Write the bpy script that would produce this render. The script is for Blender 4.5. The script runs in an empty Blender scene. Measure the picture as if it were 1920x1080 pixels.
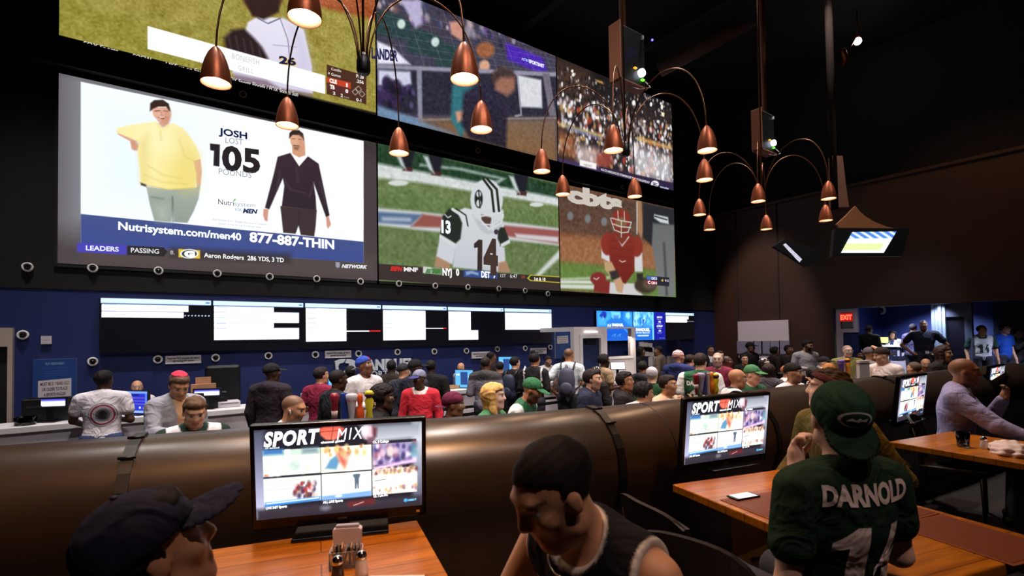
import bpy, bmesh, math, random
import numpy as np
from mathutils import Vector, Matrix
from mathutils.bvhtree import BVHTree

random.seed(7)
rng = np.random.default_rng(7)
SC = bpy.context.scene
COL = SC.collection
PI = math.pi

# ------------------------------------------------------------------ camera
CZ = 2.1                                     # camera height above the main floor
_f, _p, _r, _v0, _th = 956.3, .02526, -.01553, 609.07, .63045
_cp, _sp, _cr, _sr = math.cos(_p), math.sin(_p), math.cos(_r), math.sin(_r)
_R0 = np.array([1, 0, 0.]); _F0 = np.array([0, _cp, _sp]); _U0 = np.array([0, -_sp, _cp])
_M = np.array([[math.cos(_th), math.sin(_th), 0], [-math.sin(_th), math.cos(_th), 0], [0, 0, 1]])
CR = _M @ (_R0 * _cr + _U0 * _sr); CU = _M @ (_U0 * _cr - _R0 * _sr); CF = _M @ _F0
FH = np.array([CF[0], CF[1]]); FH /= np.linalg.norm(FH); RH = np.array([FH[1], -FH[0]])
cam = bpy.data.cameras.new('camera'); camo = bpy.data.objects.new('camera', cam); COL.objects.link(camo)
camo.matrix_world = Matrix([[CR[0], CU[0], -CF[0], 0], [CR[1], CU[1], -CF[1], 0], [CR[2], CU[2], -CF[2], CZ], [0, 0, 0, 1]])
cam.sensor_width = 36; cam.lens = _f * 36 / 1920; cam.shift_y = (_v0 - 540) / 1920
cam.clip_start = .05; cam.clip_end = 100
cam.dof.use_dof = True; cam.dof.focus_distance = 7.5; cam.dof.aperture_fstop = 4.5
SC.camera = camo

def ray(px, py): return CR * ((px - 960) / _f) - CU * ((py - _v0) / _f) + CF
def at(px, py, Z): q = ray(px, py) * Z; return Vector((q[0], q[1], q[2] + CZ))        # a point Z metres in front of the camera
def on_y(px, py, y): d = ray(px, py); q = d * (y / d[1]); return Vector((q[0], q[1], q[2] + CZ))
def on_x(px, py, x): d = ray(px, py); q = d * (x / d[0]); return Vector((q[0], q[1], q[2] + CZ))
def on_z(px, py, z): d = ray(px, py); q = d * ((z - CZ) / d[2]); return Vector((q[0], q[1], z))
def facing(a):                               # 0 looks at the camera, 90 looks to the right of the picture
    a = math.radians(a); d = -FH * math.cos(a) + RH * math.sin(a); return math.atan2(-d[0], d[1])   # yaw that turns +Y onto d

def dirv(a, px): y_ = facing_at(a, px); return -math.sin(y_), math.cos(y_)
def facing_at(a, px):                        # the same, measured from the line of sight through column px
    return facing(a - math.degrees(math.atan((px - 960) / _f)))

# ------------------------------------------------------------------ world, exposure
W = bpy.data.worlds.new('world'); SC.world = W; W.use_nodes = True
W.node_tree.nodes['Background'].inputs[0].default_value = (.75, .8, 1, 1)
W.node_tree.nodes['Background'].inputs[1].default_value = .004
SC.view_settings.view_transform = 'Standard'; SC.view_settings.look = 'None'
SC.view_settings.exposure = 0; SC.view_settings.gamma = 1; SC.view_settings.use_curve_mapping = False
try:
    SC.cycles.use_light_tree = True; SC.cycles.max_bounces = 6; SC.cycles.sample_clamp_indirect = 3
except Exception: pass

# ------------------------------------------------------------------ room lights: downlights in the black ceiling, and unseen spots added as fill
CEIL = 10.0
def spot_light(name, loc, target, power, col, deg, rad=.12, blend=.6):
    l = bpy.data.lights.new(name, 'SPOT'); l.energy = power; l.color = col; l.spot_size = math.radians(deg); l.spot_blend = blend; l.shadow_soft_size = rad
    o = bpy.data.objects.new(name, l); COL.objects.link(o); o.location = loc
    o.rotation_euler = (Vector(target) - Vector(loc)).to_track_quat('-Z', 'Y').to_euler(); return o
COOL = (1, .93, .88); WARM = (1, .47, .15)
DOWN = []                                    # (x, y) of every ceiling downlight, added crowd spot and wash; fixtures are built below
for x, y, p in ((-1, 7.3, 1), (1.7, 7.3, 1), (4.4, 7.3, 1), (7.1, 7.3, 1), (9.6, 6.2, 1), (.6, 5.0, .8), (3.4, 4.6, .8), (6.2, 4.2, .9), (8.6, 3.6, .8), (11.0, 4.3, .6)):
    DOWN.append((x, y)); spot_light('downlight', (x, y, CEIL - .22), (x, y, 0), 1500 * p, COOL, 62)
for x, y, tx, ty, p in ((.5, -1.5, 1.5, 6.8, 1), (4.0, -1.5, 4.5, 6.6, 1), (7.5, -1.5, 7.6, 6.0, 1), (10.5, -1.0, 11.5, 6.5, .8)):   # unseen fill spots added behind the camera to brighten the crowd and the counter
    DOWN.append((x, y)); spot_light('crowd_fill_spot', (x, y, CEIL - .22), (tx, ty, 1.2), 1750 * p, COOL, 47, .12, .6)
TABLE_AND_FILL_SPOTS = []                             # warm narrow spots over the tables, plus unseen added fill spots
for x, y, tx, ty, p in ((.7, 3.3, .75, 1.7, .72), (2.7, 2.7, 2.7, 1.1, .6), (5.2, 2.2, 5.0, .9, .7), (7.6, 2.0, 7.4, .6, .8), (.2, -2.6, 1.2, .9, .7), (3.2, -2.6, 2.0, .9, .34), (3.0, 3.2, 3.0, 2.2, .3)):
    TABLE_AND_FILL_SPOTS.append((x, y)); spot_light('table_and_fill_spot', (x, y, CEIL - .22), (tx, ty, 1.2), 1050 * p, WARM if y > 0 else (1, .72, .6), 23, .07, .6)  # the two behind the camera are unseen fill, added to brighten the sitters

for x, y, tx, ty in ((-.6, -.5, -.5, 3.0), (1.2, -.8, 1.1, 2.45), (3.4, -1.1, 3.3, 2.0)):      # orange spots added out of view to lay a highlight on the padded partition
    TABLE_AND_FILL_SPOTS.append((x, y)); spot_light('partition_fill_spot', (x, y, CEIL - .22), (tx, ty, 1.5), 1700, (1, .38, .07), 15, .07, .8)
spot_light('added_wall_wash', (11.8, 3.0, CEIL - .22), (15.5, 3.0, 4.2), 420, (1, .5, .22), 62); spot_light('added_wall_wash', (12.2, 7.6, CEIL - .22), (15.5, 8.2, 1.6), 4200, (1, .85, .8), 30)  # unseen washes added to brighten the right wall and the notice board
spot_light('added_wall_wash', (10.6, 2.4, CEIL - .22), (15.8, 4.6, 1.7), 1300, (.85, .9, 1), 17)  # another unseen wash, added to brighten the white frames at the lobby
DOWN += [(11.8, 3.0), (12.2, 7.6), (10.6, 2.4)]
# ------------------------------------------------------------------ materials
def srgb(c):
    c = np.asarray(c, float) / 255.
    return np.where(c <= .04045, c / 12.92, ((c + .055) / 1.055) ** 2.4)
def rgba(c): return tuple(float(v) for v in srgb(c)) + (1.0,)
_mats = {}
def mat(name, col=(128, 128, 128), rough=.6, metal=0., var=.12, scale=12., bump=0., emit=None, estr=1., trans=0., ior=1.45, stretch=None, spec=.5, sheen=0.):
    if name in _mats: return _mats[name]
    m = bpy.data.materials.new(name); m.use_nodes = True; nt = m.node_tree; b = nt.nodes['Principled BSDF']
    c = rgba(col)
    b.inputs['Roughness'].default_value = rough; b.inputs['Metallic'].default_value = metal; b.inputs['IOR'].default_value = ior
    b.inputs['Specular IOR Level'].default_value = spec
    if sheen: b.inputs['Sheen Weight'].default_value = sheen
    if trans: b.inputs['Transmission Weight'].default_value = trans
    tc = nt.nodes.new('ShaderNodeTexCoord'); nz = nt.nodes.new('ShaderNodeTexNoise'); nz.inputs['Scale'].default_value = scale; nz.inputs['Detail'].default_value = 3
    src = tc.outputs['Object']
    if stretch:
        mp = nt.nodes.new('ShaderNodeMapping'); mp.inputs['Scale'].default_value = stretch; nt.links.new(src, mp.inputs[0]); src = mp.outputs[0]
    nt.links.new(src, nz.inputs['Vector'])
    mx = nt.nodes.new('ShaderNodeMix'); mx.data_type = 'RGBA'
    mx.inputs[6].default_value = tuple(v * (1 - var) for v in c[:3]) + (1,); mx.inputs[7].default_value = tuple(min(1, v * (1 + var)) for v in c[:3]) + (1,)
    nt.links.new(nz.outputs['Fac'], mx.inputs[0]); nt.links.new(mx.outputs[2], b.inputs['Base Color'])
    if bump:
        bp = nt.nodes.new('ShaderNodeBump'); bp.inputs['Strength'].default_value = bump; bp.inputs['Distance'].default_value = .01
        nt.links.new(nz.outputs['Fac'], bp.inputs['Height']); nt.links.new(bp.outputs[0], b.inputs['Normal'])
    if emit is not None:
        b.inputs['Emission Color'].default_value = rgba(emit); b.inputs['Emission Strength'].default_value = estr
    _mats[name] = m; return m
def mat_wood(name, c1, c2, rough=.35, scale=(1.2, 14, 14)):
    if name in _mats: return _mats[name]
    m = bpy.data.materials.new(name); m.use_nodes = True; nt = m.node_tree; b = nt.nodes['Principled BSDF']
    tc = nt.nodes.new('ShaderNodeTexCoord'); mp = nt.nodes.new('ShaderNodeMapping'); mp.inputs['Scale'].default_value = scale
    nz = nt.nodes.new('ShaderNodeTexNoise'); nz.inputs['Scale'].default_value = 2.2; nz.inputs['Detail'].default_value = 6; nz.inputs['Distortion'].default_value = 1.2
    cr = nt.nodes.new('ShaderNodeValToRGB'); cr.color_ramp.elements[0].color = rgba(c1); cr.color_ramp.elements[1].color = rgba(c2)
    cr.color_ramp.elements[0].position = .3; cr.color_ramp.elements[1].position = .7
    nt.links.new(tc.outputs['Object'], mp.inputs[0]); nt.links.new(mp.outputs[0], nz.inputs['Vector']); nt.links.new(nz.outputs['Fac'], cr.inputs[0])
    br = nt.nodes.new('ShaderNodeTexBrick'); br.inputs['Scale'].default_value = 1; br.inputs['Color1'].default_value = (1, 1, 1, 1); br.inputs['Color2'].default_value = (.72, .72, .72, 1); br.inputs['Mortar'].default_value = (.25, .2, .18, 1)
    br.inputs['Brick Width'].default_value = 1.4; br.inputs['Row Height'].default_value = .12; br.inputs['Mortar Size'].default_value = .003
    nt.links.new(tc.outputs['Object'], br.inputs['Vector'])
    mx = nt.nodes.new('ShaderNodeMix'); mx.data_type = 'RGBA'; mx.blend_type = 'MULTIPLY'; mx.inputs[0].default_value = .8
    nt.links.new(cr.outputs[0], mx.inputs[6]); nt.links.new(br.outputs[0], mx.inputs[7]); nt.links.new(mx.outputs[2], b.inputs['Base Color'])
    b.inputs['Roughness'].default_value = rough; _mats[name] = m; return m
def mat_attr(name, rough=.6, emit=0., sheen=0., spec=.4, sample=True, folds=0.):
    """colour read from the mesh's own colour attribute; emit > 0: a lit screen"""
    if name in _mats: return _mats[name]
    m = bpy.data.materials.new(name); m.use_nodes = True; nt = m.node_tree; b = nt.nodes['Principled BSDF']
    a = nt.nodes.new('ShaderNodeAttribute'); a.attribute_name = 'Col'
    b.inputs['Roughness'].default_value = rough; b.inputs['Specular IOR Level'].default_value = spec
    if emit:
        b.inputs['Base Color'].default_value = (.004, .004, .005, 1); b.inputs['Roughness'].default_value = .35; b.inputs['Specular IOR Level'].default_value = .15; nt.links.new(a.outputs['Color'], b.inputs['Emission Color']); b.inputs['Emission Strength'].default_value = emit
        if not sample: m.cycles.emission_sampling = 'NONE'
    else: nt.links.new(a.outputs['Color'], b.inputs['Base Color'])
    if folds:
        tc = nt.nodes.new('ShaderNodeTexCoord'); nz = nt.nodes.new('ShaderNodeTexNoise'); nz.inputs['Scale'].default_value = 7; nz.inputs['Detail'].default_value = 2; nz.inputs['Distortion'].default_value = 1.6
        bp = nt.nodes.new('ShaderNodeBump'); bp.inputs['Strength'].default_value = folds; bp.inputs['Distance'].default_value = .05
        nt.links.new(tc.outputs['Object'], nz.inputs['Vector']); nt.links.new(nz.outputs['Fac'], bp.inputs['Height']); nt.links.new(bp.outputs[0], b.inputs['Normal'])
    _mats[name] = m; return m

# ------------------------------------------------------------------ objects
def mesh_obj(name, V, F, mats, parent=None, midx=None, smooth=False, col=None, loc=(0, 0, 0)):
    me = bpy.data.meshes.new(name)
    V = np.asarray(V, dtype=np.float32).reshape(-1, 3)
    if isinstance(F, np.ndarray):
        n, k = F.shape
        me.vertices.add(len(V)); me.vertices.foreach_set('co', V.ravel())
        me.loops.add(n * k); me.loops.foreach_set('vertex_index', F.ravel().astype(np.int32))
        me.polygons.add(n); me.polygons.foreach_set('loop_start', np.arange(0, n * k, k, dtype=np.int32))
        me.update(calc_edges=True)
    else:
        me.from_pydata([tuple(map(float, v)) for v in V], [], [tuple(int(i) for i in f) for f in F]); me.update()
    for m in (mats if isinstance(mats, (list, tuple)) else [mats]): me.materials.append(m)
    if midx is not None: me.polygons.foreach_set('material_index', np.asarray(midx, dtype=np.int32))
    if smooth: me.polygons.foreach_set('use_smooth', np.ones(len(me.polygons), dtype=bool) if smooth is True else np.asarray(smooth, dtype=bool))
    if col is not None:
        at_ = me.color_attributes.new('Col', 'FLOAT_COLOR', 'POINT'); c4 = np.ones((len(V), 4), np.float32); c4[:, :3] = col
        at_.data.foreach_set('color', c4.ravel())
    me.validate(); me.update()
    o = bpy.data.objects.new(name, me); COL.objects.link(o); o.location = loc
    if parent is not None: o.parent = parent
    return o
def tag(o, label, cat, group=None, kind=None):
    o['label'] = label; o['category'] = cat
    if group: o['group'] = group
    if kind: o['kind'] = kind
    return o
def thing(name, label, cat, loc=(0, 0, 0), rz=0., group=None):
    o = bpy.data.objects.new(name, None); COL.objects.link(o); o.location = loc; o.rotation_euler = (0, 0, rz); o.empty_display_size = .1
    return tag(o, label, cat, group)
def struct(o): o['kind'] = 'structure'; return o
def copy_tree(o, parent=None):
    c = o.copy(); COL.objects.link(c)
    if parent is not None: c.parent = parent
    for ch in [x for x in COL.objects if x.parent == o]: copy_tree(ch, c)
    return c

class MB:
    """collects shapes into one mesh"""
    def __init__(s): s.V = []; s.F = []; s.I = []; s.S = []; s.C = []
    def add(s, V, F, mi=0, smooth=False, col=None):
        b = len(s.V); s.V += [tuple(v) for v in V]; s.F += [tuple(i + b for i in f) for f in F]; s.I += [mi] * len(F); s.S += [smooth] * len(F)
        if col is not None: s.C += [tuple(col)] * len(V)
        return s
    def box(s, lo, hi, mi=0, bev=0., M=None):
        bm = bmesh.new(); bmesh.ops.create_cube(bm, size=1)
        lo = Vector(lo); hi = Vector(hi)
        for v in bm.verts: v.co = Vector([(lo[i] + hi[i]) / 2 + v.co[i] * (hi[i] - lo[i]) for i in range(3)])
        if bev: bmesh.ops.bevel(bm, geom=list(bm.edges), offset=bev, segments=2, profile=.5, affect='EDGES')
        return s.bm(bm, mi, M, False)
    def bm(s, bm, mi=0, M=None, smooth=False):
        bm.verts.index_update(); V = [(M @ v.co if M is not None else v.co.copy()) for v in bm.verts]; F = [[v.index for v in f.verts] for f in bm.faces]; bm.free()
        return s.add(V, F, mi, smooth)
    def tube(s, pts, r, n=8, mi=0, cap=True):
        pts = [Vector(p) for p in pts]; rr = r if isinstance(r, (list, tuple)) else [r] * len(pts); V = []; F = []
        u = None
        for i, p in enumerate(pts):
            d = (pts[min(i + 1, len(pts) - 1)] - pts[max(i - 1, 0)]).normalized()
            if u is None: u = d.orthogonal().normalized()
            else: u = (u - d * u.dot(d)).normalized()
            w = d.cross(u)
            for k in range(n): a = 2 * PI * k / n; V.append(p + (u * math.cos(a) + w * math.sin(a)) * rr[i])
        for i in range(len(pts) - 1):
            for k in range(n): F.append((i * n + k, i * n + (k + 1) % n, (i + 1) * n + (k + 1) % n, (i + 1) * n + k))
        if cap: F.append(tuple(range(n - 1, -1, -1))); F.append(tuple((len(pts) - 1) * n + k for k in range(n)))
        return s.add(V, F, mi, True)
    def lathe(s, prof, c=(0, 0, 0), n=24, mi=0, M=None, closed=False):
        V = []; F = []
        for r, z in prof:
            for k in range(n): a = 2 * PI * k / n; v = Vector((r * math.cos(a), r * math.sin(a), z)); v = (M @ v if M is not None else v) + Vector(c); V.append(v)
        for i in range(len(prof) - 1):
            for k in range(n): F.append((i * n + k, i * n + (k + 1) % n, (i + 1) * n + (k + 1) % n, (i + 1) * n + k))
        if prof[0][0] > 1e-4: F.append(tuple(range(n - 1, -1, -1)))
        if prof[-1][0] > 1e-4: F.append(tuple((len(prof) - 1) * n + k for k in range(n)))
        return s.add(V, F, mi, True)
    def prism(s, poly, ax, lo, hi, mi=0):
        """polygon (2-D) pushed from lo to hi along axis ax"""
        n = len(poly)
        def p3(q, t): return [(t, q[0], q[1]), (q[0], t, q[1]), (q[0], q[1], t)][ax]
        V = [p3(q, lo) for q in poly] + [p3(q, hi) for q in poly]
        F = [tuple(range(n - 1, -1, -1)), tuple(range(n, 2 * n))] + [(i, (i + 1) % n, n + (i + 1) % n, n + i) for i in range(n)]
        return s.add(V, F, mi)
    def ball(s, c, r, mi=0, n=12):
        r = r if isinstance(r, (list, tuple)) else (r, r, r); bm = bmesh.new(); bmesh.ops.create_uvsphere(bm, u_segments=n, v_segments=max(6, n // 2 + 2), radius=1)
        return s.bm(bm, mi, Matrix.Translation(c) @ Matrix.Diagonal((r[0], r[1], r[2], 1)), True)
    def build(s, name, mats, parent=None, loc=(0, 0, 0)):
        o = mesh_obj(name, s.V, s.F, mats, parent, s.I, s.S, s.C if s.C else None, loc)
        bm = bmesh.new(); bm.from_mesh(o.data); bmesh.ops.recalc_face_normals(bm, faces=bm.faces); bm.to_mesh(o.data); bm.free(); return o

# text as triangles in the plane; the capital height is 1 and the text starts at x = 0
_txt = {}
def text2d(body, bold=0., shear=0., space=1.):
    key = (body, bold, shear, space)
    if key in _txt: return _txt[key]
    cu = bpy.data.curves.new('t', 'FONT'); cu.body = body; cu.offset = bold; cu.shear = shear; cu.space_character = space; cu.resolution_u = 3; cu.fill_mode = 'BOTH'
    o = bpy.data.objects.new('t', cu); COL.objects.link(o)
    dg = bpy.context.evaluated_depsgraph_get(); me = bpy.data.meshes.new_from_object(o.evaluated_get(dg))
    me.calc_loop_triangles(); V = np.array([v.co[:2] for v in me.vertices]).reshape(-1, 2); T = [tuple(t.vertices) for t in me.loop_triangles]
    bpy.data.objects.remove(o); bpy.data.curves.remove(cu); bpy.data.meshes.remove(me)
    if len(V): V = V - [V[:, 0].min(), 0]; V = V / .69
    _txt[key] = (V, T); return _txt[key]
# ------------------------------------------------------------------ lit pictures: a fine grid of vertex colours plus vector lettering in one mesh
class Pic:
    """a flat picture x0..x1 by z0..z1 (metres, on the plane y); drawing coordinates come through s.map"""
    def __init__(s, w, h, nx, mapf, bg=(0, 0, 0)):
        s.w, s.h, s.nx = w, h, nx; s.ny = int(round(nx * h / w)); s.map = mapf
        s.A = np.ones((s.ny + 1, s.nx + 1, 3)) * np.array(bg, float)
        s.Y, s.X = np.mgrid[0:s.ny + 1, 0:s.nx + 1].astype(float); s.T = []
    def m(s, pts):                            # drawing coordinates -> grid units (x right, y down)
        out = []
        for p in pts: x, z = s.map(*p); out.append((x / s.w * s.nx, (1 - z / s.h) * s.ny))
        return np.array(out)
    def _put(s, cov, col, box, a=1.):
        y0, y1, x0, x1 = box; c = np.asarray(col, float)
        if c.ndim == 2:                        # vertical gradient
            t = np.linspace(0, 1, y1 - y0)[:, None, None]; c = c[0] * (1 - t) + c[1] * t
        B = s.A[y0:y1, x0:x1]; k = (cov * a)[..., None]; s.A[y0:y1, x0:x1] = B * (1 - k) + c * k
    def poly(s, pts, col, soft=.6, a=1.):
        P = s.m(pts); x0 = max(0, int(P[:, 0].min() - soft - 2)); x1 = min(s.nx + 1, int(P[:, 0].max() + soft + 3)); y0 = max(0, int(P[:, 1].min() - soft - 2)); y1 = min(s.ny + 1, int(P[:, 1].max() + soft + 3))
        if x1 <= x0 or y1 <= y0: return s
        X = s.X[y0:y1, x0:x1]; Y = s.Y[y0:y1, x0:x1]; d = np.full(X.shape, 1e9); ins = np.zeros(X.shape, bool)
        for i in range(len(P)):
            ax, ay = P[i - 1]; bx, by = P[i]; ex, ey = bx - ax, by - ay
            t = np.clip(((X - ax) * ex + (Y - ay) * ey) / (ex * ex + ey * ey + 1e-9), 0, 1); d = np.minimum(d, np.hypot(X - ax - t * ex, Y - ay - t * ey))
            if abs(ey) > 1e-9: ins ^= ((Y >= min(ay, by)) & (Y < max(ay, by)) & (X < ax + (Y - ay) / ey * ex))
        d = np.where(ins, -d, d); s._put(np.clip(.5 - d / (2 * soft), 0, 1), col, (y0, y1, x0, x1), a); return s
    def line(s, pts, wid, col, soft=.6, a=1.):
        P = s.m(pts); r = wid / 2
        x0 = max(0, int(P[:, 0].min() - r - 3)); x1 = min(s.nx + 1, int(P[:, 0].max() + r + 4)); y0 = max(0, int(P[:, 1].min() - r - 3)); y1 = min(s.ny + 1, int(P[:, 1].max() + r + 4))
        if x1 <= x0 or y1 <= y0: return s
        X = s.X[y0:y1, x0:x1]; Y = s.Y[y0:y1, x0:x1]; d = np.full(X.shape, 1e9)
        for i in range(1, len(P)):
            ax, ay = P[i - 1]; ex, ey = P[i][0] - ax, P[i][1] - ay
            t = np.clip(((X - ax) * ex + (Y - ay) * ey) / (ex * ex + ey * ey + 1e-9), 0, 1); d = np.minimum(d, np.hypot(X - ax - t * ex, Y - ay - t * ey))
        s._put(np.clip(.5 - (d - r) / (2 * soft), 0, 1), col, (y0, y1, x0, x1), a); return s
    def ell(s, c, rx, ry, col, soft=.6, a=1., n=28):
        return s.poly([(c[0] + rx * math.cos(2 * PI * i / n), c[1] + ry * math.sin(2 * PI * i / n)) for i in range(n)], col, soft, a)
    def noise(s, amp, cell, pts=None):
        """soft random mottling of a region, amp in colour units"""
        gy, gx = s.ny // cell + 3, s.nx // cell + 3; g = rng.normal(0, 1, (gy, gx, 1)); fy, fx = s.Y / cell, s.X / cell; iy, ix = fy.astype(int), fx.astype(int); ty, tx = (fy - iy)[..., None], (fx - ix)[..., None]
        n = (g[iy, ix] * (1 - ty) * (1 - tx) + g[iy, ix + 1] * (1 - ty) * tx + g[iy + 1, ix] * ty * (1 - tx) + g[iy + 1, ix + 1] * ty * tx) * amp
        if pts is not None: B = s.A.copy(); s.A[:] = 0; s.poly(pts, (1, 1, 1)); k = s.A[..., :1].copy(); s.A[:] = B; n = n * k
        s.A = np.clip(s.A + n, 0, 255); return s
    def blobs(s, pts, n, cols, r0, r1, asp=1.5, a=.9):
        P = s.m(pts); bx = [P[:, 0].min(), P[:, 0].max()]; by = [P[:, 1].min(), P[:, 1].max()]
        for i in range(n):
            u, v = random.random(), random.random()
            top = P[0] * (1 - u) + P[1] * u; bot = P[3] * (1 - u) + P[2] * u; c = top * (1 - v) + bot * v; r = random.uniform(r0, r1)
            x0 = max(0, int(c[0] - r - 2)); x1 = min(s.nx + 1, int(c[0] + r + 3)); y0 = max(0, int(c[1] - r * asp - 2)); y1 = min(s.ny + 1, int(c[1] + r * asp + 3))
            if x1 <= x0 or y1 <= y0: continue
            d = np.hypot((s.X[y0:y1, x0:x1] - c[0]) / r, (s.Y[y0:y1, x0:x1] - c[1]) / (r * asp)); s._put(np.clip(1.4 - d, 0, 1), random.choice(cols), (y0, y1, x0, x1), a)
        return s
    def text(s, body, p, q, cap, col, bold=0., shear=0., mid=False, space=1.):
        """lettering from drawing point p (baseline start) to q (baseline end); cap = drawing point on the cap line above p, or a height in metres"""
        V, T = text2d(body, bold, shear, space)
        if not len(V): return s
        x0, z0 = s.map(*p); x1, z1 = s.map(*q); h = cap if not isinstance(cap, tuple) else s.map(*cap)[1] - z0
        W_ = np.stack([x0 + V[:, 0] / V[:, 0].max() * (x1 - x0), z0 + V[:, 1] * h + V[:, 0] / V[:, 0].max() * (z1 - z0)], 1); s.T.append((W_, T, col)); return s
    def build(s, name, material, parent, to3, lift):
        """to3(x, z, d): metres on the picture -> 3-D point d metres in front of it"""
        xs = np.linspace(0, s.w, s.nx + 1); zs = np.linspace(s.h, 0, s.ny + 1); Xg, Zg = np.meshgrid(xs, zs)
        V = [to3(Xg.ravel(), Zg.ravel(), 0.)]; C = [srgb(np.clip(s.A, 0, 255)).reshape(-1, 3)]
        i = np.arange((s.ny + 1) * (s.nx + 1)).reshape(s.ny + 1, s.nx + 1)
        q = np.stack([i[1:, :-1], i[1:, 1:], i[:-1, 1:], i[:-1, :-1]], -1).reshape(-1, 4); F = np.concatenate([q[:, [0, 1, 2]], q[:, [0, 2, 3]]]); b = i.size
        Fs = [F]
        for n, (P, T, col) in enumerate(s.T):
            V.append(to3(P[:, 0], P[:, 1], lift * (1 + .15 * (n % 4)))); C.append(np.tile(srgb(col), (len(P), 1))); Fs.append(np.array(T) + b); b += len(P)
        return mesh_obj(name, np.concatenate(V), np.concatenate(Fs), material, parent, col=np.concatenate(C))
def crop(ox, oy, sc): return lambda x, y: (ox + x / sc, oy + y / sc)
# ------------------------------------------------------------------ the setting
D = 9.75                                     # the screen wall
M_black = mat('black paint', (17, 16, 17), .85, var=.3)
M_navy = mat('navy wall paint', (20, 34, 92), .7, var=.15, scale=3)
M_ceil = mat('black ceiling', (14, 12, 12), .95, var=.4)
M_brown = mat('dark brown panel', (52, 30, 18), .5, var=.35, scale=2, stretch=(.6, .6, 6))
M_floor = mat('dark carpet', (34, 26, 26), .9, var=.4, scale=30)
M_white = mat('white laminate', (212, 208, 210), .4, var=.04)
M_plastic = mat('black plastic', (15, 15, 17), .4, var=.1)
M_chrome = mat('chrome', (210, 210, 212), .15, 1., var=.03)
M_dark = mat('dark metal', (30, 28, 28), .45, .6, var=.1)
XR = 15.5
def slab(name, lo, hi, m): return struct(MB().box(lo, hi).build(name, m))
slab('floor', (-6, -7, -.2), (22, 10.2, 0), M_floor)
slab('floor_dining_platform', (-6, -7, 0), (10.5, 2.6, .5), M_floor)
slab('ceiling', (-6, -7, CEIL), (22, 10.2, CEIL + .2), M_ceil)
slab('wall_back', (-6, D + .02, 0), (XR, D + .2, 2.90), M_navy)
slab('wall_back_upper', (-6, D + .005, 2.90), (XR + 1.1, D + .2, CEIL), M_black)
slab('wall_left', (-6.2, -7, 0), (-6, D + .2, CEIL), M_brown)
slab('wall_front', (-6, -7.2, 0), (22, -7, CEIL), M_brown)
# right wall with the wide opening to the cashier lobby
slab('wall_right', (XR, 6.15, 0), (XR + .25, D + .2, 6.1), M_brown)
slab('wall_right_header', (XR, -7, 2.76), (XR + .25, 6.15, 6.1), M_brown)
slab('wall_right_top', (XR + .9, -7, 6.1), (XR + 1.1, D + .2, CEIL), M_black)
slab('trim_ledge', (XR - .06, -7, 6.02), (XR + 1.0, D + .2, 6.1), M_brown)
slab('wall_lobby', (19.0, -7, 0), (19.2, 6.4, 3.2), M_navy)
slab('wall_lobby_side', (XR + .25, 6.15, 0), (19.2, 6.35, 3.2), M_navy)
slab('ceiling_lobby', (XR + .25, -7, 2.95), (19.0, 6.15, 3.1), M_black)
# upright seams and a lit lower rail on the right wall
for k, y in enumerate((7.6, 8.9)): slab('trim_%d' % (k + 1), (XR - .02, y, 0), (XR, y + .04, 6.02), M_black)
# ducts and beams under the ceiling
M_duct = mat('brown painted duct', (70, 45, 34), .6, var=.15)
a_, b_ = at(1238, 130, 13.5), at(1620, -75, 12.6)
o = MB().tube([a_, a_.lerp(b_, .5), b_], .2, 16).build('ceiling_duct', M_duct); tag(o, 'brown round ventilation duct slanting up under the black ceiling', 'duct')
for k, (p, q, Z1, Z2) in enumerate((((1180, 5), (1300, 75), 9.5, 14.5), ((1420, 40), (1560, 120), 11, 15))):
    slab('ceiling_beam_%d' % (k + 1), (7.5 + 3.2 * k, -6.9, CEIL - .35), (7.7 + 3.2 * k, D, CEIL), M_ceil)

# left doorway in the navy wall
dl = on_y(27, 615, D)
dm = MB(); x1 = dl.x; x0 = x1 - 1.25
dm.box((x1 - .05, D - .12, 0), (x1, D + .02, dl.z)); dm.box((x0, D - .12, 0), (x0 + .05, D + .02, dl.z)); dm.box((x0 + .05, D - .12, on_y(10, 650, D).z), (x1 - .05, D + .02, dl.z))
d1 = struct(dm.build('door_1', mat('door frame beige', (176, 160, 150), .5)))
MB().box((x0 + .05, D - .05, 0), (x1 - .05, D - .01, on_y(10, 650, D).z)).build('door_leaf', M_black, d1)

# fascia band with security cameras (white rings around black domes), two rows and a few between the screens
M_ring = mat('white camera ring', (236, 232, 230), .4); M_dome = mat('smoked dome', (8, 8, 10), .08, var=.02)
def camera_dome(name, p, y, label, group, r=.065):
    t = thing(name, label, 'camera', (p.x, y, p.z), 0, group)
    M_ = Matrix.Rotation(PI / 2, 4, 'X')
    MB().lathe([(r * .62, 0), (r, 0), (r * 1.02, .035), (r * .9, .05), (r * .7, .05), (r * .62, .03)], n=20, M=M_).build('ring', M_ring, t)
    MB().lathe([(r * .66, .0), (r * .64, .035), (r * .5, .06), (r * .28, .08), (0, .087)], n=18, M=M_).build('dome', M_dome, t)
    return t
row1 = [(52, 501), (174, 503), (297, 508), (407, 513), (505, 519), (593, 523), (675, 528), (747, 532), (815, 536), (876, 538.5), (934, 541.5), (983, 545), (1026, 551)]
row2 = [(43, 628), (174, 678), (296, 674), (404, 671), (503, 667), (591, 665), (672, 663), (745, 660), (814, 659), (874, 658), (932, 654.5), (984, 653), (1031, 651)]
ORD = ['first', 'second', 'third', 'fourth', 'fifth', 'sixth', 'seventh', 'eighth', 'ninth', 'tenth', 'eleventh', 'twelfth', 'thirteenth']
for i, q in enumerate(row1): camera_dome('security_camera', on_y(*q, D), D + .005, ORD[i] + ' dome camera from the left on the black band above the odds monitors', 'cameras above the odds monitors')
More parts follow.
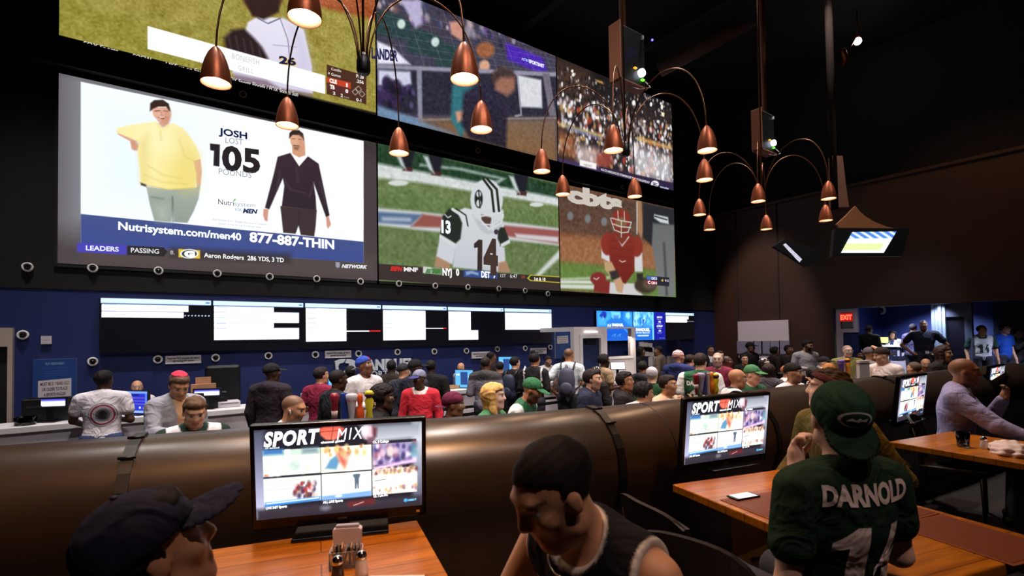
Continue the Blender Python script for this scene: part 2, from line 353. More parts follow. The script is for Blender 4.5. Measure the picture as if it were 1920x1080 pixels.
for i, q in enumerate(row2): camera_dome('security_camera', on_y(*q, D), D + .02, (ORD[i] + ' dome camera from the left on the navy wall under the odds monitors') if i else 'dome camera on the navy wall near the left doorway', 'cameras above the betting windows')
for q, w in (((455, 178), 'left'), ((895, 283), 'middle'), ((1165, 352), 'right')): camera_dome('security_camera', on_y(*q, D), D + .005, 'dome camera between the upper and lower big screens, %s one of three' % w, 'cameras between the screens')

# ------------------------------------------------------------------ the big projection screens
M_pic = mat_attr('projected picture', emit=1.12, sample=False)
M_scr_frame = mat('black screen frame', (11, 11, 12), .6)
XS = [-.965, 3.825, 8.63, 13.4]; ZL = (3.27, 6.03); ZU = (6.59, 9.31)
def big_screen(label, x0, x1, z0, z1, nx, fill, bg):
    t = thing('projection_screen', label, 'screen', (x0, D, z0), 0, 'big projection screens')
    w, h = x1 - x0 - .03, z1 - z0
    MB().box((-.03, -.03, -.05), (w + .05, 0, h + .05)).build('frame', M_scr_frame, t)
    def mp(px, py): q = on_y(px, py, D - .035); return q.x - x0 - .008, q.z - z0
    P = Pic(w, h, nx, mp, bg); fill(P)
    P.build('picture', M_pic, t, lambda x, z, d: np.stack([x + .008, np.full_like(x, -.035) - d, z], 1), .006)
    return t
def C(P, ox, oy, sc):
    """drawing helpers that take coordinates of a zoomed view (origin ox, oy and zoom sc)"""
    k = lambda p: (ox + p[0] / sc, oy + p[1] / sc)
    class q: pass
    q.poly = lambda pts, col, soft=.6, a=1.: P.poly([k(p) for p in pts], col, soft, a)
    q.line = lambda pts, wid, col, soft=.6, a=1.: P.line([k(p) for p in pts], wid, col, soft, a)
    q.ell = lambda c, rx, ry, col, soft=.6, a=1.: P.ell(k(c), rx / sc, ry / sc, col, soft, a)
    q.text = lambda b, p, e, c, col, **kw: P.text(b, k(p), k(e), k(c), col, **kw)
    q.k = k; return q

def dim(P, k): g = P.A.mean(-1, keepdims=True); P.A = (g + (P.A - g) * .86) * k
def pic_diet_ad(P):
    c = C(P, 100, 150, 2.919)
    c.poly([(20, -60), (1775, 330), (1775, 420), (20, 200)], (58, 50, 50), 20); c.poly([(20, 880), (1775, 960), (1775, 1090), (20, 1010)], (80, 70, 69), 12)
    c.poly([(-20, -40), (150, 0), (150, 1010), (-20, 1000)], (74, 66, 70), 6)
    c.poly([(150, 9), (1698, 334), (1698, 1000), (150, 893)], (247, 251, 255)); c.poly([(150, 20), (900, 170), (700, 780), (150, 735)], (224, 238, 251), 60, .7)
    c.poly([(150, 733), (1698, 885), (1698, 1001), (150, 894)], ((66, 80, 132), (60, 75, 140)))
    # heavier man in a yellow polo shirt
    sk, sk2 = (214, 160, 140), (186, 126, 106)
    c.poly([(356, 300), (345, 280), (400, 255), (480, 262), (470, 330), (445, 338), (478, 372), (470, 386), (445, 384), (428, 378), (420, 335)], sk, 1); c.poly([(425, 335), (455, 330), (482, 368), (470, 388), (440, 385)], sk2, 2, .6)
    c.poly([(765, 440), (805, 430), (813, 500), (806, 572), (785, 585), (778, 520)], sk, 1)
    c.poly([(343, 286), (352, 262), (420, 246), (505, 234), (560, 226), (600, 268), (655, 234), (705, 262), (745, 305), (785, 370), (807, 432), (764, 442), (783, 520), (776, 590), (700, 602), (620, 600), (505, 574), (480, 565), (474, 480), (460, 385), (470, 340), (415, 316)], ((244, 233, 176), (240, 224, 140)), 1)
    c.poly([(470, 345), (520, 300), (520, 560), (480, 565)], (212, 190, 105), 8, .55); c.poly([(560, 420), (760, 420), (770, 590), (620, 598)], (232, 214, 120), 14, .5); c.line([(500, 574), (630, 600), (775, 590)], 1.4, (196, 176, 100), 1)
    c.poly([(535, 150), (640, 150), (645, 190), (632, 222), (603, 240), (575, 228), (548, 196)], (222, 170, 148), 1); c.poly([(590, 215), (640, 195), (632, 245), (600, 262), (575, 240)], (205, 150, 126), 2)
    c.poly([(560, 228), (600, 266), (640, 232), (628, 262), (600, 280), (572, 260)], (236, 222, 150), 1)
    c.poly([(528, 172), (530, 128), (552, 110), (600, 108), (632, 130), (642, 172), (630, 166), (618, 146), (575, 146), (545, 158)], (58, 40, 34), 1)
    c.line([(556, 170), (584, 168)], 1.2, (70, 45, 38)); c.line([(604, 168), (628, 172)], 1.2, (70, 45, 38)); c.line([(576, 205), (598, 212), (614, 203)], 1.8, (120, 50, 46)); c.line([(580, 206), (612, 204)], 1, (250, 245, 240)); c.line([(592, 172), (590, 192), (600, 194)], 1, (180, 120, 100))
    c.poly([(508, 582), (640, 602), (776, 592), (806, 568), (795, 650), (770, 715), (734, 782), (662, 778), (655, 700), (645, 778), (553, 770), (528, 680)], ((163, 172, 160), (140, 150, 140)), 1)
    c.line([(652, 640), (655, 775)], 2, (96, 108, 102), 1.5); c.line([(540, 640), (600, 650)], 2, (120, 130, 124), 2); c.poly([(560, 690), (620, 690), (630, 770), (570, 768)], (185, 194, 182), 10, .6); c.poly([(476, 560), (508, 572), (510, 586), (480, 576)], (40, 36, 36), 1)
    # the same man slim, in a dark sweater
    c.poly([(1150, 705), (1178, 708), (1172, 775), (1156, 768), (1148, 740)], (205, 148, 128), 1); c.poly([(1492, 748), (1508, 746), (1520, 790), (1505, 815), (1496, 800)], (205, 148, 128), 1)
    c.poly([(1242, 690), (1442, 712), (1436, 800), (1428, 856), (1354, 848), (1342, 796), (1326, 842), (1258, 836), (1250, 760)], (62, 48, 50), 1)
    c.poly([(1228, 420), (1300, 398), (1345, 470), (1392, 416), (1452, 458), (1480, 590), (1512, 742), (1492, 750), (1424, 560), (1436, 640), (1440, 714), (1250, 692), (1264, 580), (1256, 538), (1182, 708), (1158, 700), (1205, 520)], ((58, 42, 52), (48, 38, 44)), 1)
    c.poly([(1298, 400), (1322, 385), (1372, 388), (1392, 418), (1346, 471)], (250, 250, 252), 1); c.poly([(1306, 340), (1376, 340), (1380, 412), (1345, 424), (1308, 404)], (206, 150, 120), 1)
    c.poly([(1294, 310), (1300, 285), (1362, 288), (1372, 320), (1368, 360), (1340, 382), (1312, 374), (1298, 345)], (216, 164, 132), 1); c.poly([(1290, 322), (1292, 290), (1310, 274), (1345, 274), (1368, 294), (1374, 338), (1364, 318), (1345, 302), (1310, 300)], (52, 38, 34), 1)
    c.line([(1306, 322), (1324, 322)], 1, (70, 46, 40)); c.line([(1340, 324), (1358, 326)], 1, (70, 46, 40)); c.line([(1314, 358), (1344, 360)], 1.6, (90, 56, 46)); c.poly([(1312, 364), (1350, 364), (1338, 384), (1320, 380)], (120, 82, 64), 2, .8)
    # words
    nv = (26, 34, 72); bk = (40, 34, 38)
    c.poly([(520, 300), (600, 290), (640, 330), (560, 560), (520, 560)], (250, 244, 205), 26, .5); c.poly([(700, 300), (790, 400), (780, 590), (720, 600)], (224, 202, 110), 20, .55)
    for a in ([(520, 470), (600, 520), (700, 540)], [(500, 520), (600, 560), (730, 570)], [(690, 330), (720, 420), (765, 440)], [(585, 280), (590, 330)]): c.line(a, 1.6, (206, 186, 104), 2.2, .5)
    for a in ([(1262, 540), (1300, 600), (1380, 620)], [(1428, 560), (1400, 640)], [(1240, 500), (1225, 600)], [(1460, 560), (1490, 680)], [(1330, 480), (1340, 560)]): c.line(a, 2., (84, 66, 78), 2.4, .6)
    c.line([(1344, 716), (1342, 796)], 1.6, (44, 34, 36), 1.5, .8); c.poly([(600, 160), (640, 170), (638, 215), (610, 235), (604, 190)], (190, 132, 110), 5, .5); c.poly([(1344, 300), (1370, 310), (1368, 360), (1345, 380)], (186, 130, 102), 5, .5)
    c.text('JOSH', (905, 297), (1061, 324), (905, 262), nv, bold=.035); c.text('LOST', (942, 345), (1038, 356), (942, 313), (150, 150, 158)); c.poly([(857, 347), (912, 353), (909, 474), (876, 469), (879, 388), (858, 384)], bk); c.text('05', (922, 487), (1132, 508), (922, 362), bk, bold=.04, space=1.06); c.text('POUNDS', (905, 516), (1083, 537), (905, 483), (130, 130, 140), bold=-.008)
    c.text('Nutri', (902, 680), (988, 688), (902, 652), (60, 62, 76)); c.text('system', (990, 688), (1105, 697), (990, 664), (170, 174, 180)); c.text('FOR', (995, 718), (1030, 720), (995, 702), (110, 140, 160)); c.text('MEN', (1036, 727), (1118, 732), (1036, 704), (28, 44, 84), bold=.05, shear=.25)
    c.poly([(985, 660), (994, 648), (1000, 654), (990, 664)], (120, 170, 90)); c.text('Real Success Story. Weight lost on prior program.', (872, 768), (1170, 796), (872, 757), (160, 165, 172)); c.text('Expect to lose an avg. 1-2 lbs per week.', (904, 790), (1140, 811), (904, 780), (160, 165, 172))
    c.text('Nutrisystem.com/men40', (355, 818), (1028, 878), (355, 776), (246, 250, 255), bold=.03); c.text('877-887-THIN', (1073, 884), (1537, 925), (1073, 834), (250, 252, 255), bold=.04)
    c.poly([(130, 892), (402, 906), (402, 957), (130, 941)], (72, 66, 176)); c.poly([(404, 906), (604, 916), (626, 940), (606, 966), (404, 957)], (42, 38, 42))
    c.poly([(640, 915), (1300, 950), (1300, 1004), (640, 972)], (50, 44, 46), 6, .7)
    c.text('LEADERS', (178, 931), (358, 939), (178, 906), (226, 228, 246), bold=.03); c.text('PASSING', (424, 943), (578, 951), (424, 918), (222, 222, 226), bold=.015); c.text('8.', (640, 954), (664, 955), (640, 933), (190, 190, 190))
    c.poly([(685, 924), (803, 932), (803, 978), (685, 970)], (222, 184, 54)); c.ell((744, 951), 50, 26, (250, 250, 250)); c.ell((744, 951), 42, 21, (38, 62, 50)); c.text('G', (715, 966), (775, 969), (715, 936), (250, 250, 250), bold=.09)
    c.text('Aaron Rodgers', (824, 970), (1043, 984), (824, 946), (245, 245, 248), bold=.02); c.text('286 YDS, 3 TD', (1062, 986), (1261, 998), (1062, 962), (245, 245, 248), bold=.02)
    c.poly([(1545, 996), (1568, 998), (1568, 1022), (1557, 1030), (1545, 1020)], (150, 150, 165)); c.text('NETWORK', (1577, 1027), (1718, 1033), (1577, 1009), (225, 225, 230), bold=.05, shear=.3)

def pic_football(P):
    c = C(P, 690, 250, 3.085)
    gr = ((126, 146, 84), (104, 134, 72)); P.A[:] = (112, 136, 78)
    c.poly([(0, 40), (1120, 300), (1120, 400), (0, 180)], (42, 76, 50), 4); c.poly([(40, 170), (1110, 375), (1110, 425), (300, 285), (40, 262)], (232, 240, 238), 4); c.poly([(300, 175), (540, 200), (800, 260), (700, 330), (660, 300), (760, 265), (520, 212), (300, 190)], (200, 220, 215), 3, .8)
    c.poly([(40, 265), (1110, 430), (1110, 560), (700, 520), (40, 430)], gr, 8); P.noise(9, 5)
    c.poly([(40, 430), (320, 455), (1110, 550), (1110, 650), (40, 530)], (222, 226, 230), 3); c.poly([(45, 452), (318, 470), (250, 530), (45, 516)], (92, 122, 165), 3); c.poly([(318, 468), (430, 482), (420, 545), (250, 540)], (170, 88, 78), 3); c.poly([(760, 530), (1108, 562), (1108, 640), (770, 590)], (178, 92, 88), 3); c.poly([(850, 580), (1100, 600), (1100, 630), (860, 605)], (228, 222, 224), 3)
    c.ell((175, 287), 58, 17, (236, 240, 236), 2); c.ell((975, 412), 40, 13, (236, 240, 236), 2); c.line([(90, 495), (240, 500)], 7, (200, 215, 232), 3, .8)
    for x, y in ((230, 150), (395, 175), (890, 290)):
        c.poly([(x - 45, y - 60), (x + 40, y - 50), (x + 20, y + 55), (x - 30, y + 50)], (36, 36, 46), 3); c.poly([(x - 20, y + 45), (x + 30, y + 50), (x + 25, y + 72), (x - 30, y + 66)], (90, 44, 44), 2)
        c.poly([(x - 75, y - 45), (x - 48, y - 40), (x - 10, y + 60), (x - 40, y + 35)], (214, 226, 228), 3)
    c.poly([(1110, 670), (1110, 720), (990, 830), (960, 830)], (226, 232, 228), 4)
    # quarterback
    wh = (236, 240, 244); dk = (44, 50, 42)
    c.poly([(395, 700), (480, 740), (470, 800), (380, 790)], (196, 146, 110), 2); c.poly([(750, 740), (800, 740), (826, 806), (740, 800)], (196, 146, 110), 2)
    c.poly([(470, 470), (560, 430), (640, 450), (740, 470), (790, 520), (760, 660), (752, 800), (490, 775), (505, 640)], (wh, (214, 220, 230)), 2); c.poly([(415, 600), (510, 650), (490, 760), (395, 710)], (226, 230, 238), 2); c.poly([(745, 650), (790, 660), (795, 740), (745, 750)], (222, 226, 234), 2)
    c.poly([(430, 480), (470, 435), (520, 460), (545, 520), (535, 610), (505, 640), (418, 585)], dk, 2); c.poly([(752, 540), (790, 545), (818, 620), (770, 655), (750, 610)], dk, 2); c.poly([(415, 582), (510, 640), (505, 660), (412, 605)], wh, 1.5); c.poly([(768, 640), (820, 612), (822, 634), (768, 662)], wh, 1.5)
    c.line([(490, 440), (550, 480), (565, 540)], 6, wh, 1); c.line([(510, 436), (566, 474), (578, 535)], 3, dk, 1)
    c.text('13', (424, 572), (478, 578), (428, 505), wh, bold=.05); c.line([(445, 470), (462, 488), (480, 478)], 2, wh, 1)
    c.poly([(612, 640), (640, 614), (662, 617), (660, 800), (632, 796), (634, 660), (614, 664)], (66, 50, 44)); c.text('4', (668, 796), (752, 806), (668, 620), (66, 50, 44), bold=.08)
    c.poly([(600, 470), (640, 440), (760, 480), (784, 520), (740, 580), (690, 585), (650, 560)], (206, 212, 220), 2)
    c.ell((686, 385), 94, 122, (232, 238, 244), 2); c.poly([(600, 440), (780, 440), (784, 490), (700, 520), (610, 490)], (228, 234, 240), 3); c.ell((640, 380), 24, 52, dk, 1.5); c.ell((640, 352), 13, 17, wh, 1); c.ell((640, 404), 13, 20, wh, 1); c.line([(640, 330), (648, 430)], 3, dk, 1)
    c.line([(668, 266), (715, 330), (728, 450)], 6, dk, 1); c.line([(690, 264), (745, 325), (758, 450)], 6, dk, 1)
    c.poly([(655, 470), (720, 490), (700, 540), (655, 510)], (96, 66, 58), 2); c.line([(640, 455), (650, 500), (700, 555), (770, 520), (782, 470)], 4, wh, 1); c.line([(650, 480), (716, 470), (780, 455)], 3, wh, 1); c.line([(660, 525), (720, 530), (775, 490)], 3, wh, 1); c.line([(716, 470), (722, 560)], 3, wh, 1); c.ell((742, 570), 13, 15, (66, 60, 74), 1)
    # score strip
    c.poly([(45, 752), (1110, 838), (1110, 925), (45, 845)], (66, 54, 50)); c.poly([(500, 790), (1110, 832), (1110, 872), (500, 830)], (58, 52, 50))
    c.text('ESPN', (128, 793), (200, 797), (128, 770), (200, 44, 40), bold=.07, shear=.3); c.text('MNF', (206, 797), (288, 800), (206, 775), (226, 224, 222), bold=.05)
    c.poly([(318, 770), (426, 780), (426, 818), (318, 808)], (226, 232, 226)); c.poly([(370, 776), (426, 780), (426, 818), (372, 812)], (86, 140, 70), 3); c.text('NYJ', (430, 820), (484, 823), (430, 782), (246, 246, 246), bold=.05); c.text('0', (508, 821), (527, 823), (508, 785), (246, 246, 246), bold=.05); c.text('JETS', (324, 806), (410, 812), (324, 784), (70, 120, 60), bold=.06, shear=.3)
    c.poly([(553, 789), (748, 800), (748, 842), (553, 829)], (52, 82, 164)); c.poly([(565, 800), (600, 795), (640, 808), (638, 822), (600, 812), (568, 822)], (150, 180, 226), 1.5); c.text('DET', (654, 832), (706, 836), (654, 798), (240, 244, 250), bold=.05); c.text('7', (724, 836), (742, 837), (724, 802), (240, 244, 250), bold=.05)
    c.text('1ST', (765, 832), (796, 834), (765, 814), (210, 205, 200)); c.text('6:47', (821, 836), (862, 838), (821, 814), (225, 220, 215)); c.text('39', (886, 840), (906, 841), (886, 824), (196, 66, 50))
    c.poly([(920, 838), (938, 818), (1110, 828), (1110, 866), (938, 854)], (226, 208, 40)); c.poly([(930, 838), (943, 823), (1110, 833), (1110, 861), (943, 849)], (60, 50, 44)); c.text('1st & 10', (962, 850), (1026, 854), (962, 832), (245, 240, 220), bold=.03)

def pic_catcher(P):
    c = C(P, 690, 250, 3.085)
    P.A[:] = (120, 80, 56); c.poly([(1105, 320), (1790, 440), (1790, 640), (1105, 560)], ((98, 70, 58), (110, 76, 58)), 3); c.poly([(1105, 580), (1790, 650), (1790, 800), (1105, 760)], ((168, 104, 66), (176, 116, 74)), 6); c.poly([(1105, 740), (1790, 800), (1790, 960), (1105, 900)], ((110, 140, 60), (112, 150, 66)), 5); P.noise(7, 4)
    c.poly([(1108, 850), (1300, 852), (1300, 870), (1108, 868)], (232, 236, 226), 2); c.poly([(1108, 872), (1420, 880), (1420, 905), (1108, 896)], (226, 232, 220), 2); c.poly([(1108, 838), (1400, 826), (1400, 842), (1108, 852)], (222, 226, 214), 2, .7)
    for x, y in ((1170, 478), (1271, 494), (1366, 510)): c.ell((x, y), 17, 25, (128, 130, 134), 2)
    c.text('cbts', (1150, 390), (1470, 446), (1150, 300), (196, 188, 178), bold=.06)
    c.poly([(1552, 380), (1580, 385), (1592, 560), (1582, 612), (1558, 560)], (186, 134, 92), 3); c.line([(1556, 400), (1556, 580)], 3, (210, 216, 226), 1)
    c.poly([(1590, 400), (1772, 440), (1776, 620), (1640, 650), (1590, 600)], (46, 46, 52), 3); c.poly([(1648, 520), (1772, 530), (1775, 945), (1680, 940), (1665, 780), (1642, 640)], ((112, 116, 114), (128, 132, 130)), 3); c.line([(1712, 640), (1728, 930)], 6, (70, 74, 74), 4); c.poly([(1655, 468), (1735, 485), (1740, 525), (1690, 515), (1655, 490)], (222, 230, 232), 2); c.line([(1660, 480), (1730, 500)], 3, (60, 64, 66), 1)
    red, rd2 = (158, 52, 38), (128, 36, 28)
    c.poly([(1380, 860), (1560, 870), (1590, 940), (1560, 945), (1380, 925)], (224, 220, 222), 2); c.poly([(1350, 650), (1400, 640), (1420, 760), (1350, 720)], (230, 228, 230), 2); c.poly([(1530, 690), (1585, 690), (1590, 800), (1545, 800)], (226, 224, 228), 2)
    c.ell((1385, 640), 38, 66, red, 2); c.ell((1555, 655), 34, 60, red, 2); c.poly([(1385, 590), (1440, 560), (1520, 580), (1545, 620), (1540, 800), (1490, 870), (1440, 858), (1402, 770)], (red, rd2), 2)
    for i in range(5): c.line([(1412, 620 + i * 44), (1535, 632 + i * 44)], 1.4, rd2, 1.2, .8)
    c.line([(1455, 735), (1470, 745), (1490, 738)], 1.8, (236, 210, 205), 1); c.line([(1440, 600), (1470, 650), (1508, 600)], 3, (214, 208, 202), 1.4)
    c.poly([(1366, 740), (1410, 745), (1450, 830), (1420, 845), (1370, 790)], (214, 168, 118), 2); c.poly([(1395, 800), (1440, 790), (1460, 845), (1412, 850)], (60, 52, 54), 2); c.poly([(1420, 850), (1460, 830), (1480, 880), (1470, 925), (1440, 915)], (216, 168, 126), 2)
    c.ell((1332, 840), 46, 38, (150, 46, 44), 2); c.poly([(1310, 860), (1400, 850), (1395, 930), (1305, 915)], (146, 44, 40), 2); c.line([(1306, 838), (1322, 846), (1336, 834)], 2, (230, 200, 200), 1)
    c.ell((1605, 880), 64, 46, (70, 56, 42), 3); c.ell((1630, 872), 40, 30, (120, 104, 84), 4, .7); c.poly([(1555, 810), (1590, 810), (1590, 850), (1555, 850)], (54, 46, 46), 2)
    c.ell((1463, 500), 54, 62, red, 2); c.ell((1464, 520), 34, 34, (150, 100, 66), 2); c.poly([(1425, 545), (1500, 545), (1494, 615), (1465, 640), (1438, 610)], (140, 56, 40), 2)
    for l in ([(1410, 490), (1462, 505), (1522, 515)], [(1412, 522), (1462, 540), (1520, 545)], [(1445, 450), (1448, 500)], [(1482, 452), (1484, 505)], [(1430, 560), (1465, 575), (1505, 572)], [(1465, 510), (1465, 600)], [(1402, 490), (1425, 560)], [(1524, 515), (1505, 570)]): c.line(l, 2, (228, 226, 220), .8)
    c.poly([(1610, 822), (1742, 834), (1742, 886), (1610, 874)], (44, 44, 60)); c.poly([(1612, 824), (1672, 829), (1672, 850), (1612, 846)], (80, 120, 196)); c.poly([(1612, 850), (1672, 855), (1672, 876), (1612, 872)], (196, 50, 60)); c.text('C', (1618, 870), (1632, 871), (1618, 853), (250, 250, 250), bold=.05); c.text('CIN 4', (1638, 872), (1670, 874), (1638, 858), (250, 250, 250), bold=.03); c.text('CHC 0', (1638, 846), (1670, 848), (1638, 832), (250, 250, 250), bold=.03); c.poly([(1695, 850), (1703, 842), (1711, 850), (1703, 860)], (220, 190, 60)); c.text('0-2', (1718, 858), (1738, 860), (1718, 844), (240, 240, 240))

def pic_outfielder(P):
    c = C(P, 0, 0, 2.667)
    P.A[:] = (150, 138, 64); c.poly([(290, -900), (1890, -600), (1890, -60), (290, -320)], (70, 88, 60), 10); c.poly([(1250, -160), (1890, -40), (1890, 105), (1500, 10), (1250, -60)], (158, 84, 50), 5); c.poly([(290, 60), (1000, 260), (1000, 420), (290, 190)], (138, 136, 48), 40, .6); P.noise(9, 3); P.noise(7, 12)
    # outfielder: head, white jersey, dark glove
    c.poly([(1240, 110), (1290, 82), (1420, 92), (1520, 150), (1560, 330), (1565, 470), (1200, 420), (1160, 360), (1215, 190)], ((226, 222, 236), (206, 202, 222)), 2); c.poly([(1420, 100), (1520, 150), (1560, 330), (1540, 470), (1470, 420), (1480, 260)], (190, 184, 210), 12, .5)
    c.line([(1400, 90), (1440, 200), (1460, 420)], 1.6, (120, 110, 140), 1); c.line([(1290, 92), (1340, 118), (1400, 92)], 2, (90, 90, 120), 1); c.line([(1365, 225), (1480, 235)], 1.2, (150, 146, 176), 1)
    c.ell((1315, -90), 120, 170, (92, 58, 44), 3); c.poly([(1245, -300), (1440, -280), (1450, -130), (1190, -150)], (26, 30, 60), 3); c.poly([(1225, 0), (1250, -60), (1400, -30), (1395, 60), (1320, 98), (1260, 80)], (52, 34, 30), 3)
    c.poly([(1120, 190), (1160, 150), (1220, 142), (1270, 190), (1310, 235), (1340, 290), (1320, 330), (1180, 310), (1130, 250)], (44, 32, 34), 4); 
    for i in range(5): c.line([(1140 + i * 38, 170 + i * 12), (1170 + i * 34, 300)], 2, (86, 66, 62), 2, .7)
    c.poly([(1170, 370), (1330, 400), (1400, 440), (1560, 470), (1560, 485), (1170, 400)], (120, 96, 112), 4, .8)
    c.text('26', (1398, 318), (1484, 330), (1398, 284), (226, 190, 90), bold=.08); c.text('26', (1394, 316), (1480, 328), (1394, 281), (34, 34, 70), bold=.05)
    c.poly([(738, 130), (1626, 378), (1626, 470), (738, 245)], (250, 250, 250)); c.text('BONEFISH', (1160, 293), (1296, 326), (1160, 266), (206, 206, 202), bold=.02, space=1.1); c.text('GRILL', (1190, 352), (1266, 369), (1190, 328), (206, 206, 202), bold=.02, space=1.2); c.line([(1190, 316), (1230, 306), (1270, 334)], 1, (216, 214, 206), 1)
    br = (74, 46, 34); c.poly([(1634, 322), (1832, 380), (1832, 522), (1634, 470)], br); c.poly([(1634, 384), (1754, 414), (1754, 444), (1634, 412)], (190, 66, 40)); c.poly([(1634, 415), (1754, 446), (1754, 476), (1634, 446)], (86, 44, 44))
    w_ = (245, 240, 235)
    c.text('Castillo', (1656, 350), (1706, 362), (1656, 338), w_); c.text('8', (1641, 371), (1648, 373), (1641, 360), w_); c.text('Gomes', (1656, 378), (1703, 389), (1656, 364), w_); c.text('P: 28', (1781, 388), (1818, 396), (1781, 372), w_, bold=.02); c.text('.256', (1781, 412), (1818, 421), (1781, 397), w_, bold=.02)
    c.text('CLE', (1647, 411), (1684, 420), (1647, 393), w_, bold=.06); c.text('1', (1730, 434), (1738, 436), (1730, 417), w_, bold=.05); c.text('TB', (1649, 442), (1673, 448), (1649, 424), w_, bold=.06); c.text('0', (1727, 463), (1741, 466), (1727, 446), w_, bold=.05)
    c.text('2', (1664, 472), (1677, 475), (1664, 458), w_, bold=.02); c.text('2', (1703, 484), (1714, 487), (1703, 469), w_, bold=.02); c.text('outs', (1718, 488), (1745, 494), (1718, 479), (180, 170, 160)); c.text('0-1', (1781, 506), (1806, 511), (1781, 491), w_, bold=.02)
    for x, y in ((1776, 458), (1793, 443), (1810, 468)): c.line([(x - 15, y), (x, y - 13), (x + 15, y + 4), (x, y + 17), (x - 15, y)], 1, (210, 200, 190), .6)
    # ticker strip
    c.poly([(290, 183), (1885, 565), (1885, 620), (290, 240)], (30, 26, 24), 2); g_ = (214, 210, 205)
    for s_, x0, y0, x1, y1, ch in (('FOX Sports', 415, 229, 590, 268, 24), ('SOCIAL', 662, 290, 762, 312, 22), ('LIKE us on Facebook', 826, 333, 1085, 390, 24), ('/ FOX Sports Florida / FOX Sports Sun', 1120, 402, 1490, 484, 24)):
        c.text(s_, (x0, y0), (x1, y1), (x0, y0 - ch), g_, bold=.012, shear=.2)

def pic_dugout(P):
    c = C(P, 640, 0, 2.667)
    P.A[:] = (64, 62, 78); c.poly([(150, -700), (1100, -400), (1100, 300), (150, 0)], (70, 64, 78), 5); c.poly([(180, -600), (1075, -350), (1075, 300), (180, 120)], (66, 60, 74), 2)
    P.blobs([c.k((180, -500)), c.k((1075, -250)), c.k((1075, 330)), c.k((180, 60))], 260, [(120, 90, 84), (60, 66, 96), (150, 140, 160), (44, 44, 66), (96, 70, 130), (190, 170, 166)], 3, 8)
    for x, y in ((250, 110), (420, 200), (560, 270)):
        c.poly([(x - 90, y - 20), (x - 60, y - 60), (x + 60, y - 30), (x + 100, y + 20), (x + 80, y + 90), (x - 90, y + 60)], (44, 64, 66), 3); c.ell((x + 50, y + 10), 20, 24, (196, 212, 206), 2)
    c.poly([(290, 0), (400, 0), (404, 120), (370, 140), (330, 60)], (178, 170, 204), 4); c.poly([(540, 110), (590, 105), (620, 160), (600, 205), (550, 170)], (196, 140, 122), 3)
    c.poly([(820, 210), (1010, 290), (1030, 355), (980, 360), (830, 300)], (72, 40, 168), 4); c.text('AT&T', (900, 300), (942, 312), (900, 288), (170, 190, 240), bold=.03); c.text('SPORTSNET', (938, 314), (1014, 340), (938, 298), (236, 236, 250), bold=.05)
    c.ell((720, 250), 46, 40, (150, 92, 60), 4); c.ell((716, 330), 26, 30, (206, 156, 130), 3)
    c.poly([(178, 205), (260, 240), (345, 322), (180, 320)], (222, 220, 234), 3); c.text('LANDER', (150, 290), (282, 306), (150, 240), (46, 44, 84), bold=.05)
    c.poly([(178, 322), (1075, 362), (1075, 385), (178, 345)], (140, 138, 156), 2); c.poly([(178, 345), (1075, 385), (1075, 600), (178, 560)], (44, 42, 56), 3); c.poly([(185, 350), (345, 358), (350, 420), (280, 440), (185, 425)], (196, 196, 220), 3)
    P.blobs([c.k((185, 400)), c.k((380, 410)), c.k((380, 540)), c.k((185, 530))], 26, [(54, 40, 76), (86, 70, 120), (30, 26, 40)], 4, 9)
    c.poly([(376, 335), (402, 337), (406, 600), (384, 598)], (132, 130, 150), 2); c.poly([(1005, 365), (1040, 368), (1075, 580), (1040, 580)], (110, 104, 116), 2); c.line([(180, 560), (400, 600), (1075, 590)], 4, (146, 144, 160), 2)
    c.poly([(178, 525), (600, 672), (560, 690), (178, 590)], (106, 132, 164), 4); c.poly([(178, 590), (540, 672), (1078, 820), (178, 600)], (92, 70, 58), 6); c.poly([(400, 600), (1078, 590), (1078, 815), (640, 700)], ((112, 96, 86), (126, 92, 62)), 10); c.poly([(880, 375), (1000, 400), (1005, 540), (895, 535)], (206, 208, 214), 3); c.line([(880, 372), (900, 575), (870, 580)], 4, (150, 148, 160), 2)
    # reporter in teal, dark-clothed man bending in front
    c.poly([(560, 400), (640, 380), (690, 420), (640, 600), (600, 690), (548, 600), (552, 470)], (50, 108, 118), 4); c.poly([(570, 560), (612, 550), (612, 600), (580, 612)], (196, 140, 116), 3)
    c.poly([(610, 470), (690, 410), (780, 440), (830, 560), (825, 745), (640, 690), (600, 620)], ((46, 42, 62), (40, 34, 44)), 5); c.poly([(760, 360), (820, 340), (870, 380), (866, 450), (830, 480), (770, 450)], (150, 104, 88), 5); c.poly([(745, 380), (790, 330), (860, 350), (870, 390), (800, 385), (760, 420)], (66, 52, 52), 5)
    for i in range(9): c.line([(200 + i * 95, -100 + i * 25), (330 + i * 90, 350)], .8, (150, 150, 165), .8, .45)
    for i in range(6): c.line([(180, 20 + i * 48), (1070, 260 + i * 20)], .8, (150, 150, 165), .8, .35)
    P.noise(5, 4)

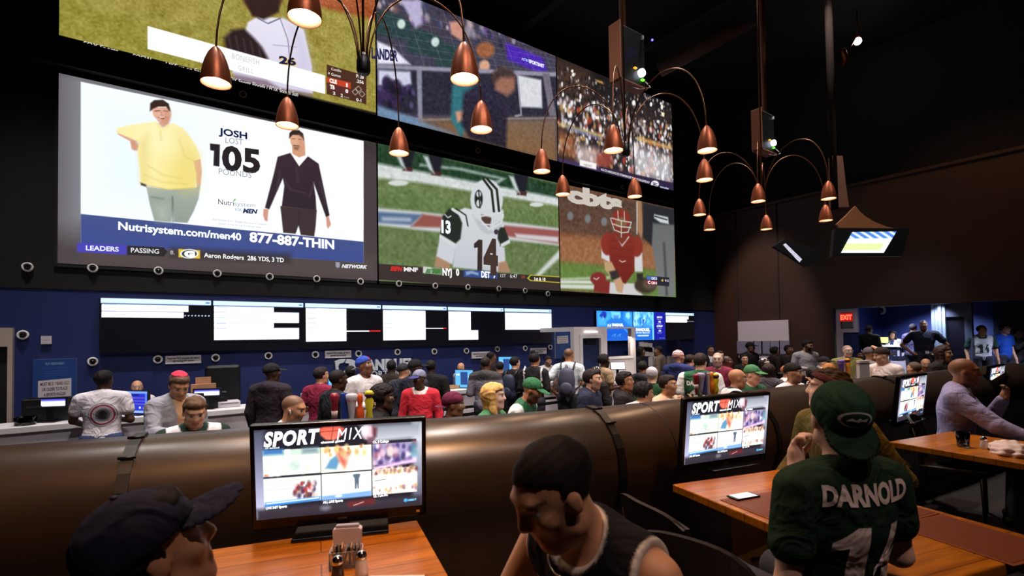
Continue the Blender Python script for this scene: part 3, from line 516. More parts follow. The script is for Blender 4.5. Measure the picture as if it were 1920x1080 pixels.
def pic_arena(P):
    c = C(P, 640, 0, 2.667)
    P.A[:] = (46, 38, 38); c.poly([(1070, -300), (1660, -100), (1660, 560), (1070, 440)], ((30, 27, 28), (40, 33, 34)), 6); c.poly([(1075, 300), (1230, 350), (1230, 480), (1080, 440)], (92, 62, 46), 20, .7)
    seats = [c.k((1080, 470)), c.k((1660, 640)), c.k((1660, 930)), c.k((1080, 760))]
    P.blobs([c.k((1080, 330)), c.k((1660, 520)), c.k((1660, 690)), c.k((1080, 540))], 500, [(120, 108, 100), (40, 34, 34), (60, 54, 52), (190, 186, 190), (26, 24, 26)], 1, 2.6, 1.6)
    P.blobs(seats, 900, [(226, 224, 230), (196, 190, 196), (120, 96, 86), (60, 50, 54), (34, 28, 32), (160, 60, 46), (176, 140, 90), (240, 240, 245)], 1.4, 4, 1.6)
    for i in range(26): x = 1090 + random.random() * 550; y = 300 + (x - 1090) * .3 + random.random() * 240; c.ell((x, y), 4 + 4 * random.random(), 6 + 8 * random.random(), (240, 236, 230), 1)
    c.poly([(1085, 610), (1300, 670), (1300, 690), (1085, 630)], (206, 186, 120), 3, .7); c.poly([(1480, 680), (1655, 735), (1655, 752), (1480, 700)], (206, 160, 90), 3, .8); c.poly([(1130, 630), (1300, 690), (1300, 700), (1130, 650)], (120, 130, 190), 3, .6); c.poly([(1085, 650), (1170, 680), (1170, 790), (1085, 770)], (158, 96, 60), 8, .7)
    c.poly([(1180, 720), (1290, 750), (1290, 850), (1180, 820)], (216, 196, 190), 8, .7); c.poly([(1450, 720), (1655, 790), (1655, 930), (1460, 870)], (238, 238, 244), 14, .65); c.ell((1315, 800), 45, 40, (150, 66, 56), 4, .8)
    c.poly([(1080, 788), (1660, 918), (1660, 990), (1080, 850)], ((84, 58, 70), (60, 48, 84)), 2); c.poly([(1192, 798), (1275, 818), (1275, 848), (1192, 828)], (238, 234, 232), 1); c.text('NEWS', (1212, 829), (1252, 838), (1212, 817), (150, 140, 140), bold=.02); c.poly([(1290, 832), (1660, 915), (1660, 965), (1290, 880)], (48, 38, 66), 1)
    c.text('NCA TO ANNOUNCE ITS 8-TEAM BRACKET FOR THE CHALLENGE CUP', (1298, 853), (1540, 918), (1298, 842), (226, 222, 226), bold=.02); c.ell((1568, 920), 20, 17, (232, 230, 236), 1); c.text('SEC', (1556, 926), (1580, 931), (1556, 912), (60, 50, 90), bold=.05); c.text('gameday', (1592, 938), (1636, 948), (1592, 928), (200, 200, 240), bold=.02)
    c.poly([(1600, 560), (1616, 565), (1614, 585), (1602, 580)], (236, 226, 190), 1); c.poly([(1270, 398), (1305, 408), (1310, 420), (1282, 410)], (214, 160, 80), 2)

big_screen('lower left big screen showing two men in a diet advertisement', XS[0], XS[1], *ZL, 520, pic_diet_ad, (70, 62, 62))
big_screen('lower middle big screen showing a football player in a white helmet', XS[1], XS[2], *ZL, 420, lambda P: (pic_football(P), dim(P, .86)), (100, 130, 80))
big_screen('lower right big screen showing a baseball catcher in red gear', XS[2], XS[3], *ZL, 320, lambda P: (pic_catcher(P), dim(P, .88)), (120, 80, 56))
big_screen('upper left big screen showing a baseball outfielder on yellowish grass', XS[0], XS[1], *ZU, 520, pic_outfielder, (150, 138, 64))
big_screen('upper middle big screen showing a woman and a man at a ballpark railing', XS[1], XS[2], *ZU, 420, pic_dugout, (64, 62, 78))
big_screen('upper right big screen showing a packed arena crowd', XS[2], XS[3], *ZU, 300, pic_arena, (46, 38, 38))
slab('trim_3', (XS[0] - .3, D - .16, 6.12), (XS[3] + .1, D + .01, 6.2), M_scr_frame)
slab('trim_4', (XS[0] - .1, D - .1, 6.5), (XS[3] + .1, D + .01, 6.54), M_scr_frame)

# ------------------------------------------------------------------ odds monitors and promotion monitors under the big screens
M_odds = mat_attr('bright monitor picture', emit=1.9, sample=False); M_promo = mat_attr('blue promotion picture', emit=1.25, sample=False)
def monitor(name, label, cat, x0, x1, z0, z1, nx, fill, material, group, y=D, bg=(3, 3, 7)):
    t = thing(name, label, cat, (x0, y, z0), 0, group); w, h = x1 - x0 - .012, z1 - z0
    MB().box((0, -.07, -.012), (w + .01, 0, h + .012), bev=.004).build('housing', M_plastic, t)
    P = Pic(w - .016, h - .004, nx, lambda u, v: (u * (w - .016), (1 - v) * (h - .004)), bg); fill(P)
    P.build('picture', material, t, lambda x, z, d: np.stack([x + .013, np.full_like(x, -.073) - d, z + .002], 1), .003); return t
WH = (252, 252, 255); LB = (150, 196, 255)
def board(rows, line=None, tint=None, dots=None, full=None):
    def f(P):
        R = lambda a, b, c_, d_, col, soft=.5: P.poly([(a, b), (c_, b), (c_, d_), (a, d_)], col, soft)
        R(0, 0, 1, .095, (176, 208, 255)); R(.945, .035, .985, .065, (70, 90, 140))
        for a, b, wd in rows:
            R(.01, a, wd, b, WH)
            n = max(1, round((b - a) / .105))
            for i in range(n):
                yy = a + (b - a) * i / n; R(.01, yy, wd, yy + .008, (150, 170, 215)); R(.03, yy + .012, .13, yy + .022, (120, 130, 160))
                if tint: R(.01, yy + .03, wd, yy + .05, (255, 214, 206)); R(.05, yy + .06, .2, yy + .07, (250, 160, 140))
        if line: y, a, b, c_ = line; R(a, y, b, y + .02, WH); R(b, y, c_, y + .02, (226, 40, 40))
        if dots: 
            for i in range(8): R(.74 + i * .033, dots, .752 + i * .033, dots + .02, (200, 214, 240))
    return f
xs = [on_y(px, 568, D).x for px in (187, 397, 568.5, 713, 835.5, 941.5)]; xs.append(on_y(1031, 578, D).x)
zb, zt = on_y(187, 661.5, D).z, on_y(187, 558.5, D).z
BR = [board([(.115, .235, .775), (.245, .355, .73)], dots=.3), board([(.11, .215, .65), (.22, .445, .945), (.45, .55, .65), (.555, .80, .945)]), board([(.11, .86, .52)], (.62, .52, .83, .99), tint=True),
      board([(.12, .86, .65)], (.56, .65, .94, .99)), board([(.12, .62, .39), (.62, .88, .52)]), board([(.12, .61, 1.)])]
BLAB = ['odds monitor at the left end with two white rows and a dotted line', 'odds monitor with a stepped block of white rows and two notches', 'odds monitor with red tinted rows and a white line turning red', 'odds monitor with a plain white block and a thin line to its right', 'odds monitor with a narrow white block widening at the bottom', 'odds monitor with a full width white block, left of the navy poster']
for i in range(6): monitor('odds_monitor', BLAB[i], 'monitor', xs[i], xs[i + 1], zb, zt, 150, BR[i], M_odds, 'odds monitors above the counter')
x7 = on_y(1114, 585, D).x; wm = (xs[6] - xs[0]) / 6
def promo_a(P):
    P.A[:] = (30, 110, 226); k = lambda x, y: ((x - 395) / 480, (y - 95) / 395); c = lambda pts, col, soft=1., a=1.: P.poly([k(*p) for p in pts], col, soft, a)
    c([(395, 95), (600, 95), (560, 320), (395, 320)], (70, 176, 246), 8); c([(395, 320), (875, 320), (875, 490), (395, 490)], (28, 92, 206), 8); c([(760, 95), (875, 95), (875, 300), (740, 250)], (60, 160, 240), 6)
    c([(450, 130), (480, 97), (520, 110), (525, 160), (500, 205), (465, 190), (430, 160)], (34, 60, 176), 2); c([(470, 165), (500, 200), (470, 215)], (120, 210, 250), 2)
    c([(585, 100), (710, 100), (712, 170), (690, 215), (610, 215), (590, 170)], (120, 216, 252), 2); c([(612, 150), (685, 150), (680, 208), (620, 208)], (40, 110, 210), 2)
    for i in range(4): P.line([k(620 + i * 18, 150), k(622 + i * 18, 205)], 1, (190, 235, 255), .6)
    c([(520, 235), (580, 195), (720, 190), (790, 240), (800, 300), (520, 300)], (40, 120, 220), 3); c([(785, 120), (830, 100), (845, 160), (820, 200), (780, 170)], (150, 225, 255), 2)
    P.ell(k(556, 285), .05, .07, (220, 240, 255), 1); P.text('7', k(544, 305), k(566, 305), k(544, 262), (30, 90, 210), bold=.05); P.text('FANDUEL', k(592, 293), k(746, 295), k(592, 262), (250, 252, 255), bold=.08)
    for x in (620, 690): P.line([k(x - 30, 430), k(x, 410), k(x + 20, 400), k(x, 440)], 1.2, (90, 190, 250), 1)
    P.line([k(760, 330), k(860, 440)], 2, (90, 190, 250), 1.5)
def promo_b(P):
    P.A[:] = (40, 130, 230); k = lambda x, y: ((x - 885) / 415, (y - 105) / 385); c = lambda pts, col, soft=1., a=1.: P.poly([k(*p) for p in pts], col, soft, a)
    c([(885, 105), (1145, 105), (1145, 320), (885, 320)], (110, 205, 250), 8); c([(885, 320), (1130, 320), (1130, 490), (885, 490)], (34, 104, 214), 6); c([(1128, 105), (1146, 105), (1146, 490), (1128, 490)], (130, 225, 255)); c([(1148, 105), (1300, 105), (1300, 490), (1148, 490)], (28, 30, 160))
    c([(955, 190), (1005, 170), (1060, 190), (1050, 260), (1000, 320), (965, 270)], (40, 120, 216), 2); c([(985, 205), (1045, 205), (1030, 260), (1000, 285)], (190, 240, 255), 2); P.text('7', k(995, 268), k(1030, 268), k(995, 212), (30, 90, 200), bold=.05)
    P.blobs([k(885, 110), k(1130, 110), k(1130, 310), k(885, 310)], 40, [(60, 150, 230), (170, 230, 255)], 2, 5)
    P.text('FANDUEL', k(915, 365), k(1095, 366), k(915, 330), (250, 252, 255), bold=.08); P.text('SPORTSBOOK', k(915, 400), k(1095, 401), k(915, 376), (200, 236, 255), bold=.03); c([(930, 420), (1080, 420), (1075, 438), (940, 438)], (220, 240, 255))
    for i, (a, b) in enumerate((('MON-THU', '11am-1am'), ('FRI', '11am-2am'), ('SATURDAY', '9am-2am'), ('SUN', '9am-1am'))):
        y = 185 + i * 63; P.text(a, k(1225 - 10 * len(a) / 2, y), k(1225 + 10 * len(a) / 2, y), k(1225, y - 22), WH, bold=.05); P.text(b, k(1192, y + 24), k(1250, y + 24), k(1192, y + 12), (200, 210, 255))
    P.text('gambling help line', k(1215, 470), k(1290, 470), k(1215, 462), (180, 190, 250))
monitor('promotion_monitor', 'blue monitor with an athlete in a helmet above the white ticket booth', 'monitor', x7, x7 + wm, zb, zt, 120, promo_a, M_promo, 'blue promotion monitors')
monitor('promotion_monitor', 'blue monitor listing opening hours, right of the athlete monitor', 'monitor', x7 + wm, x7 + 2 * wm, zb, zt, 120, promo_b, M_promo, 'blue promotion monitors')
monitor('odds_monitor', 'odds monitor at the right end beside the blue promotion monitors', 'monitor', x7 + 2 * wm, x7 + 3 * wm, zb, zt, 120, board([(.12, .24, .8), (.245, .36, .74)], dots=.31), M_odds, 'odds monitors above the counter')

# ------------------------------------------------------------------ notices and lettering on the navy wall
M_sign = mat_attr('printed notice', .5)
def notice(name, label, q0, q1, fill, y=D, nx=60, bg=(196, 190, 196), thick=.02, cat='sign', group=None):
    a = on_y(q0[0], q0[1], y); b = on_y(q1[0], q1[1], y); x0, x1, z0, z1 = a.x, b.x, b.z, a.z
    o_ = thing(name, label, cat, (x0, y, z0), 0, group); w, h = x1 - x0, z1 - z0
    MB().box((0, -thick + .002, 0), (w, .018, h)).build('board', mat('notice backing', (190, 188, 190), .6), o_)
    P = Pic(w, h, nx, lambda u, v: (u * w, (1 - v) * h), bg); fill(P)
    P.build('print', M_sign, o_, lambda x, z, d: np.stack([x, np.full_like(x, -thick) - d, z], 1), .0015); return o_
def window_notice(P):
    P.text('Required: Fill & complete slip before', (.06, .42), (.94, .42), (.06, .2), (40, 36, 44), bold=.04); P.text('approaching the window', (.2, .74), (.8, .74), (.2, .52), (40, 36, 44), bold=.04)
for i, (a, b) in enumerate((((310, 667.5), (377, 680.5)), ((609, 658), (658, 670)), ((884, 660), (918, 671)), ((994, 653), (1024, 663)))):
    notice('window_notice', 'white two-line notice on the navy wall, %s of four' % ['first from the left', 'second from the left', 'third from the left', 'last at the right'][i], a, b, window_notice, group='notices over the betting windows')
def age_poster(P):
    P.A[:] = (24, 62, 128); P.poly([(0, .5), (1, .5), (1, 1), (0, 1)], (20, 54, 112), 6)
    for v in (.12, .16, .19, .22, .60, .64, .68): P.line([(.18 + v * .3, v), (.82 - v * .3, v)], 1, (52, 92, 156), .6)
    P.text('PLAY RESPONSIBLY', (.28, .075), (.72, .075), (.28, .045), (120, 150, 190), bold=.03)
    P.poly([(.12, .28), (.88, .26), (.88, .50), (.12, .52)], (206, 198, 204), .6)
    for i, s_ in enumerate(('MUST BE 21 YEARS OLD', 'OR OLDER TO PLACE', 'A SPORTS WAGER')): P.text(s_, (.17 + .04 * i, .345 + i * .07), (.83 - .04 * i, .34 + i * .07), (.17, .305 + i * .07), (90, 60, 70), bold=.02)
    for v in (.74, .78, .82): P.line([(.2, v), (.8, v)], 1, (60, 100, 160), .6)
notice('age_poster', 'blue poster with a white age notice at the left end of the counter', (62, 674), (143, 812), age_poster, nx=70, bg=(24, 62, 128), group='age posters')
notice('age_poster', 'blue poster with a white age notice left of the white ticket booth', (1040, 614), (1068, 672), age_poster, nx=60, bg=(24, 62, 128), group='age posters')
notice('small_placard', 'small white placard high on the navy wall by the left doorway', (77, 630), (97, 645), lambda P: P.line([(.2, .5), (.8, .5)], 2, (170, 164, 170)), nx=20)
# raised white lettering FANDUEL SPORTSBOOK with its shield
def wall_letters():
    t = thing('wall_sign', 'raised white lettering and shield emblem on the navy wall', 'sign', (0, 0, 0)); m = mat('white sign letters', (200, 205, 215), .5)
    def word(s_, p, q, cap, bold):
        V, T = text2d(s_, bold, 0, 1.05); a = on_y(*p, D); b = on_y(*q, D); h = on_y(*cap, D).z - a.z; n = len(V)
        X = a.x + V[:, 0] / V[:, 0].max() * (b.x - a.x); Z_ = a.z + V[:, 1] * h
        VV = [(x, D - .03, z) for x, z in zip(X, Z_)] + [(x, D + .02, z) for x, z in zip(X, Z_)]
        ed = {}
        for f in T:
            for i in range(3): e = (f[i], f[(i + 1) % 3]); ed[e] = ed.get(e, 0) + 1
        F = [tuple(f) for f in T] + [(e[1], e[0], e[0] + n, e[1] + n) for e in ed if (e[1], e[0]) not in ed]
        mesh_obj('lettering', VV, F, m, t)
    word('FANDUEL', (676, 694.5), (776, 685), (676, 676), .05); word('SPORTSBOOK', (678, 709), (779, 696), (678, 697), .015)
    mb = MB(); k = lambda x, y: (lambda q: (q.x, q.z))(on_y(560 + x / 6, 620 + y / 6, D))
    mb.prism([k(402, 345), (k(455, 322)), k(525, 318), k(500, 360), k(455, 370), k(440, 400), k(455, 480), k(415, 440)], 1, D - .03, D + .02); mb.prism([k(540, 318), k(605, 325), k(642, 350), k(640, 440), k(560, 530), k(520, 560), k(470, 510), k(560, 400), k(565, 370), k(520, 362)], 1, D - .03, D + .02)
    mb.build('shield', m, t)
wall_letters()
# ------------------------------------------------------------------ pendant clusters: copper shades on arching stems
M_copper = mat('brushed copper', (146, 72, 40), .42, .6, var=.12, scale=60, stretch=(1, 1, .1))
M_copper_in = mat('shade lining', (240, 190, 160), .6, 0, var=.03)
M_stem = mat('bronze stem', (110, 70, 46), .35, .9)
M_bulb = mat('lamp bulb', (255, 230, 205), .5, emit=(255, 214, 184), estr=60)
SH = [(.018, .262), (.03, .25), (.052, .215), (.072, .165), (.087, .11), (.097, .05), (.1, 0), (.097, 0), (.094, .05), (.084, .108), (.068, .162), (.047, .212), (.02, .24)]
def lamp_cluster(lab, hx, hy, yaw, dz, group, zb=4.0, rad=1.036):
    t = thing('pendant_chandelier', lab, 'chandelier', (hx, hy, zb), 0, 'copper pendant clusters')
    MB().tube([(0, 0, .42), (0, 0, CEIL - zb)], .011, 8).build('drop_rod', M_stem, t)
    MB().lathe([(.002, .26), (.045, .26), (.055, .28), (.055, .36), (.045, .40), (.02, .43), (.002, .43)], n=18).build('hub', M_plastic, t)
    for i in range(6):
        a = yaw + i * PI / 3; ca, sa = math.cos(a), math.sin(a); d = dz[i]
        pts = []
        for k in range(25):
            u = k / 24.
            # rises from the hub, bends outward in an arch and drops to the shade
            b = [(.04, .36), (.10, 1.25), (rad * .98, 1.35 + d), (rad, .27 + d)]
            c_ = [(1 - u) ** 3, 3 * u * (1 - u) ** 2, 3 * u * u * (1 - u), u ** 3]
            r = sum(c_[j] * b[j][0] for j in range(4)); z = sum(c_[j] * b[j][1] for j in range(4)); pts.append((r * ca, r * sa, z))
        MB().tube(pts, .0075, 8).build('stem', M_stem, t)
        mb = MB(); mb.lathe(SH[:7], (rad * ca, rad * sa, d), 28, 0); mb.lathe(SH[6:], (rad * ca, rad * sa, d), 28, 1)
        bm_ = mesh_obj('lamp_shade', mb.V, [f for f in mb.F if len(f) == 4], [M_copper, M_copper_in], t, [i_ for f, i_ in zip(mb.F, mb.I) if len(f) == 4], True)
        MB().ball((rad * ca, rad * sa, d + .075), (.036, .036, .042), n=12).build('bulb', M_bulb, bm_)
        l = bpy.data.lights.new('pendant_light', 'SPOT'); l.energy = 30; l.color = (1, .62, .36); l.shadow_soft_size = .04; l.spot_size = math.radians(120); l.spot_blend = .5
        lo = bpy.data.objects.new('pendant_light', l); COL.objects.link(lo); lo.location = (hx + rad * ca, hy + rad * sa, zb + d + .02)
def dz_fit(hx, hy, yaw, pts, zb=4.0, rad=1.036):
    """each shade's own small height difference, from where its rim is seen"""
    out = []
    for i in range(6):
        a = yaw + i * PI / 3; P = np.array([hx + rad * math.cos(a), hy + rad * math.sin(a), zb - CZ]); px = 960 + _f * (P @ CR) / (P @ CF); py = _v0 - _f * (P @ CU) / (P @ CF)
        q = min(pts, key=lambda q: math.hypot(q[0] - px, q[1] - py)); out.append(max(-.14, min(.14, (py - q[1]) * (P @ CF) / _f)))
    return out
for lab, hx, hy, yaw, pts in (('nearest copper pendant cluster, in front of the left big screens', 1.46, 3.99, 1.933, [(410, 157), (555, 35), (538, 236), (741, 288), (879, 150), (917, 244)]),
        ('middle copper pendant cluster, in front of the right big screens', 4.70, 4.08, 1.651, [(1029, 322), (1057, 365), (1145, 283), (1183, 369), (1326, 283), (1323, 338)]),
        ('farthest copper pendant cluster, against the dark right wall', 8.23, 4.27, .427, [(1316, 403), (1341, 431), (1418, 378), (1440, 430), (1534, 414), (1555, 373)])):
    lamp_cluster(lab, hx, hy, yaw, dz_fit(hx, hy, yaw, pts), None)

# ceiling downlight cans, also for the added crowd spots and washes (most are above the picture)
M_can = mat('black lamp can', (20, 20, 20), .5)
for i, (x, y) in enumerate(DOWN):
    t = thing('ceiling_downlight', 'black can downlight under the black ceiling', 'ceiling light', (x, y, CEIL - .2), 0, 'ceiling downlights')
    MB().lathe([(.1, 0), (.1, .2), (.09, .2), (.09, 0)], n=20).build('can', M_can, t); MB().lathe([(.002, .1), (.088, .1)], n=20).build('lens', mat('downlight lens', (255, 240, 225), .4, emit=(255, 240, 225), estr=2), t)
for i, (x, y) in enumerate(TABLE_AND_FILL_SPOTS):  # fixtures of the added fill and partition spots are among these
    t = thing('ceiling_table_and_fill_spot', 'narrow copper spotlight under the black ceiling, for tables and added fill', 'ceiling light', (x, y, CEIL - .2), 0, 'ceiling table spots')
    MB().lathe([(.07, 0), (.06, .2), (.05, .2), (.06, 0)], n=20).build('can', M_copper, t); MB().lathe([(.002, .1), (.055, .1)], n=20).build('lens', mat('downlight lens'), t)
# the small bright spot with its copper yoke high on the right
q = at(1608, 72, 12.5); t = thing('track_spotlight', 'small bright spotlight with copper housing high on the right', 'spotlight', q)
MB().tube([(0, 0, CEIL - q.z), (0, 0, .08)], .015, 8).build('stem', M_stem, t); MB().lathe([(.05, -.05), (.06, .05), (.03, .1), (.002, .1)], n=16).build('can', M_copper, t); MB().ball((0, 0, -.07), .085).build('bulb', mat('white hot bulb', (255, 255, 255), emit=(255, 252, 246), estr=40), t)
q2 = at(1586, 104, 12.4); MB().tube([(q2 - q) + Vector((-.16, 0, .1)), (q2 - q) + Vector((.0, 0, -.06)), (q2 - q) + Vector((.16, .1, -.14))], .06, 12).build('housing', M_copper, t); MB().tube([q2 - q, (0, 0, .08)], .012, 6).build('yoke', M_stem, t)

# ------------------------------------------------------------------ projectors on ceiling poles
M_pside = mat('brown projector cradle', (128, 76, 52), .5, var=.1)
M_plens = mat('projector lens', (240, 250, 255), .2, emit=(225, 240, 255), estr=4)
def projector(lab, px, py, Z, h, w, dpt, polex):
    q = at(px, py, Z); t = thing('ceiling_projector', lab, 'projector', q, 0, 'ceiling projectors'); bz = -h / 2
    # local axes: -x is the lit side seen on the left, +y aims at the screens
    MB().box((-w / 2 - .025, -dpt / 2, bz), (-w / 2, dpt / 2, h / 2), bev=.004).build('side_plate', M_pside, t); MB().box((-w / 2, -dpt / 2, bz - .025), (w / 2 + .02, dpt / 2, bz), bev=.004).build('base_plate', M_pside, t)
    MB().box((-w / 2, -dpt / 2 + .02, bz), (w / 2, dpt / 2 - .02, h / 2 - .03), bev=.015).build('body', M_plastic, t)
    fy = -dpt / 2
    MB().lathe([(.002, -.03), (.05, -.03), (.058, .0), (.05, .03), (.002, .04)], (w * .28, fy - .01, bz + h * .22), 18, M=Matrix.Rotation(PI / 2, 4, 'X')).build('lens', M_plens, t)
    MB().box((w * .30, fy - .012, bz + h * .10), (w * .40, fy + .03, bz + h * .125)).build('status_light', mat('green light', (120, 255, 60), emit=(120, 255, 60), estr=1.5), t); MB().box((w * .0, fy - .012, bz + h * .26), (w * .10, fy + .03, bz + h * .28)).build('status_light', mat('amber light', (220, 170, 50), emit=(220, 170, 50), estr=1.2), t)
    MB().box((w * .36, fy - .01, h / 2 - .12), (w * .40, fy + .03, h / 2 - .07)).build('cable_tie', M_white, t)
    pl = MB().tube([(polex, 0, h / 2 - .04), (polex, 0, CEIL - q.z)], .045, 14); pl.build('pole', M_pside, t); MB().tube([(w * .4, fy - .02, bz + .06), (w * .42, fy - .1, bz - .05), (w * .1, fy - .05, bz - .1), (-w * .1, 0, bz - .02)], .008, 6).build('cable', mat('grey cable', (120, 110, 110), .5), t)
    return t
projector('larger ceiling projector on a brown pole right of the upper middle screen', 1178, 108, 7.0, .78, .50, .20, -.1)
projector('farther ceiling projector on a pole above the farthest pendant cluster', 1432, 248, 9.4, .74, .46, .20, .05)
pj = [o for o in COL.objects if o.name.startswith('ceiling_projector')][0]; v_ = at(1223, 75, 6.9) - pj.location; MB().ball(v_, .014).build('indicator_light', mat('blue light', (60, 60, 255), emit=(70, 60, 255), estr=10), pj); MB().tube([v_ + Vector((.0, 0.01, 0)), (.2, 0, .1)], .006, 6).build('bracket', M_plastic, pj)

# ------------------------------------------------------------------ hanging display at the right: column, sail shaped hood, two screens
q = at(1568, 420, 10.5); M_sail = mat('tan hood cloth', (150, 92, 52), .7)
t = thing('hanging_display', 'hanging cluster of two screens under a tan sail shaped hood', 'display', q)
MB().tube([(-.05, 0, .3), (-.05, 0, CEIL - q.z)], .07, 14).build('pole', mat('brown pole', (30, 20, 16), .9, spec=.1), t)
def dl_(px, py, Z=10.5): v = at(px, py, Z) - q; return v
def slabpoly(pts, Z, th, name, m, par):
    A = [dl_(x, y, Z) for x, y in pts]; n = (A[1] - A[0]).cross(A[2] - A[0]).normalized() * abs(th); n = n if n.dot(Vector(CF)) > 0 else -n; k = len(A)
    o_ = mesh_obj(name, A + [a + n for a in A], [tuple(range(k)), tuple(range(2 * k - 1, k - 1, -1))] + [(i, k + i, k + (i + 1) % k, (i + 1) % k) for i in range(k)], m, par)
    return o_
slabpoly([(1561, 292), (1580, 292), (1586, 345), (1592, 388), (1562, 388)], 10.45, -.14, 'mast_panel', mat('mast brown', (112, 68, 44), .6), t)
sail = [(1569, 420), (1588, 403), (1598, 392), (1604, 386), (1612, 396), (1622, 405), (1640, 416), (1660, 424), (1676, 428), (1574, 427)]
slabpoly(sail, 10.3, -.05, 'hood', M_sail, t)
def hang_screen(fr, sc_, Z, cols, nm):
    f_ = slabpoly(fr, Z, -.09, 'screen_housing', M_plastic, t)
    A = [dl_(x, y, Z - .012) for x, y in sc_]; n = 14; V = []; F = []; Cc = []
    for j in range(n + 1):
        for i in range(n + 1):
            u, v = i / n, j / n; V.append(A[0] * (1 - u) * (1 - v) + A[1] * u * (1 - v) + A[2] * u * v + A[3] * (1 - u) * v); Cc.append(srgb(cols(u, v)))
    for j in range(n):
        for i in range(n): F.append((j * (n + 1) + i, j * (n + 1) + i + 1, (j + 1) * (n + 1) + i + 1, (j + 1) * (n + 1) + i))
    mesh_obj('picture', V, F, mat_attr('hanging picture', emit=1.5), f_, col=Cc)
hang_screen([(1565, 430), (1706, 428), (1692, 480), (1560, 481)], [(1598, 435), (1681, 434), (1657, 474), (1577, 474)], 10.2, lambda u, v: (205, 245, 150) if .55 < v < .9 and u < .9 else ((70, 120, 200) if (v < .3 and (int(u * 14) * 7 + int(v * 14) * 5) % 3) else (225, 240, 255)), 'a')
hang_screen([(1450, 462), (1472, 448), (1540, 470), (1545, 486), (1512, 500)], [(1468, 459), (1473, 456), (1504, 486), (1499, 492)], 10.2, lambda u, v: (190, 190, 205) if (int(u * 9) * 5 + int(v * 9) * 3) % 4 else (110, 110, 125), 'b')

# ------------------------------------------------------------------ betting counter along the navy wall
M_cfront = mat('white counter front', (196, 188, 196), .45, var=.05); M_recess = mat('counter shadow gap', (24, 22, 30), .7)
CY0, CY1, CT = 8.45, 9.02, 1.12
t = thing('betting_counter', 'long white betting counter with stepped front panels below the navy wall', 'counter', (0, CY0, 0))
CEX = on_y(1076, 614, 8.42).x - .34
MB().box((-4.5, 0, CT - .075), (CEX, CY1 - CY0, CT), bev=.006).build('worktop', M_white, t); MB().box((-4.4, .10, .02), (CEX - .05, CY1 - CY0 - .05, CT - .075)).build('carcass', M_recess, t)
for z0, z1, y_ in ((.80, CT - .08, .05), (.48, .74, .03), (.12, .42, .06)): MB().box((-4.45, y_, z0), (CEX - .03, .12, z1), bev=.004).build('front_panel', M_cfront, t)

M_lit = mat_attr('terminal picture', emit=1.3)
def terminal(lab, px, py, y, w, h, face, fill, back=False, tilt=0., cat='monitor', nm='counter_monitor', bg=(20, 24, 120), base=CT):
    """a monitor standing on the counter; px, py = middle of its picture"""
    q = on_y(px, py, y); t = thing(nm, lab, cat, (q.x, q.y, base), facing(face)); zc = q.z - base
    sh = MB(); M_ = Matrix.Translation((0, 0, zc)) @ Matrix.Rotation(tilt, 4, 'X'); sh.box((-w / 2 - .012, -.02, -h / 2 - .012), (w / 2 + .012, .018, h / 2 + .012), bev=.004, M=M_).build('housing', M_plastic, t)
    st = MB().box((-.03, -.03, .008), (.03, -.0, zc)); st.box((-.11, -.08, 0), (.11, .08, .012)); st.build('stand', M_plastic, t)
    P = Pic(w, h, 48, lambda u, v: (u * w, (1 - v) * h), bg); fill(P); R = M_
    P.build('picture', M_lit, t, lambda x, z, d: np.array([tuple(M_ @ Vector((w / 2 - a, .0195 + d, b - h / 2))) for a, b in zip(x, z)]), .002); return t
def pic_strip(P): P.A[:] = (10, 10, 26); P.poly([(.03, .1), (.97, .1), (.97, .3), (.03, .3)], (90, 90, 235)); P.poly([(.03, .3), (.97, .3), (.97, .9), (.03, .9)], (245, 248, 255))
def pic_bet(P):
    P.A[:] = (36, 50, 190); P.poly([(0, 0), (1, 0), (1, .1), (0, .1)], (120, 160, 250)); P.poly([(.05, .15), (.6, .12), (.6, .2), (.05, .22)], (22, 26, 110)); P.poly([(.02, .88), (.98, .88), (.98, .98), (.02, .98)], (150, 180, 255))
    for i in range(3): P.line([(.1, .3 + i * .14), (.9, .3 + i * .14)], 1, (150, 110, 190), .6)
    P.ell((.65, .74), .05, .05, (230, 232, 255)); P.ell((.85, .76), .05, .05, (230, 240, 255)); P.poly([(.9, .1), (.98, .1), (.98, .9), (.9, .9)], (110, 170, 255), .8, .7)
def pic_form(P): P.A[:] = (96, 178, 238); P.poly([(.3, .1), (.7, .1), (.7, .8), (.3, .8)], (40, 70, 130)); P.poly([(.05, .2), (.25, .2), (.25, .3), (.05, .3)], (220, 240, 255)); P.poly([(.75, .3), (.95, .3), (.95, .4), (.75, .4)], (220, 240, 255))
terminal('black counter monitor showing one bright strip, in front of the blue age poster', 92, 755, 8.75, .42, .11, 8, pic_strip); terminal('blue lit counter monitor beside the man in the white t-shirt', 259, 754, 8.72, .36, .30, -14, pic_bet, bg=(36, 50, 190))
terminal('black counter monitor with a bright strip, right of the man in the grey blazer', 389, 736, 8.75, .36, .10, 10, pic_strip); terminal('light blue counter monitor in front of the bald clerk', 871, 711, 8.75, .4, .36, -25, pic_form); terminal('bright counter monitor behind the men with backpacks', 950, 688, 8.78, .34, .42, -20, pic_form, bg=(200, 235, 255))
terminal('small blue counter monitor beside the man in the maroon t-shirt at the left', 612, 719, 8.75, .26, .16, -10, pic_form)
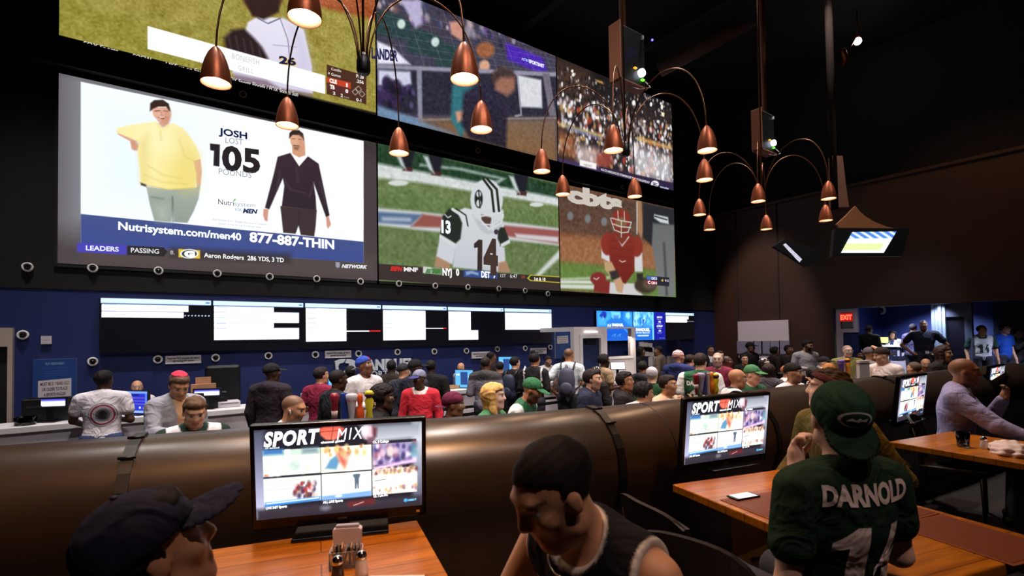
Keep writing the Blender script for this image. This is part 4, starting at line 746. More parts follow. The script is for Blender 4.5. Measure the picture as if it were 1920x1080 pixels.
for lab, px, py, w, d, h, m in (('black back of a terminal below the bright strip at the far left', 92, 800, .5, .16, .30, M_plastic), ('black printer box behind the bright strip monitor', 392, 752, .46, .2, .24, M_plastic), ('black office chair back behind the counter right of the printer', 418, 708, .5, .1, .42, M_plastic), ('grey metal cash drawer on the counter', 428, 741, .3, .25, .09, M_cfront), ('white napkin box on the counter', 572, 733, .12, .1, .12, M_white), ('wooden tray on the counter before the bald clerk', 845, 727, .3, .2, .06, mat('pale wood', (190, 150, 110), .5))):
    y_ = 8.85 if 'chair' not in lab else 9.35
    q = on_y(px, py, y_); z_ = CT if 'chair' not in lab else .55; hh = h if 'chair' not in lab else q.z + .2 - z_
    nm = {'black b': 'terminal_housing', 'black p': 'receipt_printer', 'black o': 'office_chair', 'grey me': 'cash_drawer', 'white n': 'napkin_box', 'wooden ': 'tray'}[lab[:7]]
    t = thing(nm, lab, nm.split('_')[-1], (q.x, y_, z_))
    if nm == 'office_chair':
        MB().box((-.25, -.05, .0), (.25, .05, hh), bev=.04).build('backrest', m, t); MB().box((-.25, -.30, -.1), (.25, .0, -.02), bev=.03).build('seat', m, t); mb = MB().tube([(0, -.2, -.08), (0, -.2, -.5)], .03); [mb.tube([(0, -.2, -.48), (.28 * math.cos(a), -.2 + .28 * math.sin(a), -.53)], .02) for a in np.arange(5) * 2 * PI / 5]; mb.build('base', m, t)
    elif nm == 'tray': mb = MB().box((-w / 2, -d / 2, 0), (w / 2, d / 2, .01)); mb.box((-w / 2, -d / 2, 0), (w / 2, -d / 2 + .012, h)); mb.box((-w / 2, d / 2 - .012, 0), (w / 2, d / 2, h)); mb.box((-w / 2, -d / 2, 0), (-w / 2 + .012, d / 2, h)); mb.box((w / 2 - .012, -d / 2, 0), (w / 2, d / 2, h)); mb.build('frame', m, t)
    else:
        MB().box((-w / 2, -d / 2, 0), (w / 2, d / 2, h), bev=.012).build('body', m, t); MB().box((-w * .4, -d / 2 - .004, h * .62), (w * .4, -d / 2 + .01, h * .7)).build('slot', M_recess, t)
q = on_y(543, 725, 8.8); t = thing('soap_bottle', 'white pump bottle on the counter behind the bald man', 'bottle', (q.x, 8.8, CT)); MB().lathe([(.002, 0), (.028, 0), (.03, .09), (.012, .115), (.012, .13)], n=14).build('bottle', M_white, t); MB().tube([(0, 0, .125), (0, 0, .165), (-.035, 0, .165)], .006).build('pump', M_white, t)
q = on_y(377, 722, 9.3); t = thing('paper_tray', 'tan cardboard holder standing behind the bright strip monitor', 'holder', (q.x, 8.93, CT)); MB().box((-.16, -.04, 0), (.16, .05, .36)).build('box', mat('cardboard', (176, 128, 96), .8), t); MB().box((-.1, .02, .3), (.1, .05, .46)).build('back_flap', mat('cardboard'), t)
q = on_y(47, 790, 8.6); t = thing('glass_jar', 'clear glass jar on the counter at the far left', 'jar', (q.x, 8.62, CT)); MB().lathe([(.002, 0), (.1, 0), (.11, .1), (.1, .1), (.09, .01), (.002, .01)], n=20).build('jar', mat('clear glass', (255, 255, 255), .03, trans=1., var=0), t)

# queue belts: posts with black retractable belts
M_post = mat('black stanchion', (14, 14, 16), .35)
def stanchion(lab, x, y): 
    t = thing('queue_post', lab, 'post', (x, y, 0), 0, 'queue posts'); MB().lathe([(.002, 0), (.17, 0), (.17, .015), (.03, .035), (.028, .9), (.04, .92), (.04, 1.0), (.03, 1.02), (.002, 1.02)], n=20).build('post', M_post, t)
SPX = [(-2.6, 6.6), (-.05, 6.55), (2.05, 6.45), (5.0, 6.7), (7.3, 6.9)]
for i, (x, y) in enumerate(SPX): stanchion(['first', 'second', 'third', 'fourth', 'fifth'][i] + ' black queue post from the left before the betting counter', x, y)
for i in range(4):
    (x0, y0), (x1, y1) = SPX[i], SPX[i + 1]; mb = MB(); mb.V = []; d_ = Vector((x1 - x0, y1 - y0, 0)).normalized(); a = Vector((x0, y0, .96)) + d_ * .04; b = Vector((x1, y1, .96)) - d_ * .04; n_ = Vector((-d_.y, d_.x, 0)) * .003
    V = [a - n_ + Vector((0, 0, -.025)), b - n_ + Vector((0, 0, -.025)), b - n_ + Vector((0, 0, .025)), a - n_ + Vector((0, 0, .025))]; V += [v + n_ * 2 for v in V]
    o = mesh_obj('queue_belt', V, [(0, 1, 2, 3), (7, 6, 5, 4), (0, 4, 5, 1), (3, 2, 6, 7), (1, 5, 6, 2), (0, 3, 7, 4)], M_post); tag(o, 'black belt strung between the %s queue posts from the left' % ['first and second', 'second and third', 'third and fourth', 'fourth and fifth'][i], 'belt', 'queue belts')

# ------------------------------------------------------------------ white ticket booth at the end of the counter
by = 8.42; A = lambda px, py: on_y(px, py, by)
bx0, bx1, bz = A(1076, 614).x, A(1191, 612).x, A(1130, 613).z; M_booth = mat('warm white booth paint', (206, 198, 200), .5, var=.04)
t = thing('ticket_booth', 'white ticket booth with a navy door and a large window', 'booth', (0, by, 0))
dx0, dx1, dz_ = A(1091, 635).x, A(1125, 635).x, A(1108, 634).z; wx0, wx1, wz0, wz1 = A(1138, 620).x, A(1184, 620).x, A(1160, 668).z, A(1160, 616).z
mb = MB()
for lo, hi in (((bx0, 0, 0), (dx0 - .08, .12, bz)), ((dx0 - .08, 0, dz_ + .08), (dx1 + .08, .12, bz)), ((dx1 + .08, 0, 0), (wx0, .12, bz)), ((wx0, 0, 0), (wx1, .12, wz0)), ((wx0, 0, wz1), (wx1, .12, bz)), ((wx1, 0, 0), (bx1, .12, bz)), ((bx0, .12, bz - .1), (bx0 + .1, 1.2, bz))): mb.box(lo, hi)
mb.build('wall_panel', M_booth, t)
mb = MB(); mb.box((dx0 - .08, -.03, 0), (dx0, .14, dz_ + .08)); mb.box((dx1, -.03, 0), (dx1 + .08, .14, dz_ + .08)); mb.box((dx0, -.03, dz_), (dx1, .14, dz_ + .08)); mb.build('door_casing', M_white, t)
dr = MB().box((dx0, .04, .01), (dx1, .08, dz_)).build('door', mat('navy door', (22, 34, 74), .5), t); MB().box((dx0 + .12, .0, dz_ - .12), (dx1 - .12, .04, dz_ - .05)).build('door_closer', M_dark, dr)
MB().box((wx0 - .02, -.02, wz0 - .06), (wx1 + .02, .14, wz0)).build('sill', M_white, t)
MB().box((wx0, .05, wz0), (wx1, .06, wz1)).build('window_pane', mat('window glass', (255, 255, 255), .02, trans=1., var=0, ior=1.05), t)
MB().box((A(1095, 622).x, -.05, A(1105, 624).z), (A(1118, 622).x, 0, A(1105, 621).z)).build('wall_lamp', mat('booth lamp', (255, 250, 240), emit=(255, 246, 235), estr=1.5), t)
MB().box((bx0 - .3, -.5, 1.0), (bx1, 0, 1.06), bev=.004).build('shelf', M_white, t); MB().box((bx0 - .2, -.42, 0), (bx1 - .05, 0, 1.0)).build('shelf_front', M_cfront, t)
terminal('grey ticket kiosk terminal with a white screen on the booth shelf', 1158, 686, by - .25, .34, .16, 8, lambda P: P.poly([(0, 0), (1, 0), (1, 1), (0, 1)], (236, 242, 246)), tilt=.25, cat='terminal', nm='kiosk_terminal', bg=(236, 242, 246), base=1.06)
l = bpy.data.lights.new('booth_light', 'AREA'); l.energy = 10; l.size = .5; l.color = (1, .85, .7); lo = bpy.data.objects.new('booth_light', l); COL.objects.link(lo); lo.location = (bx1 - .4, by - .12, 2.05); lo.rotation_euler = (.2, 0, 0)

# navy rack wall and white leaflets right of the booth
y_ = 9.3; a, b = on_y(1193, 640, y_), on_y(1275, 640, y_)
o = thing('leaflet_wall', 'low navy display wall with white leaflets right of the ticket booth', 'display', (0, y_, 0)); MB().box((a.x, 0, 0), (b.x, .1, on_y(1230, 638, y_).z - .0)).build('panel', M_navy, o)
for px, py in ((1203, 650), (1211, 651), (1219, 652), (1206, 659), (1214, 659), (1222, 660), (1220, 678), (1229, 677), (1238, 677), (1255, 676), (1264, 675), (1272, 675)):
    q = on_y(px, py, y_ - .02); MB().box((q.x - .09, -.03, q.z - .13), (q.x + .09, 0, q.z + .13)).build('leaflet', mat('paper', (226, 216, 214), .6), o)

# ------------------------------------------------------------------ far right: notice board, lobby, desk
XB = XR - .08
a, b = on_x(1383, 603, XB), on_x(1478, 601, XB); zb_ = on_x(1430, 672, XB).z
t = thing('notice_board', 'large white board with a row of grey leaflet pockets on the dark wall', 'board', (XB, 0, 0)); y0, y1 = min(a.y, b.y), max(a.y, b.y)
MB().box((0, y0, zb_), (.07, y1, a.z)).build('panel', mat('white board', (190, 180, 186), .5, var=.05), t)
for i, px in enumerate((1391, 1407, 1422, 1437, 1454, 1471)):
    q = on_x(px, 650, XB); MB().box((-.03, q.y - .15, q.z - .22), (.0, q.y + .15, q.z + .18), bev=.004).build('leaflet_pocket', mat('grey pocket', (124, 120, 140), .5), t)
# lobby window frame with the red exit sign
XF = XR + .05; fa, fb = on_x(1567, 580, XF), on_x(1608, 623, XF); y1, y0, z1, z0 = fa.y, fb.y, fa.z, fb.z; M_lf = mat('lilac white frame', (186, 180, 200), .5)
t = thing('lobby_window', 'white framed square window with a red exit sign inside, on the lobby wall', 'window', (XF, 0, 0))
mb = MB(); e = .10; mb.box((0, y0, z0), (.12, y0 + e, z1)); mb.box((0, y1 - e, z0), (.12, y1, z1)); mb.box((0, y0 + e, z0), (.12, y1 - e, z0 + e)); mb.box((0, y0 + e, z1 - e), (.12, y1 - e, z1)); mb.box((0, y1 - .16, 0), (.12, y1, z0 - .001)); mb.build('frame', M_lf, t)
MB().box((.05, y0 + e, z0 + e), (.06, y1 - e, z1 - e)).build('pane', mat('dark red glass', (44, 16, 12), .15), t)
sx = .04; sg = MB().box((.0, y0 + .02 + e, z1 - .34), (sx, y0 + .42, z1 - .12)).build('exit_sign', mat('exit sign red', (120, 10, 10), .4, emit=(200, 20, 14), estr=.8), t)
V, T = text2d('EXIT', .05); ex = [(-.006, y0 + .40 - p[0] / V[:, 0].max() * .28, z1 - .29 + p[1] * .12) for p in V]; mesh_obj('lettering', ex, T, mat('exit letters', (255, 70, 50), emit=(255, 80, 60), estr=3), sg)
slab('wall_lobby_low', (XF + .02, y0, 0), (XF + .1, y1 - .16, z0), M_navy)
slab('floor_lobby', (XR + .25, -7, 0), (19.0, 6.15, .5), M_floor)
# lobby wall seen through the opening, with two cameras
for px, w in ((1631, 'left'), (1653, 'right')):
    q = on_x(px, 582, 18.99); t = thing('security_camera', 'dome camera on the lobby wall, %s of two' % w, 'camera', q, 0, 'lobby cameras'); MB().lathe([(.08, 0), (.13, 0), (.13, .06), (.08, .08)], n=18, M=Matrix.Rotation(-PI / 2, 4, 'Y')).build('ring', M_ring, t); MB().ball((-.06, 0, 0), .085).build('dome', M_dome, t)
XD = 16.9; a, b = on_x(1572, 647, XD), on_x(1700, 645, XD); y0, y1 = min(a.y, b.y), min(6.08, max(a.y, b.y)); zt_ = a.z
t = thing('lobby_desk', 'lilac white reception desk with dark letters in the lobby', 'desk', (XD, 0, 0)); MB().box((0, y0, .5), (.7, y1, zt_ - .05)).build('front', M_lf, t); MB().box((-.04, y0 - .03, zt_ - .05), (.74, y1 + .03, zt_), bev=.004).build('worktop', M_white, t)
V, T = text2d('FIELD', .06); q = on_x(1660, 672, XD); q1 = on_x(1700, 672, XD); mesh_obj('lettering', [(-.012, q.y + (q1.y - q.y) * p[0] / V[:, 0].max(), q.z + p[1] * .33) for p in V], T, mat('dark letters', (30, 34, 60), .5), t)
q = on_x(1655, 641, XD + .2); t = thing('lobby_monitor', 'yellow lit monitor on the lobby desk', 'monitor', (q.x, q.y, zt_)); hy = abs(on_x(1643, 640, XD + .2).y - on_x(1667, 640, XD + .2).y) / 2
MB().box((0, -hy, .05), (.04, hy, on_x(1655, 631, XD + .2).z - zt_), bev=.004).build('housing', M_plastic, t); MB().box((-.004, -hy + .02, .07), (.002, hy - .02, on_x(1655, 631, XD + .2).z - zt_ - .02)).build('picture', mat('yellow screen', (240, 240, 110), emit=(240, 240, 100), estr=1.), t); MB().box((.01, -.06, 0), (.06, .06, .06)).build('stand', M_plastic, t)
q = on_x(1602, 642, XD + .1); t = thing('soda_bottle', 'small dark bottle on the lobby desk', 'bottle', (q.x, q.y, zt_)); MB().lathe([(.002, 0), (.04, 0), (.04, .14), (.015, .2), (.015, .26), (.002, .26)], n=14).build('bottle', mat('dark bottle', (50, 20, 20), .2), t); MB().lathe([(.017, .25), (.017, .28), (.002, .28)], n=12).build('cap', M_white, t)
# white door column and dark door beyond
XC = 16.2; c0, c1, c2 = on_x(1745, 570, XC), on_x(1771, 570, XC), on_x(1790, 575, XC); M_col = mat('blue white column', (170, 186, 214), .5)
cm = MB(); ys = sorted([c0.y, c1.y]); 
for k in range(4): yy = ys[0] + (ys[1] - ys[0]) * k / 4; cm.box((0 - .03 * (k % 2), yy, 0), (.2, yy + (ys[1] - ys[0]) * .22, 2.94))
o = cm.build('door_2', M_col, loc=(XC, 0, 0)); struct(o); ys2 = sorted([c1.y, c2.y])
mb = MB(); mb.box((.05, ys2[0] - 0.3, 2.45), (.2, ys2[1], 2.94)); mb.box((.05, ys2[0] - .3, 0), (.2, ys2[0] - .16, 2.45)); mb.build('door_header', mat('blue grey casing', (84, 90, 118), .5), o); MB().box((.12, ys2[0] - .16, 0), (.16, ys2[1], 2.45)).build('door_leaf', mat('dark navy door', (14, 14, 34), .4), o)
slab('wall_lobby_right', (18.3, -7, 0), (18.4, ys2[0] - .3, 2.95), mat('deep navy', (9, 10, 34), .6))
# lights that hang in the lobby
spot_light('lobby_downlight', (16.4, 4.9, 2.9), (16.7, 4.6, 0), 420, (.8, .86, 1), 120); spot_light('lobby_downlight', (18.0, 4.6, 2.9), (18.6, 4.6, .5), 520, (.7, .8, 1), 130); spot_light('lobby_downlight', (16.2, 1.9, 2.9), (16.2, 1.9, 0), 260, (.7, .75, 1), 120)
q = on_x(1832, 600, 18.29); spot_light('lobby_downlight', (15.95, (c0.y + c1.y) / 2 - .1, 2.93), (16.3, (c0.y + c1.y) / 2, .8), 170, (.75, .85, 1), 80); spot_light('lobby_uplight', (18.2, q.y, 2.85), (18.32, q.y, 1.6), 40, (.12, .12, 1), 70)
for i, (x, y) in enumerate(((16.4, 4.9), (18.0, 4.6), (16.2, 1.9))):
    t = thing('lobby_ceiling_light', 'round recessed light in the low lobby ceiling', 'ceiling light', (x, y, 2.925), 0, 'lobby ceiling lights'); MB().lathe([(.08, .0), (.1, .0), (.1, .025), (.08, .025)], n=18).build('ring', M_ring, t); MB().lathe([(.002, .02), (.078, .02)], n=18).build('lens', mat('downlight lens'), t)
# ------------------------------------------------------------------ the long padded partition between dining platform and bar
def smooth_line(P, n=8):
    P = [Vector(p) for p in P]; out = []
    for i in range(len(P) - 1):
        a, b, c_, d = P[max(i - 1, 0)], P[i], P[i + 1], P[min(i + 2, len(P) - 1)]
        for k in range(n): u = k / n; out.append(.5 * ((2 * b) + (c_ - a) * u + (2 * a - 5 * b + 4 * c_ - d) * u * u + (3 * b - a - 3 * c_ + d) * u ** 3))
    return out + [P[-1]]
BL = smooth_line([(x * 1.14, y * 1.14) for x, y in [(-2.6, 3.42), (-1.4, 3.28), (-.48, 3.07), (.5, 2.82), (1.32, 2.47), (2.17, 2.23), (2.94, 2.12), (4.1, 2.06), (5.36, 1.95), (6.24, 1.84), (7.45, 1.72), (9.0, 1.55)]])
PROF = [(d, max(.5, z - .06)) for d, z in [(0, .5), (0, 1.62), (.012, 1.66), (.045, 1.68), (.12, 1.672), (.20, 1.645), (.27, 1.60), (.33, 1.54), (.375, 1.465), (.40, 1.38), (.405, 1.29), (.39, 1.20), (.36, 1.12), (.35, 1.0), (.35, .5)]]
def nrm(i):
    d = (BL[min(i + 1, len(BL) - 1)] - BL[max(i - 1, 0)]).normalized(); return Vector((d.y, -d.x))
M_vinyl = mat('brown padded vinyl', (52, 40, 32), .30, var=.16, scale=7, bump=.08, spec=.6)
M_strap = mat('black leather strap', (16, 15, 17), .4)
V = []; F = []; n = len(PROF)
for i, p in enumerate(BL):
    q = nrm(i)
    for d, z in PROF: V.append((p.x + q.x * d, p.y + q.y * d, z))
for i in range(len(BL) - 1):
    for k in range(n - 1): F.append((i * n + k, (i + 1) * n + k, (i + 1) * n + k + 1, i * n + k + 1))
F += [tuple(range(n)), tuple((len(BL) - 1) * n + k for k in range(n - 1, -1, -1))]
tb = thing('booth_partition', 'long padded brown vinyl partition with a rounded top, running behind the tables', 'partition', (0, 0, 0))
mesh_obj('padding', V, F, M_vinyl, tb, smooth=True)
def strap(x):
    i = min(range(len(BL)), key=lambda k: abs(BL[k].x - x)); p = BL[i]; q = nrm(i); t_ = Vector((-q.y, q.x)); V = []; F = []; pr = PROF[1:13]
    for k, (d, z) in enumerate(pr):
        a = pr[min(k + 1, len(pr) - 1)]; b = pr[max(k - 1, 0)]; nn = Vector((-(a[1] - b[1]), a[0] - b[0])).normalized(); nn = nn if nn.dot(Vector((d - .15, z - 1.25))) > 0 else -nn
        for off in (.003, .014):
            for w in (-.026, .026): V.append((p.x + q.x * (d + nn.x * off) + t_.x * w, p.y + q.y * (d + nn.x * off) + t_.y * w, z + nn.y * off))
    for k in range(len(pr) - 1):
        a, b = 4 * k, 4 * k + 4; F += [(a + 2, a + 3, b + 3, b + 2), (a, b, b + 1, a + 1), (a, a + 2, b + 2, b), (a + 1, b + 1, b + 3, a + 3)]
    s_ = mesh_obj('strap', V, F, M_strap, tb)
    mb = MB()
    for k in (3, 5): d, z = pr[k]; c_ = Vector((p.x + q.x * (d + .02), p.y + q.y * (d + .02), z + .012)); mb.tube([c_ - Vector((t_.x, t_.y, 0)) * .036, c_ + Vector((t_.x, t_.y, 0)) * .036], .007, 8)
    mb.build('buckle', M_strap, s_)
for x in (.06, 2.45, 3.95, 6.4, 8.4): strap(x)
for i_ in (4, 20, 28, 44, 60):                                    # stitched panel seams
    p = BL[i_]; q = nrm(i_); MB().tube([(p.x + q.x * (d + .001), p.y + q.y * (d + .001), z + .001) for d, z in PROF[3:12]], .0035, 6).build('seam', M_strap, tb)
# platform under the tables follows the partition
bpy.data.objects.remove(bpy.data.objects['floor_dining_platform'])
struct(MB().prism([(-6, -7), (10.5, -7), (10.5, 1.5)] + [(p.x, p.y + .02) for p in reversed(BL)] + [(-6, 3.95)], 2, 0, .5).build('floor_dining_platform', M_floor))
FZ = .5; TZ = 1.25

# ------------------------------------------------------------------ tables and chairs
M_table = mat_wood('orange oak table top', (152, 84, 10), (194, 118, 18), .3)
M_chair = mat('black stained wood', (22, 17, 15), .4)
def table(lab, fl, u, w, L):
    u = Vector(u).normalized(); v = Vector((u.y, -u.x)); c_ = Vector(fl) + u * w / 2 + v * L / 2
    t = thing('dining_table', lab, 'table', (c_.x, c_.y, FZ), math.atan2(u.y, u.x), 'dining tables'); h = TZ - FZ
    MB().box((-w / 2, -L / 2, h - .045), (w / 2, L / 2, h), bev=.006).build('tabletop', M_table, t); mb = MB().box((-.06, -.06, .03), (.06, .06, h - .045)); mb.box((-w * .35, -L * .3, h - .08), (w * .35, L * .3, h - .045)); mb.build('pedestal', M_chair, t)
    MB().box((-.3, -.36, 0), (.3, .36, .035), bev=.01).build('base', M_chair, t); return t
T1 = table('nearest wooden table with a screen at its far end, at the bottom left', (.235, 2.45), (.965, -.26), .85, 1.15)
T2 = table('wooden table behind the person in the green jersey, with a phone on it', (2.46, 1.84), (.955, -.27), .86, 1.30)
T3 = table('wooden table at the right edge with a glass and a white heap', (4.70, 1.50), (.97, -.2), .86, 1.30)
T4 = table('far wooden table hidden behind the bald man in the lavender shirt', (7.0, 1.1), (.98, -.15), .86, 1.2)
def chair(lab, x, y, dirx, diry, group='dining chairs', seat=.46):
    """dirx, diry: the way a sitter looks"""
    t = thing('dining_chair', lab, 'chair', (x, y, FZ), math.atan2(-dirx, diry), group); t.scale = (1, 1, min(1.08, max(.6, seat / .46)))
    MB().box((-.22, -.22, .42), (.22, .22, .46), bev=.012).build('seat', M_chair, t)
    bm = MB(); pts = []
    V = []; F = []; nx_, nz_ = 10, 6
    for s_ in (0, 1):
        for j in range(nz_ + 1):
            for i in range(nx_ + 1):
                a = (i / nx_ - .5) * 2; z = .62 + .27 * j / nz_ - (.05 * a ** 4 if j == nz_ else 0); V.append((a * .235, -.235 + .05 * a * a - .06 * (j / nz_) - s_ * .022, z))
    m_ = (nx_ + 1) * (nz_ + 1); I = lambda s_, j, i: s_ * m_ + j * (nx_ + 1) + i
    for j in range(nz_):
        for i in range(nx_): F += [(I(0, j, i), I(0, j, i + 1), I(0, j + 1, i + 1), I(0, j + 1, i)), (I(1, j, i), I(1, j + 1, i), I(1, j + 1, i + 1), I(1, j, i + 1))]
    for i in range(nx_): F += [(I(0, 0, i), I(1, 0, i), I(1, 0, i + 1), I(0, 0, i + 1)), (I(0, nz_, i), I(0, nz_, i + 1), I(1, nz_, i + 1), I(1, nz_, i))]
    for j in range(nz_): F += [(I(0, j, 0), I(0, j + 1, 0), I(1, j + 1, 0), I(1, j, 0)), (I(0, j, nx_), I(1, j, nx_), I(1, j + 1, nx_), I(0, j + 1, nx_))]
    mesh_obj('backrest', V, F, M_chair, t, smooth=False)
    for sx in (-1, 1): MB().tube([(sx * .19, .19, .43), (sx * .2, .2, 0)], [.02, .014], 8).build('leg', M_chair, t); MB().tube([(sx * .2, -.24, 0), (sx * .195, -.2, .44), (sx * .2, -.215, .62), (sx * .2, -.25, .80)], [.014, .02, .018, .014], 8).build('leg', M_chair, t)
    return t
chair('empty black chair pulled up to the table with the phone', 2.02, 1.38, .955, -.27)

# ------------------------------------------------------------------ table screens showing the sports guide
M_tv = mat_attr('table screen picture', emit=1.6); M_tvb = mat('glossy black bezel', (9, 9, 10), .25)
def pic_guide(P):
    P.A[:] = (30, 28, 36); c = lambda pts, col, soft=1., a=1.: P.poly(pts, col, soft, a); R = lambda x0, y0, x1, y1, col, soft=.7, a=1.: P.poly([(x0, y0), (x1, y0), (x1, y1), (x0, y1)], col, soft, a)
    R(-.02, 0, .06, 1, ((70, 72, 90), (190, 190, 220)), 6); R(.94, 0, 1.02, 1, ((210, 214, 226), (70, 70, 90)), 5); c([(.62, 0), (1, 0), (1, .2), (.70, .22), (.66, .1)], ((120, 124, 136), (214, 216, 224)), 8); R(0, .88, 1, 1.02, ((60, 56, 66), (44, 38, 46)), 5)
    # tiles
    R(.045, .235, .375, .52, (222, 236, 214)); R(.045, .235, .375, .30, (186, 206, 190)); R(.045, .22, .16, .28, (60, 110, 170), 3); R(.05, .32, .37, .345, (250, 252, 250), 2); R(.17, .23, .2, .29, (240, 245, 255), 1); R(.27, .23, .36, .29, (120, 140, 150), 4); P.ell((.225, .42), .03, .06, (180, 200, 190), 3); R(.05, .50, .08, .515, (230, 90, 50)); P.blobs([(.05, .36), (.37, .36), (.37, .5), (.05, .5)], 14, [(206, 226, 196), (240, 246, 236), (196, 216, 200)], 2, 6)
    R(.375, .235, .685, .525, (252, 240, 214)); c([(.40, .48), (.43, .38), (.47, .33), (.49, .40), (.47, .5)], (90, 140, 176), 3); c([(.46, .26), (.50, .24), (.53, .3), (.55, .42), (.52, .5), (.49, .42)], (196, 100, 84), 4); P.ell((.525, .34), .022, .045, (236, 170, 140), 3); P.blobs([(.38, .24), (.68, .24), (.68, .33), (.38, .33)], 24, [(240, 190, 120), (250, 226, 170), (196, 160, 110), (170, 110, 80)], 2, 5); R(.54, .4, .68, .52, (255, 250, 240), 8)
    R(.685, .20, .965, .235, (40, 38, 46)); R(.69, .235, .965, .48, (150, 140, 176)); P.blobs([(.69, .26), (.965, .26), (.965, .47), (.69, .47)], 46, [(70, 56, 110), (120, 90, 140), (226, 214, 236), (60, 60, 90), (206, 170, 190), (150, 90, 110)], 2.5, 6); P.ell((.80, .33), .025, .06, (210, 190, 190), 3); R(.93, .25, .97, .42, (90, 150, 160), 4, .7); c([(.69, .50), (.95, .44), (.965, .47), (.70, .54)], (226, 190, 232), 3)
    R(.045, .545, .375, .835, (236, 236, 244)); R(.05, .56, .37, .60, (200, 206, 196), 3); P.blobs([(.22, .62), (.35, .62), (.35, .78), (.22, .78)], 40, [(96, 60, 60), (170, 50, 54), (60, 50, 80), (220, 190, 180), (120, 80, 70)], 2, 4.5); R(.05, .66, .22, .69, (190, 196, 220), 3); c([(.05, .81), (.37, .79), (.37, .835), (.05, .86)], (60, 130, 206), 1.5); P.line([(.06, .825), (.36, .805)], 2.2, (235, 240, 250), 1)
    R(.38, .54, .68, .83, (250, 252, 255)); c([(.565, .575), (.575, .565), (.605, .565), (.615, .575), (.605, .62), (.603, .74), (.595, .74), (.592, .68), (.588, .74), (.578, .74), (.577, .62)], (84, 96, 112), 1.2); c([(.38, .79), (.68, .77), (.68, .835), (.38, .845)], (120, 160, 216), 2); P.ell((.48, .805), .02, .012, (245, 250, 255), 1.5)
    R(.688, .53, .968, .83, (250, 236, 222)); P.blobs([(.69, .53), (.965, .53), (.965, .59), (.69, .59)], 44, [(150, 110, 100), (226, 190, 170), (96, 60, 70), (240, 220, 210), (180, 140, 90)], 2, 4); R(.69, .61, .965, .74, (255, 250, 244), 4); P.line([(.70, .665), (.77, .655)], 1.4, (96, 80, 84), 1); P.blobs([(.69, .75), (.965, .75), (.965, .80), (.69, .80)], 26, [(196, 150, 110), (240, 220, 200), (150, 120, 130)], 2, 4)
    for x in (.3765, .684): R(x - .0016, .235, x + .0016, .84, (34, 32, 40), .6)
    R(.045, .528, .685, .542, (40, 38, 46), .7)
    # headline: basketball and a face between the words
    c([(.37, .02), (.40, .005), (.49, .005), (.52, .03), (.50, .12), (.46, .16), (.41, .15), (.38, .10)], ((206, 86, 70), (226, 120, 96)), 2); P.line([(.455, .01), (.44, .15)], 1, (110, 36, 34), .8); P.line([(.375, .06), (.515, .05)], 1, (110, 36, 34), .8)
    P.ell((.665, .095), .045, .085, (206, 178, 188), 3); c([(.69, .02), (.72, .05), (.715, .15), (.695, .17), (.69, .1)], (96, 52, 62), 3); P.ell((.645, .07), .02, .05, (240, 225, 235), 3); R(.66, .15, .70, .22, (110, 76, 90), 3)
    w_ = (252, 252, 255)
    P.text('SPORT', (.052, .185), (.375, .175), (.052, .035), w_, bold=.045, shear=.22, space=1.12); P.text('MIX', (.475, .165), (.635, .158), (.475, .03), w_, bold=.0, shear=.22, space=1.25); P.text('channel guide', (.38, .188), (.52, .182), (.38, .165), w_, bold=.05); P.text('on demand', (.06, .212), (.14, .21), (.06, .196), w_, bold=.02)
    for a, b, x, y in (('LIVE 24/7 Sports', .12, .055, .885), ('ALL LIVE Sports', .12, .385, .875), ('Ch. 1 Live Pro', .09, .692, .855), ('Ch. 4 College', .10, .692, .222)): P.text(a, (x, y), (x + b, y - .004), (x, y - .026), w_, bold=.05)
    P.ell((.895, .925), .012, .02, (70, 170, 236), 1.2); P.text('DIRECT', (.91, .935), (.965, .932), (.91, .915), (120, 200, 246), bold=.05)
    c([(.53, .885), (.70, .865), (.70, .93), (.54, .945)], (112, 34, 36), 4, .8); P.line([(.57, .93), (.63, .90)], 1.2, (220, 190, 190), 1); P.ell((.40, .93), .03, .03, (110, 106, 120), 4)
tvs = []
def table_screen(lab, px, py, Z, face, base_z, tilt=-.11, first=None):
    q = at(px, py, Z); zc = q.z - base_z; w, h = .70, .394; M_ = Matrix.Translation((0, 0, zc)) @ Matrix.Rotation(tilt, 4, 'X')
    t = thing('table_screen', lab, 'screen', (q.x, q.y, base_z), facing(face), 'screens on the tables')
    mb = MB(); mb.box((-w / 2 - .02, -.03, -h / 2 - .05), (w / 2 + .02, .012, h / 2 + .02), bev=.008, M=M_); mb.box((-w * .3, -.06, -h * .3), (w * .3, -.028, h * .3), bev=.01, M=M_); mb.build('housing', M_tvb, t)
    st = MB().tube([(0, -.045, .01), (0, -.05, zc - .05)], .03, 10); st.box((-.2, -.13, 0), (.2, .08, .016), bev=.006); st.build('stand', M_tvb, t)
    if tvs:
        o = tvs[0].copy(); COL.objects.link(o); o.parent = t
        if abs(zc - tvs[1]) > 1e-4: o.location = (0, 0, zc - tvs[1])
    else:
        P = Pic(w, h, 300, lambda u, v: (u * w, (1 - v) * h)); pic_guide(P)
        tvs.append(P.build('picture', M_tv, t, lambda x, z, d: (np.array([[0, 0, zc]]) + np.stack([w / 2 - x, np.full_like(x, .0135) + d, z - h / 2], 1) @ np.array(M_.to_3x3()).T), .002)); tvs.append(zc)
    mb = MB(); mb.box((-.02, .0115, -h / 2 - .03), (.02, .014, -h / 2 - .022), M=M_); mb.box((-w / 2 + .01, .0115, -h / 2 - .032), (-w / 2 + .025, .014, -h / 2 - .02), M=M_); mb.build('badge', M_chrome, t)
table_screen('table screen with a sports guide, nearest, on the bottom left table', 641, 878, 2.27, 14, TZ)
table_screen('table screen with a sports guide, on the table with the phone', 1362, 803, 3.28, 24, TZ)
